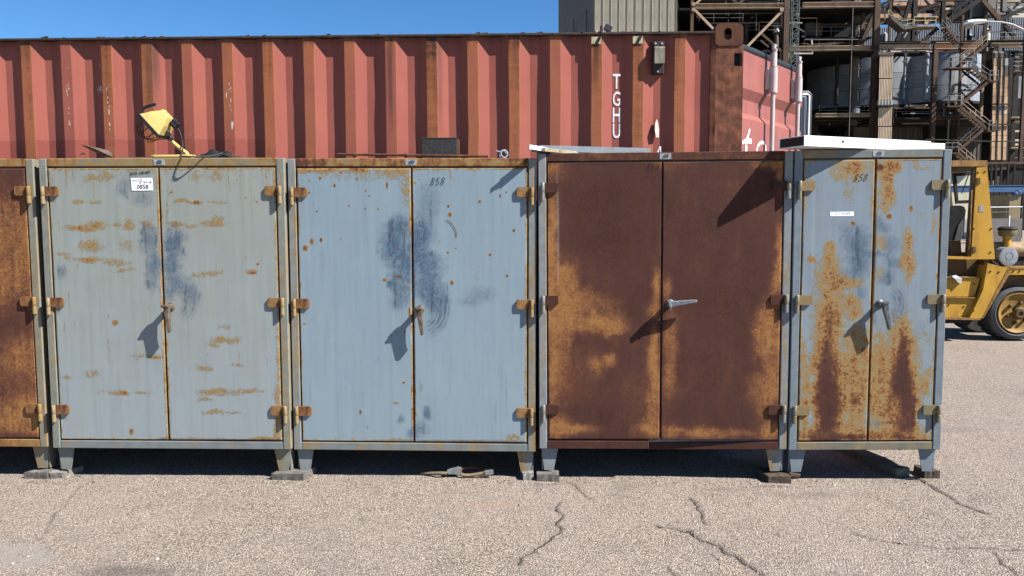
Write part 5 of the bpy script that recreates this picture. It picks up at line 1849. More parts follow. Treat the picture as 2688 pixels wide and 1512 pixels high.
# hinged rear window with glass
wf = MB()
W0 = [(2500, 455), (2556, 451), (2553, 533), (2509, 535)]
W1 = [(2509, 463), (2551, 460), (2548, 525), (2514, 526)]
for i in range(4):
    j = (i + 1) % 4
    wf.prism([fp(*W0[i], FY + .45), fp(*W0[j], FY + .45), fp(*W1[j], FY + .45), fp(*W1[i], FY + .45)], FY + .43, FY + .47, 'y')
fr_ = build(wf, 'window_frame', FKD, fk)
gk_ = NT('window glass', .05, 0, .5)
gk_.b.inputs['Transmission Weight'].default_value = 1.0
gk_.b.inputs['Base Color'].default_value = (.92, .95, .95, 1)
gk_.b.inputs['IOR'].default_value = 1.05
build(MB().prism([fp(x, y, FY + .45) for x, y in W1], FY + .448, FY + .452, 'y'), 'glass', gk_.m, fr_)
wp = MB().tube([at(2542, 460, FY + .44), at(2533, 486, FY + .44), at(2524, 508, FY + .44)], .008, 6)
build(wp, 'wiper', FKD, fr_)
# seat
st_ = MB()
Vs = [(2480, 545), (2500, 541), (2520, 539), (2531, 543), (2535.5, 552), (2533, 570), (2529, 600), (2522, 630), (2506, 656), (2490, 662), (2478, 662)]
st_.prism([fp(x, y, FY + .25) for x, y in Vs], FY + .25, FY + .72, 'y')
so_ = build(st_, 'seat_back', SEATM, fk)
Vs = [(2516, 590), (2528, 572), (2529, 600), (2521, 632), (2505, 657), (2497, 660), (2508, 620)]
build(MB().prism([fp(x, y, FY + .24) for x, y in Vs], FY + .235, FY + .249, 'y'), 'seat_lit_part', SEATG, so_)  # grey sheet laid on for the sunlit lower part of the seat
slab([(2462, 648), (2500, 650), (2512, 672), (2462, 672)], FY + .2, FY + .7, 'seat_cushion', SEATM)
slab([(2512, 634), (2538, 632), (2541, 676), (2510, 676)], FY + .15, FY + .8, 'engine_cover', FKBR)
slab([(2540, 600), (2546, 600), (2541, 632), (2528, 632), (2532, 602)], FY + .6, FY + .8, 'side_guard', FKD)
# body side: deck, recess, steps
slab([(2462, 672), (2549, 674), (2549, 681), (2462, 679)], FY - .01, FY + .9, 'deck', FKY)
slab([(2462, 681), (2585, 681), (2585, 728), (2462, 728)], FY + .16, FY + .9, 'side_panel', FKBR)
slab([(2462, 728), (2576, 729), (2560, 779), (2462, 778)], FY + .02, FY + .8, 'upper_step', FKY)
slab([(2462, 726.5), (2576, 727.5), (2576, 729.2), (2462, 728.2)], FY, FY + .45, 'step_tread', FKYW)
slab([(2462, 781), (2572, 783), (2560, 834), (2462, 830)], FY + .015, FY + .7, 'lower_step', FKY)
slab([(2462, 778.5), (2572, 780.5), (2572, 783), (2462, 781)], FY - .02, FY + .3, 'step_tread', FKYW)
slab([(2462, 830.5), (2569, 834.5), (2566, 839), (2462, 837)], FY - .06, FY + .6, 'sill', FKYW)
fd = slab([(2587, 690), (2640, 703), (2572, 834), (2540, 834), (2556, 800), (2575, 760)], FY - .05, FY + .28, 'mudguard', FKY)
slab([(2640.5, 703), (2646.5, 714), (2575, 834.5), (2572.5, 834)], FY - .056, FY + .28, 'mudguard_edge', FKYW, fd)
slab([(2586, 680), (2606, 681), (2604, 703), (2586, 700)], FY + .02, FY + .4, 'pillar_mount', FKBR)
slab([(2617, 700.5), (2760, 700.5), (2760, 705), (2617, 705)], FY - .03, FY + .95, 'counterweight_ledge', FKYW)
slab([(2640, 705.2), (2760, 705.2), (2760, 721), (2646, 721)], FY - .02, FY + .95, 'counterweight', FKY)
slab([(2628, 721.2), (2760, 721.2), (2760, 752), (2620, 760)], FY + .1, FY + .9, 'chassis', FKBR)
slab([(2600, 668), (2760, 668), (2760, 700), (2600, 700)], FY + .25, FY + .9, 'engine_bay', FKD)
slab([(2462, 838), (2540, 838), (2556, 850), (2462, 852)], FY + .1, FY + .7, 'underside', FKD)
p = at(2600, 655, FY + .3)
q = at(2780, 655, FY + .3)
build(MB().tube([p, q], .105, 20), 'hood_tank', RUSTHOOD, fk, True)
# air cleaner and its bowl
c_ = Vector(at(2647, 673.5, FY + .02))
ac = build(MB().lathe([(.06, .34), (.118, .32), (.125, .0), (.121, -.012), (.10, -.016), (.052, -.016), (.050, -.008), (.046, -.008), (.044, -.018), (.001, -.020)], c_, (0, 1, 0), 32), 'air_cleaner', GREYD, fk, True)
s0 = Vector(at(2642.5, 645, FY + .2))
bc = MB().lathe([(.050, -.06), (.050, .10), (.058, .11), (.060, .125)], s0, (0, 0, 1), 20)
pc_ = build(bc, 'intake_neck', FKY, fk, True)
build(MB().lathe([(.085, .125), (.105, .14), (.112, .15), (.112, .205), (.108, .21)], s0, (0, 0, 1), 24), 'precleaner_bowl', m_plain('smoked bowl', (.26, .22, .11), .35, var=.2), pc_, True)
build(MB().lathe([(.118, .211), (.120, .225), (.105, .245), (.07, .255), (.001, .256)], s0, (0, 0, 1), 24), 'precleaner_cap', FKD, pc_, True)
build(MB().tube([s0 + Vector((.015, 0, .25)), s0 + Vector((.015, 0, .40))], .010, 8), 'stack_pipe', M_WHITE, pc_, True)
# rear wheel
wc = Vector(at(2668, 821, FY + .08))
RW = wc.z
wt = MB().lathe([(.27, -.02), (RW * .80, -.05), (RW * .93, -.03), (RW * .965, .03), (RW * .965, .27), (RW * .93, .33), (.27, .30)], wc, (0, 1, 0), 40, False)
wh = build(MB().lathe([(.05, -.02), (.20, -.01), (.245, -.035), (.262, -.05), (.270, -.03), (.270, .0), (.24, .25)], wc, (0, 1, 0), 36), 'wheel', FKRIM, fk, True)
build(wt, 'tyre', SIDEWALL, wh, True)
tr = MB()
for i in range(26):
    t = 2 * math.pi * i / 26
    for sd, yy in ((1, .06), (-1, .19)):
        tt = t + (.06 if sd > 0 else .18)
        Mx = Matrix.Translation(wc) @ Matrix.Rotation(tt, 4, 'Y') @ Matrix.Translation((0, yy, RW * .962)) @ Matrix.Rotation(.45 * sd, 4, 'Z')
        tr.box((-.026, -.035, -.07), (.026, .13, .018), Mx, .006)
build(tr, 'tread_lugs', TYRE, wh)
hu = MB().lathe([(.085, -.05), (.085, -.075), (.06, -.10), (.03, -.10), (.028, -.085), (.001, -.085)], wc, (0, 1, 0), 24)
build(hu, 'hub', FKBR, wh, True)
for i in range(6):
    nu = MB()
    t = 2 * math.pi * i / 6 + .3
    nu.lathe([(.024, -.01), (.024, -.05), (.014, -.056)], wc + Vector((.135 * math.cos(t), 0, .135 * math.sin(t))), (0, 1, 0), 10)
    build(nu, 'wheel_nut', FKBR, wh)
# front wheel, mast and far-side wheels, hidden behind the cabinet from here
fw_ = build(MB().lathe([(.05, .0), (.18, .02), (.24, -.02), (.262, -.02), (.27, .02), (.26, .30)], (4.45, FY + .02, .47), (0, 1, 0), 36), 'wheel', FKRIM, fk, True)
build(MB().lathe([(.268, 0), (.40, -.02), (.455, .03), (.47, .06), (.47, .3), (.42, .34), (.268, .34)], (4.45, FY + .02, .47), (0, 1, 0), 40, False), 'tyre', SIDEWALL, fw_, True)
build(MB().lathe([(.1, 0), (RW - .02, 0), (RW, .04), (RW, .3), (.1, .34)], (wc.x, FY + .85, RW), (0, 1, 0), 36), 'wheel', TYRE, fk, True)
for yy in (.15, .75):
    build(MB().ibeam((3.82, FY + yy + .06, .12), (3.82, FY + yy + .06, 2.3), .14, .12, .02), 'mast_rail', FKBR, fk)
for zz_ in (.4, 1.2, 2.2):
    build(MB().box((3.78, FY + .21, zz_), (3.86, FY + .81, zz_ + .1)), 'mast_crosshead', FKBR, fk)
build(MB().box((3.95, FY + .1, .35), (5.5, FY + .95, .75), None, .03), 'chassis', FKBR, fk)
slab([(2440, 437), (2448, 437), (2430, 680), (2420, 680)], FY + .02, FY + .1, 'front_pillar', FKBR)
# hoses, bolts and grab rail
hs_ = MB()
for o_, r_ in ((0, .016), (.05, .013), (.10, .012)):
    hs_.tube([at(2590, 690, FY + .05 + o_), at(2604, 686 - 40 * o_, FY + .0 + o_), at(2616, 694, FY + .02 + o_), at(2632, 698, FY + .1 + o_)], r_, 7)
hs_.tube([at(2622, 660, FY + .1), at(2630, 680, FY + .02), at(2626, 700, FY + .05)], .014, 7)
build(hs_, 'hydraulic_hose', FKD, fk, True)
bl_ = MB()
for px, py, off in ((2568, 452, 0), (2586, 450, 0), (2560, 660, 0), (2600, 662, 0), (2556, 600, 0), (2602, 600, 0), (2600, 712, -.05), (2622, 714, -.05), (2556, 815, -.05), (2480, 745, .02), (2500, 760, .02), (2556, 745, .02), (2660, 712, -.02), (2676, 712, -.02), (2490, 800, .015), (2530, 805, .015)):
    p = at(px, py, FY + off)
    bl_.lathe([(.012, -.002), (.012, .008), (.008, .011)], (p[0], FY + off, p[2]), (0, -1, 0), 8)
build(bl_, 'bolts', FKBR, fk)
build(MB().tube([at(2552, 500, FY - .005), at(2550, 505, FY - .03), at(2545, 640, FY - .03), at(2545, 646, FY - .005)], .009, 8), 'grab_rail', FKYW, fk, True)
slab([(2570, 540), (2580, 540), (2581, 556), (2569, 556)], FY - .004, FY - .001, 'data_plate', GREYD, pl)
# white rag on the step
rg = MB()
pts = [at(2494, 719, FY + .05), at(2500, 726, FY - .01), at(2510, 723, FY + .02), at(2526, 731, FY - .01), at(2523, 745, FY - .015), at(2514, 741, FY - .02), at(2506, 731, FY - .03), at(2498, 730, FY - .0)]
rg.add([tuple(p) for p in pts] + [(p[0] + .004, p[1] + .03, p[2] + .006) for p in pts], [tuple(range(8)), tuple(range(15, 7, -1))] + [(i, i + 8, (i + 1) % 8 + 8, (i + 1) % 8) for i in range(8)])
single(rg, 'rag', m_plain('white rag', (.50, .50, .52), .9, var=.15, scale=20), 'crumpled white rag draped on the forklift step', 'rag')

# ------------------------------------------------------------------ the old plant in the background
YF_ = 88.0
PXM = (YF_ + CD) / F                      # metres per photo pixel there
ST_DK = m_plain('dark shaded steel', (.030, .025, .023), .7, var=.4, scale=.6)  # dark steel; shade of webs and inner members is in the colour too
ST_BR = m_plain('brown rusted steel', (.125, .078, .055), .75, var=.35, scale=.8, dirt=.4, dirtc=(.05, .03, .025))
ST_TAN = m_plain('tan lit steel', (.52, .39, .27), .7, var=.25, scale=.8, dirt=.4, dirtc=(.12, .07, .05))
ST_GRY = m_plain('grey steel', (.22, .21, .20), .6, var=.3, scale=.8, dirt=.3)
ST_GRN = m_plain('green grey mast', (.16, .20, .19), .6, var=.3, scale=2)
ST_YEL = m_plain('pale yellow railing', (.48, .42, .24), .6, var=.2, scale=2)
SOOT = m_plain('shade dark wall', (.022, .020, .020), .85, var=.5, scale=.25)  # shade of the building's inside is put in this near black colour
SHADE_DECK = m_plain('shade dark deck', (.028, .025, .024), .85, var=.4, scale=.3)  # inner shade put in the deck colour as well
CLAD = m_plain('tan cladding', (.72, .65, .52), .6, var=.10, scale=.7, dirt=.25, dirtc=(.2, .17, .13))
CLADD = m_plain('shaded tan cladding', (.17, .145, .13), .65, var=.12, scale=.4, dirt=.2)  # darker copy for the tower's left face; its shade is in the colour
CLADT = m_plain('warm ribbed cladding', (.78, .62, .45), .65, var=.12, scale=.6, dirt=.35, dirtc=(.36, .26, .18))
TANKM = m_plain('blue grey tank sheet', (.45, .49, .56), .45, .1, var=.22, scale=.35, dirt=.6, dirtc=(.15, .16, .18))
TANKD = m_plain('darker tank sheet', (.34, .37, .42), .55, .1, var=.22, scale=.35, dirt=.4, dirtc=(.09, .09, .10))  # darker copy of the tank sheet, with the left tank's shade in it
WALLG = m_plain('grey brown sheet wall', (.155, .135, .12), .7, var=.3, scale=.3, dirt=.6, dirtc=(.06, .05, .045))
WALLB = m_plain('slate sheet wall', (.27, .29, .33), .6, var=.25, scale=.3, dirt=.4, dirtc=(.07, .07, .08))
ORANGE = m_plain('orange tan sheet', (.72, .42, .25), .7, var=.18, scale=.4, dirt=.35, dirtc=(.25, .13, .08))
ORANGE2 = m_plain('tan block panel', (.72, .48, .30), .7, var=.2, scale=.7, dirt=.5, dirtc=(.2, .12, .08))
BLUEB = m_plain('blue painted girder', (.085, .17, .33), .5, var=.12, scale=.5, dirt=.25)
PALEW = m_plain('pale wall', (.82, .77, .595), .7, var=.08, scale=.5, dirt=.2)
CONC = m_plain('grey concrete', (.25, .225, .215), .85, var=.15, scale=.6, dirt=.3)


def PT(px, py, Y=YF_):
    return Vector(at(px, py, Y))


def mth(name, px, Y, label, cat, group=None):
    p = PT(px, 560, Y)
    return thing(name, (p.x, Y, 0), label, cat, group)


def beam(T, nm, a, b, Y=YF_, w=.4, h=.45, mat=None, kind='box', Y2=None, parent=None):
    mat = mat or ST_BR
    p, q = PT(*a, Y), PT(*b, Y if Y2 is None else Y2)
    mb = MB()
    if kind == 'I':
        mb.ibeam(p, q, w, h, .06)
    elif kind == 'tube':
        mb.tube([p, q], w / 2, 8)
    else:
        mb.bar(p, q, w, h)
    return build(mb, nm, mat, parent or T, kind == 'tube')


def pbox(T, nm, x0, y0, x1, y1, Y, d, mat, ch=0.0):
    """box whose front face covers photo pixels x0..x1, y0..y1 at depth Y, d metres deep"""
    a, b = PT(x0, y1, Y), PT(x1, y0, Y)
    return build(MB().box((a.x, Y, a.z), (b.x, Y + d, b.z), None, ch), nm, mat, T)


def column(T, px, y0, y1, Y=YF_, w=.5, mat=None, nm='column', kind='I'):
    a = PT(px, (y0 + (560 if y1 is None else y1)) / 2, Y)
    z1 = PT(px, y0, Y).z
    z0 = 0 if y1 is None else PT(px, y1, Y).z
    mb = MB()
    if kind == 'I':
        mb.ibeam((a.x, Y, z0), (a.x, Y, z1), w, w, .07)
    elif kind == 'tube':
        mb.tube([(a.x, Y, z0), (a.x, Y, z1)], w / 2, 14)
    else:
        mb.box((a.x - w / 2, Y - w / 2, z0), (a.x + w / 2, Y + w / 2, z1))
    return build(mb, nm, mat or ST_BR, T, kind == 'tube')


def railing(T, a, b, Y, h=1.05, n=None, mat=None, depth=0.0, r=.035):
    """posts and two rails from a to b (points at walking level)"""
    p, q = PT(*a, Y), PT(*b, Y)
    p.y += depth
    q.y += depth
    L = (q - p).length
    n = n or max(2, int(L / 1.5))
    mb = MB()
    U = Vector((0, 0, 1))
    for i in range(n + 1):
        c = p.lerp(q, i / n)
        mb.tube([c, c + U * h], r, 5)
    for k in (.55, 1.0):
        mb.tube([p + U * h * k, q + U * h * k], r, 5)
    return build(mb, 'railing', mat or ST_GRY, T)


def rib_wall(w, h, pitch, depth, t=.05):
    """vertical trapezoid ribs, local x 0..w, front at y=0"""
    mb = MB()
    P_ = []
    x = 0
    while x < w - 1e-6:
        for (u, d) in ((0, 0), (.45, 0), (.55, depth), (.95, depth)):
            xx = min(w, x + u * pitch)
            P_.append((xx, d))
        x += pitch
    P_.append((w, 0))
    V = [(a, b, 0) for a, b in P_] + [(a, b, h) for a, b in P_]
    n = len(P_)
    mb.add(V, [(i, i + 1, i + 1 + n, i + n) for i in range(n - 1)])
    mb.box((0, depth + .01, 0), (w, depth + t, h))
    return mb


# ---- clad tower
TY = 70.0
tw_ = mth('clad_tower', 1660, TY, 'tall ribbed tan clad tower rising behind the red container', 'tower')
xa, xb = PT(1562, 40, TY).x, PT(1777, 40, TY).x
HT = PT(1600, -420, TY).z
npan = 10
pw = (xb - xa) / npan
pm = rib_wall(pw * .70, HT, pw * .70 / 5, .07)
pm.box((pw * .70, .20, 0), (pw, .26, HT))
pm.box((pw * .70, .0, 0), (pw * .72, .26, HT)).box((pw * .98, .0, 0), (pw, .26, HT))
pme = pm.mesh('cladding_panel', CLAD)
org = ROOT[tw_.name]
for i in range(npan):
    link('cladding_panel', pme, tw_, (xa + i * pw - org[0], TY - org[1], 0))
e0, e1 = Vector((xa, TY, 0)), Vector((PT(1476, 40, 79).x, 79, 0))
sd = (e1 - e0)
Ls = sd.length
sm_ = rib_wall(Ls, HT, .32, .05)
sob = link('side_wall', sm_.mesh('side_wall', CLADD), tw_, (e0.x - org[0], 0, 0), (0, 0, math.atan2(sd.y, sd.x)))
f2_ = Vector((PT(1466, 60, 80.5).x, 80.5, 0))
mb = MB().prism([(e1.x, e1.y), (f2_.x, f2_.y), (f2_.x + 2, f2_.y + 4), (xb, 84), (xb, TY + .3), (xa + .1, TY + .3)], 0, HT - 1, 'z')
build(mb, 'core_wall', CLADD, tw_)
for px in (1511, 1544):
    t = (px - 1562) / (1476 - 1562)
    c = e0.lerp(e1, t)
    build(MB().tube([c + Vector((-.15, -.05, 0)), c + Vector((-.15, -.05, PT(1511, 42, 74).z))], .07, 6), 'downpipe', ST_GRY, tw_)
# odds and ends standing on the container roof
rz = TOPZ - .006
a = at(1579, 68, 1.5)
single(MB().tube([(a[0], 1.5, rz), (a[0], 1.5, a[2])], .012, 8), 'roof_post', M_BLK, 'short black post on the container roof before the tan tower', 'post')
a, b = at(1587, 82, 1.6), at(1605, 67, 1.6)
mb = MB()
mc = Vector(((a[0] + b[0]) / 2, 1.6, (a[2] + b[2]) / 2))
mb.box((-.03, -.03, -.022), (.03, .03, .022), Matrix.Translation(mc) @ Matrix.Rotation(.5, 4, 'Y'), .003)
mb.tube([(mc.x - .01, 1.6, rz), (mc.x - .005, 1.6, mc.z - .01)], .008, 6)
single(mb, 'roof_floodlight', m_plain('dark blue grey lamp', (.06, .065, .085), .4, var=.2), 'small dark tilted floodlight on the container roof', 'floodlight')
a = at(1566, 79, 1.5)
single(MB().lathe([(.030, 0), (.018, .06), (.004, a[2] - rz)], (a[0], 1.5, rz), (0, 0, 1), 12), 'roof_cone', M_ROD, 'small pale cone on the container roof left of the black post', 'cone')

# ---- the dark mill building: decks, back wall and clad ends stand behind the open framework
mill = mth('mill_building', 2100, 104, 'mill building with shade-darkened open floors behind the steel framework', 'building')
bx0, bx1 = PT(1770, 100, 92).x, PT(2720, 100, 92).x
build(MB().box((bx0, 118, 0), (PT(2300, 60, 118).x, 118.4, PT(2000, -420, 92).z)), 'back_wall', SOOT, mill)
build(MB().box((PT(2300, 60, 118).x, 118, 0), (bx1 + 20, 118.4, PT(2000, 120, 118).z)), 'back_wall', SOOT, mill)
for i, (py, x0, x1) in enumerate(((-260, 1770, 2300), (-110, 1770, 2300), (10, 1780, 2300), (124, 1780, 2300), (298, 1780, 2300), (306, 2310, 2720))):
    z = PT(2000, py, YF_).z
    build(MB().box((PT(x0, 100, 90).x, 89.4, z - .25), (PT(x1, 100, 90).x, 118, z)), 'deck', SHADE_DECK, mill)
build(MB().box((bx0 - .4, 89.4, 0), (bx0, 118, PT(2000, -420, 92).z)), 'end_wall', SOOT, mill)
# faint shapes inside
for (x0, y0, x1, y1, Y, d, m_) in ((2112, 58, 2160, 94, 93, 3, WALLG), (2176, 60, 2196, 94, 95, 2, ST_DK), (1965, 40, 1968, 130, 92, .4, ST_DK), (1952, 42, 1966, 160, 96, 2, WALLG), (2120, 318, 2150, 372, 96, 3, ST_DK), (2240, 320, 2285, 380, 97, 3, WALLG), (1880, 30, 1990, 36, 95, .4, ST_GRY), (1852, 55, 1990, 60, 97, .4, ST_DK)):
    pbox(mill, 'machine_casing', x0, y0, x1, y1, Y, d, m_, .1)

# ---- open steel framework, left bay
fw = mth('steel_framework', 1930, YF_, 'rusty open steel framework with crossed braces right of the tan tower', 'framework')
column(fw, 1814.6, -260, None, w=.36, mat=ST_BR)
column(fw, 2061, -260, None, w=.62, mat=ST_BR)
column(fw, 2051, -260, None, Y=89.5, w=.5, mat=ST_DK)
for (y, x0, x1) in ((-105, 1815, 2058), (17, 1815, 2058), (-230, 1815, 2058)):
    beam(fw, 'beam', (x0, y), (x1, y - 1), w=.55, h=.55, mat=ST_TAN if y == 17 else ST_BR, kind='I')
for a, b, w_, m_ in (((1822, 25), (1874, 78), .26, ST_TAN), ((2058, 24), (1952, 132), .28, ST_TAN), ((1822, 14), (1842, -4), .22, ST_TAN), ((2000, 90), (2058, 141), .24, ST_BR), ((1996, 106), (2018, 124), .2, ST_BR), ((1874, 78), (1930, 140), .26, ST_BR), ((1815, -100), (1935, 10), .26, ST_BR), ((2058, -100), (1940, 10), .26, ST_BR)):
    beam(fw, 'brace', a, b, Y=YF_ - .1, w=w_, h=w_, mat=m_)
for (a, b, w_) in (((1835, 36), (2030, 34), .22), ((1850, 62), (1990, 60), .18), ((1955, 145), (2055, 143), .35), ((2030, 66), (2070, 60), .12), ((2040, 70), (2072, 71), .12), ((1905, 40), (1960, 8), .15), ((1945, 36), (1968, 20), .15)):
    beam(fw, 'beam', a, b, Y=91, w=w_, h=w_, mat=ST_GRY)
for px, y0, y1 in ((1942, 24, 60), (1927, 0, 16), (1985, 36, 80)):
    beam(fw, 'hanger', (px, y0), (px, y1), Y=90, w=.10, h=.10, mat=ST_GRY)
for x, y in ((1820, 24), (2052, 24), (1820, 10)):
    pbox(fw, 'gusset_plate', x - 4, y - 4, x + 5, y + 5, YF_ - .32, .04, ST_TAN)
# right bay
fw2 = mth('steel_framework', 2330, YF_, 'dark steel framework with long tan crossbeam around the pale tanks', 'framework')
column(fw2, 2297, -260, None, w=.62, mat=ST_BR)
column(fw2, 2300, 290, None, Y=YF_ - 1, w=.4, mat=ST_BR)
column(fw2, 2447, 117, None, w=.48, mat=ST_BR)
column(fw2, 2516, 40, None, w=.26, mat=ST_BR)
column(fw2, 2581, 40, 320, Y=90, w=.34, mat=ST_TAN)
column(fw2, 2595, 118, 330, Y=89, w=.28, mat=ST_TAN)
column(fw2, 2602, 118, None, w=.55, mat=ST_DK)
column(fw2, 2684, 30, None, Y=86, w=.34, mat=ST_BR)
column(fw2, 2546, 3, 114, Y=90, w=.32, mat=ST_DK)
column(fw2, 2475, 0, 62, Y=89, w=.40, mat=ST_DK)
column(fw2, 2400, -40, 116, Y=90, w=.50, mat=ST_DK)
column(fw2, 2335, 6, 118, Y=90, w=.26, mat=ST_BR)
column(fw2, 2264, 34, 118, Y=91, w=.42, mat=ST_BR)
column(fw2, 2635, -20, 30, Y=89, w=.5, mat=ST_GRY)
column(fw2, 2629, 62, 112, Y=89, w=.16, mat=ST_DK)
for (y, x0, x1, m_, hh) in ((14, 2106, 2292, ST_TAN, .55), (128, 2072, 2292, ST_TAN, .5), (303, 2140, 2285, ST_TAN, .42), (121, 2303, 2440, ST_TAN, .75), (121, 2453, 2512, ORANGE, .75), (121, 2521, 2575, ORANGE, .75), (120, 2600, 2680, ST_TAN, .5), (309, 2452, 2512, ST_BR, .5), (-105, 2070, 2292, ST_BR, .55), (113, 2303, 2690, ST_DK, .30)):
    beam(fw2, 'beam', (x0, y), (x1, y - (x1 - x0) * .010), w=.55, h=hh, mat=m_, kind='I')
for (a, b, Y, w_, m_) in (
        ((2306, 16), (2345, -2), 92, .34, ST_DK), ((2265, 37), (2296, 18), 92, .3, ST_DK), ((2306, 31), (2340, 12), 92, .26, ST_DK),
        ((2308, 17.5), (2470, 17), 93, .22, ST_DK), ((2306, 32), (2476, 31), 93, .30, ST_DK), ((2391, -2), (2352, 116), 90, .40, ST_DK), ((2346, 17), (2375, 47), 91, .22, ST_DK),
        ((2428, 0), (2471, 47), 91, .22, ST_DK), ((2405, 34), (2476, 2), 91, .36, ST_DK), ((2428, 64), (2474, 19), 89.5, .34, ST_TAN), ((2417, 115), (2460, 74), 89.5, .38, ST_DK),
        ((2298, 30), (2262, 112), 89.5, .46, ST_BR), ((2482, 60), (2574, -2), 89, .46, ST_DK), ((2488, 42), (2542, -2), 90, .34, ST_DK), ((2576, -2), (2622, 52), 89, .46, ST_BR), ((2621, 54), (2690, 21), 89, .40, ST_DK), ((2632, 62), (2663, 97), 89.5, .36, ST_DK),
        ((2640, 12), (2665, 34), 89, .22, ST_GRY), ((2646, 34), (2688, -2), 90, .22, ST_DK), ((2440, 16), (2500, 14), 92, .2, ST_DK), ((2582, 42), (2640, 44), 90, .3, ST_DK), ((2630, 30), (2690, 31), 90, .25, ST_GRY),
        ((2524, 185), (2572, 224), 89, .2, ST_DK), ((2518, 237), (2576, 238), 89, .2, ST_DK), ((2448, 260), (2462, 303), 90, .3, ST_BR), ((2463, 262), (2485, 300), 90, .24, ST_BR), ((2464, 264), (2464, 306), 90, .4, ST_BR), ((2520, 238), (2580, 300), 91, .16, ST_DK),
        ((2395, 62), (2372, 100), 90, .22, ST_TAN), ((2420, 76), (2388, 112), 90, .16, ST_TAN)):
    beam(fw2, 'brace', a, b, Y=Y, w=w_, h=w_, mat=m_)
pbox(fw2, 'splice_plate', 2287, 118, 2306, 130, YF_ - .40, .05, ST_DK)
# pipes through the bay
for nm, lab, px, y0, y1, Y, w_, m_ in (
        ('stack_pipe', 'wide dark vertical stack pipe inside the middle bay of the plant', 2244, -60, 330, 93, 1.05, m_plain('stack pipe', (.15, .135, .115), .6, var=.4, scale=.4, dirt=.5)),
        ('drop_pipe', 'dark bent drop pipe running down before the left tank', 2197, 128, 280, 92, .42, ST_DK),
        ('vent_pipe', 'brown banded vertical pipe with white sleeve in the left steel bay', 2038, -60, 240, 90.5, .58, m_plain('vent pipe', (.16, .13, .10), .6, var=.3, scale=.5)),
        ('thin_riser', 'thin pale riser pipe in front of the middle bay', 2233, 20, 400, 86.5, .09, ST_GRY)):
    T_ = mth(nm, px, Y, lab, 'pipe')
    column(T_, px, y0, y1, Y=Y, w=w_, mat=m_, nm='pipe', kind='tube')
    if nm == 'vent_pipe':
        column(T_, px, 68, 78, Y=Y, w=.64, mat=TANKM, nm='sleeve', kind='tube')
        column(T_, px, 78.3, 86, Y=Y, w=.64, mat=M_WHITE, nm='sleeve', kind='tube')
    if nm == 'stack_pipe':
        column(T_, px, 283, 300, Y=Y, w=1.12, mat=TANKD, nm='sleeve', kind='tube')
        for yy in (90, 180, 232):
            column(T_, px, yy, yy + 2.5, Y=Y, w=1.14, mat=ST_GRY, nm='flange', kind='tube')
    if nm == 'drop_pipe':
        build(MB().tube([PT(2197, 270, 92), PT(2196, 279, 92), PT(2188, 288, 92), PT(2172, 292, 92)], .21, 10), 'elbow', ST_DK, T_, True)
        column(T_, px, 150, 152, Y=92, w=.52, mat=ST_DK, nm='flange', kind='tube')

# ---- lattice ladder mast
lm = mth('lattice_mast', 2088, 85, 'slender green grey lattice mast beside the brown column', 'mast')
lz1 = PT(2088, -60, 85).z
xl, xr = PT(2080, 80, 85).x, PT(2097, 80, 85).x
for x_ in (xl, xr):
    for y_ in (85, 85.55):
        build(MB().box((x_ - .03, y_ - .03, 0), (x_ + .03, y_ + .03, lz1)), 'chord', ST_GRN, lm)
lc = MB()
z, i = 0, 0
while z < lz1 - .8:
    for y_ in (85, 85.55):
        lc.bar((xl, y_, z), (xr, y_, z + .62) if i % 2 else (xr, y_, z), .03, .03)
        lc.bar((xr if i % 2 else xl, y_, z), (xl if i % 2 else xr, y_, z + .62), .03, .03)
    lc.bar((xl, 85, z), (xr, 85, z), .04, .04)
    z += .62
    i += 1
stuff(build(lc, 'lacing', ST_GRN, lm))

# ---- walkways
wk = mth('walkway', 2180, 91, 'dark walkway with thin railing high in the middle bay', 'walkway')
pbox(wk, 'deck', 2106, 96, 2290, 101, 91, 2.5, ST_DK)
pbox(wk, 'toe_plate', 2105, 94.5, 2111, 97, 90.9, .05, M_WHITE)
railing(wk, (2112, 95), (2286, 94), 91, mat=ST_GRY)
wk = mth('walkway', 2430, 87, 'short yellow railed walkway under the upper truss', 'walkway')
pbox(wk, 'deck', 2398, 66, 2462, 70, 87, 1.6, ST_TAN)
railing(wk, (2399, 66), (2456, 66), 87, mat=ST_YEL, r=.05, h=.92)
railing(wk, (2399, 66), (2456, 66), 88.4, mat=ST_YEL, r=.05, h=.92)
wk = mth('sloping_conveyor', 2350, 88, 'cluttered sloping conveyor with railings left of the yellow walkway', 'conveyor')
beam(wk, 'trough', (2331, 48), (2366, 78), Y=87, w=1.6, h=.35, mat=WALLG)
beam(wk, 'trough', (2366, 78), (2400, 72), Y=87, w=1.6, h=.35, mat=WALLG)
railing(wk, (2331, 47), (2366, 77), 86.3, mat=ST_YEL, h=.9)
railing(wk, (2366, 77), (2396, 72), 86.3, mat=ST_YEL, h=.9)
g = random.Random(9)
for i in range(12):
    x, y = g.uniform(2358, 2392), g.uniform(62, 80)
    pbox(wk, 'roller_bracket', x, y, x + g.uniform(2, 6), y + g.uniform(2, 5), 86.4 + g.random(), .4, g.choice((WALLG, ST_BR, ST_GRY)))
wk = mth('walkway', 2640, 88, 'grey railed walkway along the upper right beam', 'walkway')
pbox(wk, 'deck', 2584, 111, 2700, 114, 88, 2, ST_DK)
railing(wk, (2590, 111), (2690, 110), 87.9, mat=ST_GRY)

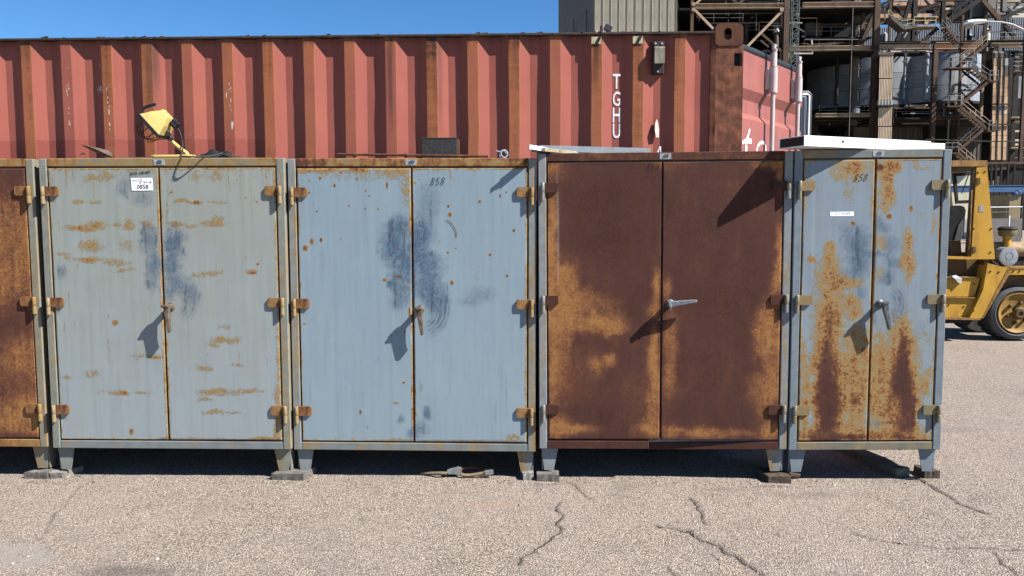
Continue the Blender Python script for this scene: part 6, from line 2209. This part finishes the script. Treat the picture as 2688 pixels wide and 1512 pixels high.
# ---- tanks of curved sheet panels
def tank(label, pxc, Yc, Rm, py_top, py_bot, rows, mats, a0, a1, ncol, seedx):
    c = PT(pxc, 300, Yc)
    T_ = thing('tank', (c.x, Yc, 0), label, 'tank', 'sheet clad tanks in the plant')
    Yfr = Yc - Rm
    z1, z0 = PT(pxc, py_top, Yfr).z, PT(pxc, py_bot, Yfr).z
    g = random.Random(seedx)
    for r_ in range(rows):
        za, zb = z0 + (z1 - z0) * r_ / rows, z0 + (z1 - z0) * (r_ + 1) / rows - .05
        for k in range(ncol):
            b0 = a0 + (a1 - a0) * k / ncol + .004
            b1 = a0 + (a1 - a0) * (k + 1) / ncol - .004
            mb = MB()
            V = []
            rad = Rm + g.uniform(-.02, .02)
            for q in range(6):
                t = b0 + (b1 - b0) * q / 5
                for zz_ in (za, zb):
                    V.append((c.x + math.sin(t) * rad, Yc - math.cos(t) * rad, zz_))
            for q in range(6):
                t = b0 + (b1 - b0) * q / 5
                for zz_ in (za, zb):
                    V.append((c.x + math.sin(t) * (rad - .06), Yc - math.cos(t) * (rad - .06), zz_))
            Fs = [(2 * q, 2 * q + 2, 2 * q + 3, 2 * q + 1) for q in range(5)] + [(0, 1, 13, 12), (10, 22, 23, 11)] + [(2 * q + 1, 2 * q + 3, 2 * q + 15, 2 * q + 13) for q in range(5)] + [(2 * q, 2 * q + 12, 2 * q + 14, 2 * q + 2) for q in range(5)]
            build(mb.add(V, Fs), 'panel', g.choice(mats), T_, True)
    build(MB().lathe([(Rm - .10, z0 + .02), (Rm - .10, z1 - .05), (.01, z1 + .6)], (c.x, Yc, 0), (0, 0, 1), 40), 'shell', ST_DK, T_, True)
    build(MB().lathe([(Rm - .15, z0 - .3), (Rm + .05, z0 - .3), (Rm + .05, z0), (Rm - .15, z0)], (c.x, Yc, 0), (0, 0, 1), 40), 'rim', ST_DK, T_, True)
    build(MB().lathe([(Rm * .55, 0), (Rm * .55, z0 - .25)], (c.x, Yc, 0), (0, 0, 1), 24), 'skirt', SOOT, T_, True)
    return T_


TANK2 = m_plain('pale tank sheet', (.55, .57, .59), .45, .1, var=.2, scale=.4, dirt=.5, dirtc=(.2, .2, .22))
tank('pale blue grey clad tank between the tan ribbed column and the stair tower', 2452, 99.0, 5.6, 138, 264, 3, (TANKM, TANKM, TANK2), -1.45, 1.45, 7, 5)
tank('dim slate clad tank in shade left of the tan ribbed column', 2262, 103.5, 8.0, 148, 274, 3, (TANKD, TANKD, m_plain('shaded tank sheet', (.28, .305, .35), .6, var=.2, scale=.4)), -1.4, 1.2, 8, 6)  # shade over this tank is put in its darker sheets
for px, w_ in ((2431, .55), (2374, .3)):
    T_ = mth('downcomer', px, 92.5, 'pale ribbed downcomer pipe on the tank front' if px > 2400 else 'slim pale pipe up the left side of the tank', 'pipe')
    column(T_, px, 138, 262, Y=93.0 if px > 2400 else 94.4, w=w_, mat=TANKM, nm='pipe', kind='tube')
    for yy in (160, 196, 228):
        column(T_, px, yy, yy + 3, Y=93.0 if px > 2400 else 94.4, w=w_ + .1, mat=TANK2, nm='clip', kind='tube')
lw = mth('sheet_wall', 2450, 97, 'stained grey brown sheet wall below the tanks', 'wall')
x0, x1 = PT(2338, 380, 97).x, PT(2575, 380, 97).x
ztop = PT(2400, 326, 97).z
nW = 12
wm = rib_wall((x1 - x0) / nW - .03, ztop, .55, .06).mesh('wall_sheet', WALLG)
og = ROOT[lw.name]
for i in range(nW):
    link('wall_sheet', wm, lw, (x0 + (x1 - x0) * i / nW - og[0], 0, 0))
pbox(lw, 'door', 2492, 352, 2508, 372, 96.9, .08, CLADT)

# ---- ribbed tan column left of the tank
tc = mth('clad_column', 2326, 86, 'sunlit tan ribbed clad column with a band of light boxes', 'clad column')
for (y0, y1, xl_, xr_) in ((144, 205, 2308, 2345.5), (206, 262, 2307, 2345), (281, 331, 2305.5, 2343.5), (332, 392, 2304.5, 2343)):
    a, b = PT(xl_, y1, 86), PT(xr_, y0, 86)
    m_ = rib_wall(b.x - a.x - .02, b.z - a.z - .06, .17, .05)
    o = link('cladding_panel', m_.mesh('cladding_panel', CLADT), tc, (a.x - ROOT[tc.name][0], 0, a.z))
a, b = PT(2304, 560, 86), PT(2345.5, 144, 86)
build(MB().box((a.x + .1, 86.12, 0), (b.x - .05, 88, b.z)), 'core', ST_DK, tc)
pbox(tc, 'cap_plate', 2306, 136, 2347, 144, 85.9, 2, WALLG)
for i in range(5):
    x = 2305.5 + i * 7.9
    pbox(tc, 'junction_box', x, 263, x + 6.2, 276, 85.6, .4, m_plain('pale box', (.42, .43, .40), .6, var=.1) if i == 0 else bpy.data.materials['pale box'], .03)
pbox(tc, 'shelf', 2303, 276.5, 2347, 279.5, 85.5, .5, ST_DK)

# ---- stair tower
sv_ = mth('stair_tower', 2545, 86, 'zigzag steel stair tower with railings before the pale tank', 'stairs')


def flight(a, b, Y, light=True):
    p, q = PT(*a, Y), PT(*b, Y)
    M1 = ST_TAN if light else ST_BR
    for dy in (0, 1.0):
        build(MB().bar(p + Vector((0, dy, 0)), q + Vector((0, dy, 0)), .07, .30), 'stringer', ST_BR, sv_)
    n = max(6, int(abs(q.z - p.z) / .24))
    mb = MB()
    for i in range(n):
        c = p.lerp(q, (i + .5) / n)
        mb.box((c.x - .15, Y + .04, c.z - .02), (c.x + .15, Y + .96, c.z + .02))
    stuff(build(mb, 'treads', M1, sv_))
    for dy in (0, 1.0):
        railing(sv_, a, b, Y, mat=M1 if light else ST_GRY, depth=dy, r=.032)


for a, b, l_ in (((2484, 70), (2518, 112), False), ((2592, 114), (2522, 173), True), ((2550, 177), (2600, 213), False), ((2594, 215), (2528, 268), False), ((2522, 281), (2597, 343), True), ((2580, 341), (2512, 398), False), ((2512, 398), (2560, 440), True)):
    flight(a, b, 85.5, l_)
for x0, y0, x1 in ((2489, 176, 2554), (2597, 211, 2620), (2487, 277, 2525), (2594, 342, 2615), (2480, 400, 2516)):
    pbox(sv_, 'landing', x0, y0, x1, y0 + 3.5, 85.4, 1.3, ST_BR)
    railing(sv_, (x0 + 1, y0), (x1, y0), 85.4, mat=ST_GRY)
    railing(sv_, (x0 + 1, y0), (x1, y0), 86.6, mat=ST_GRY)
for px in (2488, 2617):
    column(sv_, px, 150, None, Y=86, w=.16, mat=ST_DK)

# ---- column of tan block panels with dark mullions
bp_ = mth('panel_column', 2630, 86.5, 'tall tan panel column with dark uprights right of the stairs', 'panel column')
seams = [152, 172, 200, 231, 252, 273, 300, 327, 356, 386, 420]
g = random.Random(12)
mats = [ORANGE2, ORANGE2, m_plain('tan block panel light', (.80, .57, .37), .7, var=.15, scale=.7, dirt=.35, dirtc=(.22, .13, .09)), m_plain('tan block panel brown', (.56, .37, .24), .7, var=.2, scale=.7, dirt=.5, dirtc=(.15, .09, .06))]
for s_i in range(3):
    for j in range(len(seams) - 1):
        xL = 2608 + 15.2 * s_i - (seams[j] - 150) * .026
        m_ = g.choice(mats)
        if s_i == 2 and j == 0:
            m_ = m_plain('pale green panel', (.42, .47, .44), .6, var=.08)
        if s_i == 2 and j == 1:
            m_ = WALLG
        if s_i == 1 and j == 5:
            m_ = WALLB
        pbox(bp_, 'panel', xL, seams[j] + .5, xL + 12.6, seams[j + 1] - .2, 86.36 + g.uniform(0, .012), .3, m_)
for s_i in range(4):
    a, b = PT(2605.6 + 15.2 * s_i, 130, 86.34), PT(2600.5 + 15.2 * s_i, 430, 86.34)
    build(MB().bar(a, b, .07, .07, (0, 1, 0)), 'mullion', ST_DK, bp_)
for y in (273.5, 326.5):
    beam(bp_, 'crossbar', (2602, y), (2656, y), Y=86.2, w=.16, h=.14, mat=ST_DK)
for s_i in range(3):
    x = 2608 + 15.2 * s_i
    a, b = PT(x, 152, 86.5), PT(x + 12.6, 131, 86.5)
    mb = MB()
    mb.prism([(86.5, a.z), (86.5, b.z - .35), (86.65, b.z - .12), (86.95, b.z), (88, b.z), (88, a.z)], a.x, b.x, 'x')
    build(mb, 'duct_cap', WALLG, bp_)
build(MB().box((PT(2601, 300, 86.9).x, 86.9, 0), (PT(2654, 300, 86.9).x, 88.5, PT(2630, 150, 86.9).z)), 'core', ST_DK, bp_)
rc = mth('service_tower', 2670, 88, 'dark service tower with pale brackets at the right edge', 'service tower')
pbox(rc, 'wall', 2657, 140, 2664, 560, 89, 2, ST_DK)
pbox(rc, 'sheet', 2660, 200, 2682, 258, 91, .2, TANKD)
for y in (148, 160, 172, 184, 316, 342, 366, 377):
    pbox(rc, 'bracket', 2664, y, 2676, y + 5, 88, .5, CLAD if y > 300 else ST_GRY, .03)
for y in (186, 306, 386):
    pbox(rc, 'deck', 2655, y, 2690, y + 3, 87.5, 2.5, ST_TAN if y > 200 else ST_BR)
railing(rc, (2656, 186), (2690, 186), 87.5, mat=ST_GRY)

# ---- upper right: orange galleries and slate sheet building behind the truss
ga = mth('gallery', 2420, 112, 'orange tan conveyor gallery behind the upper truss', 'gallery')
for (x0, y0, x1, y1, Y, d, m_) in ((2345, 1, 2470, 15.5, 112, 4, ORANGE), (2306, 33, 2400, 47, 112, 4, ORANGE), (2406, 28, 2440, 46, 112, 4, ORANGE2), (2441, 38, 2478, 46, 112, 4, ORANGE), (2480, -2, 2505, 7, 113, 4, ORANGE), (2455, 9, 2508, 15, 113, 4, ORANGE), (2480, 20, 2504, 26, 113, 3, PALEW), (2516, 36, 2545, 54, 112, 3, ORANGE), (2560, 2, 2588, 15, 112, 3, ORANGE), (2486, 30, 2512, 48, 112.5, 3, ORANGE2)):
    n = max(1, int((x1 - x0) / 16))
    for i in range(n):
        pbox(ga, 'panel', x0 + (x1 - x0) * i / n, y0, x0 + (x1 - x0) * (i + 1) / n - .5, y1, Y, d, m_)
for px in (2330, 2356, 2425, 2450, 2527):
    pbox(ga, 'post', px, 14, px + 3, 60, 113, .6, ST_BR)
sh = mth('sheet_building', 2450, 104, 'slate grey sheet clad upper building behind the tanks and truss', 'building')
for (x0, x1, y0, y1, m_) in ((2262, 2335, 72, 140, WALLB), (2337, 2400, 71, 135, TANKD), (2402, 2480, 71, 135, WALLB), (2482, 2530, 60, 135, m_plain('blue slate sheet', (.15, .17, .20), .6, var=.2, scale=.3)), (2532, 2580, 66, 135, WALLB), (2584, 2636, 47, 135, TANKD), (2637, 2690, 45, 135, WALLB)):
    a, b = PT(x0, y1, 104), PT(x1, y0, 104)
    n = max(1, int((b.x - a.x) / 1.3))
    m_me = rib_wall((b.x - a.x) / n - .02, b.z - a.z, .30, .05).mesh('wall_sheet', m_)
    for i in range(n):
        link('wall_sheet', m_me, sh, (a.x + (b.x - a.x) * i / n - ROOT[sh.name][0], 0, a.z))
build(MB().box((PT(2262, 60, 104.3).x, 104.3, 0), (PT(2690, 60, 104.3).x, 112, PT(2450, 76, 104.3).z)), 'core', SOOT, sh)
pbox(sh, 'vent_drum', 2317, 82, 2333, 117, 101, 1.2, TANK2, .3)
pbox(sh, 'vent_drum', 2586, 72, 2604, 112, 101, 1.2, PALEW, .3)
gb = mth('grey_building', 2640, 108, 'plain grey brown building at the top right corner', 'building')
pbox(gb, 'wall', 2592, -60, 2760, 44, 108, 12, m_plain('warm grey sheet', (.27, .245, .225), .7, var=.12, scale=.3, dirt=.3))
pbox(gb, 'wall', 2545, 14, 2592, 44, 109, 8, WALLG)
pbox(gb, 'gable', 2655, 30, 2700, 66, 107, 4, PALEW)
hp_ = mth('hopper', 2372, 95, 'tilted pale grey hopper with dark mouth under the conveyor', 'hopper')
c_ = PT(2380, 100, 95)
ax = (PT(2366, 118, 95) - PT(2382, 94, 95)).normalized()
ax.y = .25
hpb = build(MB().lathe([(.62, -.9), (.70, -.8), (.70, .8), (.4, 1.4)], c_, ax, 20), 'shell', TANK2, hp_, True)
build(MB().lathe([(.30, -.93), (.30, -.905), (.01, -.905)], c_, ax, 16), 'mouth', ST_DK, hp_, True)

# ---- service pipework and cable trays strung through the bays
pr = mth('pipe_rack', 2180, 90, 'tangle of thin service pipes and trays in the dark middle bay', 'pipework')
pr2 = mth('pipe_rack', 2400, 90, 'service pipes and brackets strung between the tanks and the truss', 'pipework')
g = random.Random(31)
PIPEM = [ST_GRY, ST_BR, ST_DK, ST_TAN, m_plain('pale lagging', (.50, .50, .50), .6, var=.2, scale=.6), ST_BR]
for T_, x0, x1, bands_ in ((pr, 1822, 2285, ((-6, 16), (30, 70), (100, 124), (136, 160), (306, 365))), (pr2, 2305, 2570, ((-4, 14), (48, 70), (96, 114), (128, 138), (268, 302), (310, 325))), (pr2, 2580, 2690, ((0, 40), (60, 105), (126, 150), (200, 420)))):
    for (ya, yb_) in bands_:
        for i in range(5):
            xa = g.uniform(x0, x1 - 40)
            xb_ = min(x1, xa + g.uniform(25, 140))
            y = g.uniform(ya, yb_)
            Y = g.uniform(88.6, 93)
            r_ = g.choice((.05, .07, .09, .13))
            a, b = PT(xa, y, Y), PT(xb_, y, Y)
            b.z = a.z
            pts = [a, b]
            if g.random() < .55:
                pts.append(b + Vector((0, g.uniform(-.2, .6), g.choice((-1, 1)) * g.uniform(.5, 2.2))))
            if g.random() < .4:
                pts.insert(0, a + Vector((0, 0, g.choice((-1, 1)) * g.uniform(.4, 2.0))))
            build(MB().tube(pts, r_, 6), 'pipe', g.choice(PIPEM), T_, True)
        for i in range(3):
            xa = g.uniform(x0, x1)
            Y = g.uniform(88.8, 93)
            w_ = g.uniform(2, 7)
            y = g.uniform(ya, yb_)
            pbox(T_, 'valve_box', xa, y, xa + w_, y + g.uniform(2, 7), Y, g.uniform(.2, .6), g.choice(PIPEM), .03)
for (a, b) in (((1830, 22), (2050, 24)), ((2075, 60), (2110, 84)), ((2112, 104), (2280, 104)), ((2308, 128), (2436, 130)), ((2455, 130), (2570, 128)), ((2306, 66), (2334, 48))):
    beam(pr2 if a[0] > 2300 else pr, 'cable_tray', a, b, Y=88.5, w=.30, h=.08, mat=ST_GRY)
for x0, x1, y in ((1835, 1950, 60), (1960, 2048, 92), (2110, 2230, 128), (2150, 2280, 303), (2308, 2440, 306), (2455, 2510, 308)):
    railing(pr2 if x0 > 2300 else pr, (x0, y), (x1, y), 89.2, mat=ST_GRY, r=.022)

# ---- street lamp arching in from the right
la = thing('street_lamp', tuple(PT(2790, 100, 26))[:2] + (0,), 'pale cobra head street lamp arching in from the right edge', 'street lamp')
pts = [PT(2790, 560, 26), PT(2788, 200, 26), PT(2770, 140, 26), PT(2735, 105, 26), PT(2688, 79, 26), PT(2660, 65, 26), PT(2630, 58, 26), PT(2600, 56.5, 26), PT(2584, 56.5, 26)]
pts[0].z = 0
build(MB().tube(pts, [.10, .07, .05, .045, .04, .035, .032, .03, .03], 10), 'pole', m_plain('lamp pole', (.62, .62, .58), .45, var=.1), la, True)
h0, h1 = PT(2586, 57, 26), PT(2531, 62, 26)
hd_ = MB()
V = []
nS = 12
for i in range(nS + 1):
    t = i / nS
    c = h0.lerp(h1, t)
    wv = .055 + .15 * math.sin(math.pi * min(1, t * .62 + .12)) ** 1.2 if t < .98 else .03
    hv = .05 + .055 * math.sin(math.pi * min(1, t * .7 + .1)) if t < .98 else .02
    for k in range(14):
        a_ = 2 * math.pi * k / 14
        V.append((c.x, c.y + wv * math.cos(a_), c.z + .015 + hv * math.sin(a_) * (1.0 if math.sin(a_) > 0 else .8)))
Fs = [(i * 14 + k, i * 14 + (k + 1) % 14, (i + 1) * 14 + (k + 1) % 14, (i + 1) * 14 + k) for i in range(nS) for k in range(14)]
Fs += [tuple(range(14))[::-1], tuple(nS * 14 + k for k in range(14))]
build(hd_.add(V, Fs), 'lamp_head', m_plain('lamp head paint', (.66, .70, .72), .4, var=.05), la, True)
gl = PT(2544, 66, 26)
build(MB().lathe([(.16, .03), (.15, -.02), (.11, -.09), (.05, -.125), (.005, -.13)], gl, (0, 0, 1), 20), 'lens', m_plain('lamp lens', (.42, .38, .33), .2, var=.1), la, True)
g2 = PT(2548, 84, 26)
pbox(la, 'hanging_tag', 2546, 76, 2551, 92, 26.05, .02, M_WHITE)

# ---- between the plant and the forklift
bb = mth('pipe_bridge', 2600, 62, 'blue painted girder running behind the forklift cab', 'girder')
beam(bb, 'girder', (2440, 497), (2790, 494), Y=62, w=.5, h=.55, mat=BLUEB, kind='I')
pbox(bb, 'web_plate', 2440, 489, 2790, 503, 61.8, .1, BLUEB)
for px in (2455, 2760):
    column(bb, px, 505, None, Y=62.2, w=.4, mat=BLUEB)
pw_ = mth('pale_shed', 2515, 64, 'pale walled shed seen through the forklift cab', 'shed')
pbox(pw_, 'wall', 2470, 452, 2549, 640, 64, 6, PALEW)
for i in range(4):
    pbox(pw_, 'base_sheet', 2470 + i * 20, 575, 2489 + i * 20, 640, 63.85, .12, m_plain('pale base sheet', (.50, .50, .52), .6, var=.06) if i == 0 else bpy.data.materials['pale base sheet'])
pbox(pw_, 'roof', 2465, 447, 2553, 452, 63.6, 6.8, ST_GRY)
dw = mth('dark_shed', 2620, 66, 'black open shed behind the forklift counterweight', 'shed')
pbox(dw, 'back_wall', 2549, 430, 2760, 575, 71, .4, SOOT)
pbox(dw, 'roof', 2549, 424, 2760, 431, 66, 5, ST_BR)
for px in (2600, 2612, 2626, 2644, 2660, 2686):
    column(dw, px, 431, None, Y=66, w=.14, mat=ST_DK, nm='post')
for (x0, y0, x1, y1) in ((2598, 441, 2610, 446), (2613, 440, 2624, 446), (2627, 438, 2644, 445)):
    pbox(dw, 'signboard', x0, y0, x1, y1, 66.2, .1, CLADT)
for (x0, y0, x1, y1) in ((2612, 462, 2626, 492), (2597, 474, 2609, 492)):
    pbox(dw, 'panel', x0, y0, x1, y1, 66.3, .1, CLADT)
yt = mth('drum_tank', 2664, 58, 'dull yellow square tank under the blue girder', 'tank')
pbox(yt, 'body', 2646, 511, 2681, 578, 58, 2.5, m_plain('dull yellow tank', (.36, .29, .16), .65, var=.15, scale=.6, dirt=.4, dirtc=(.15, .11, .07)), .05)
for (x, y, r_) in ((2664, 508, .16), (2674, 505, .20), (2683, 503, .18)):
    c = PT(x, y, 58)
    build(MB().lathe([(.02, -.25), (r_, -.2), (r_, .2), (.02, .25)], c, (0, 1, 0), 12), 'motor', BLUEB, yt, True)
rl = mth('yard_railing', 2640, 54, 'thin pale railing standing before the dull yellow tank', 'railing')
railing(rl, (2600, 572), (2682, 571), 54, mat=ST_GRY, h=.75, r=.02)
beam(rl, 'top_pipe', (2598, 544), (2684, 543), Y=54, w=.06, h=.06, mat=M_WHITE, kind='tube')
cb_ = mth('concrete_block', 2650, 50, 'grey concrete wall with sloping sides behind the forklift engine', 'concrete wall')
a = [PT(2598, 574, 50), PT(2684, 573, 50), PT(2668, 648, 50), PT(2614, 648, 50)]
build(MB().prism([(a[0].x, a[0].z), (a[0].x, 0), (a[1].x, 0), (a[1].x, a[1].z)], 50, 52, 'y'), 'wall', CONC, cb_)
# overhead cable
cbm = MB()
cbm.tube([PT(2430, 366, 70), PT(2560, 371, 70), PT(2790, 372, 70)], .05, 5)
single(cbm, 'overhead_cable', ST_DK, 'thin black cable strung across before the stair tower foot', 'cable')
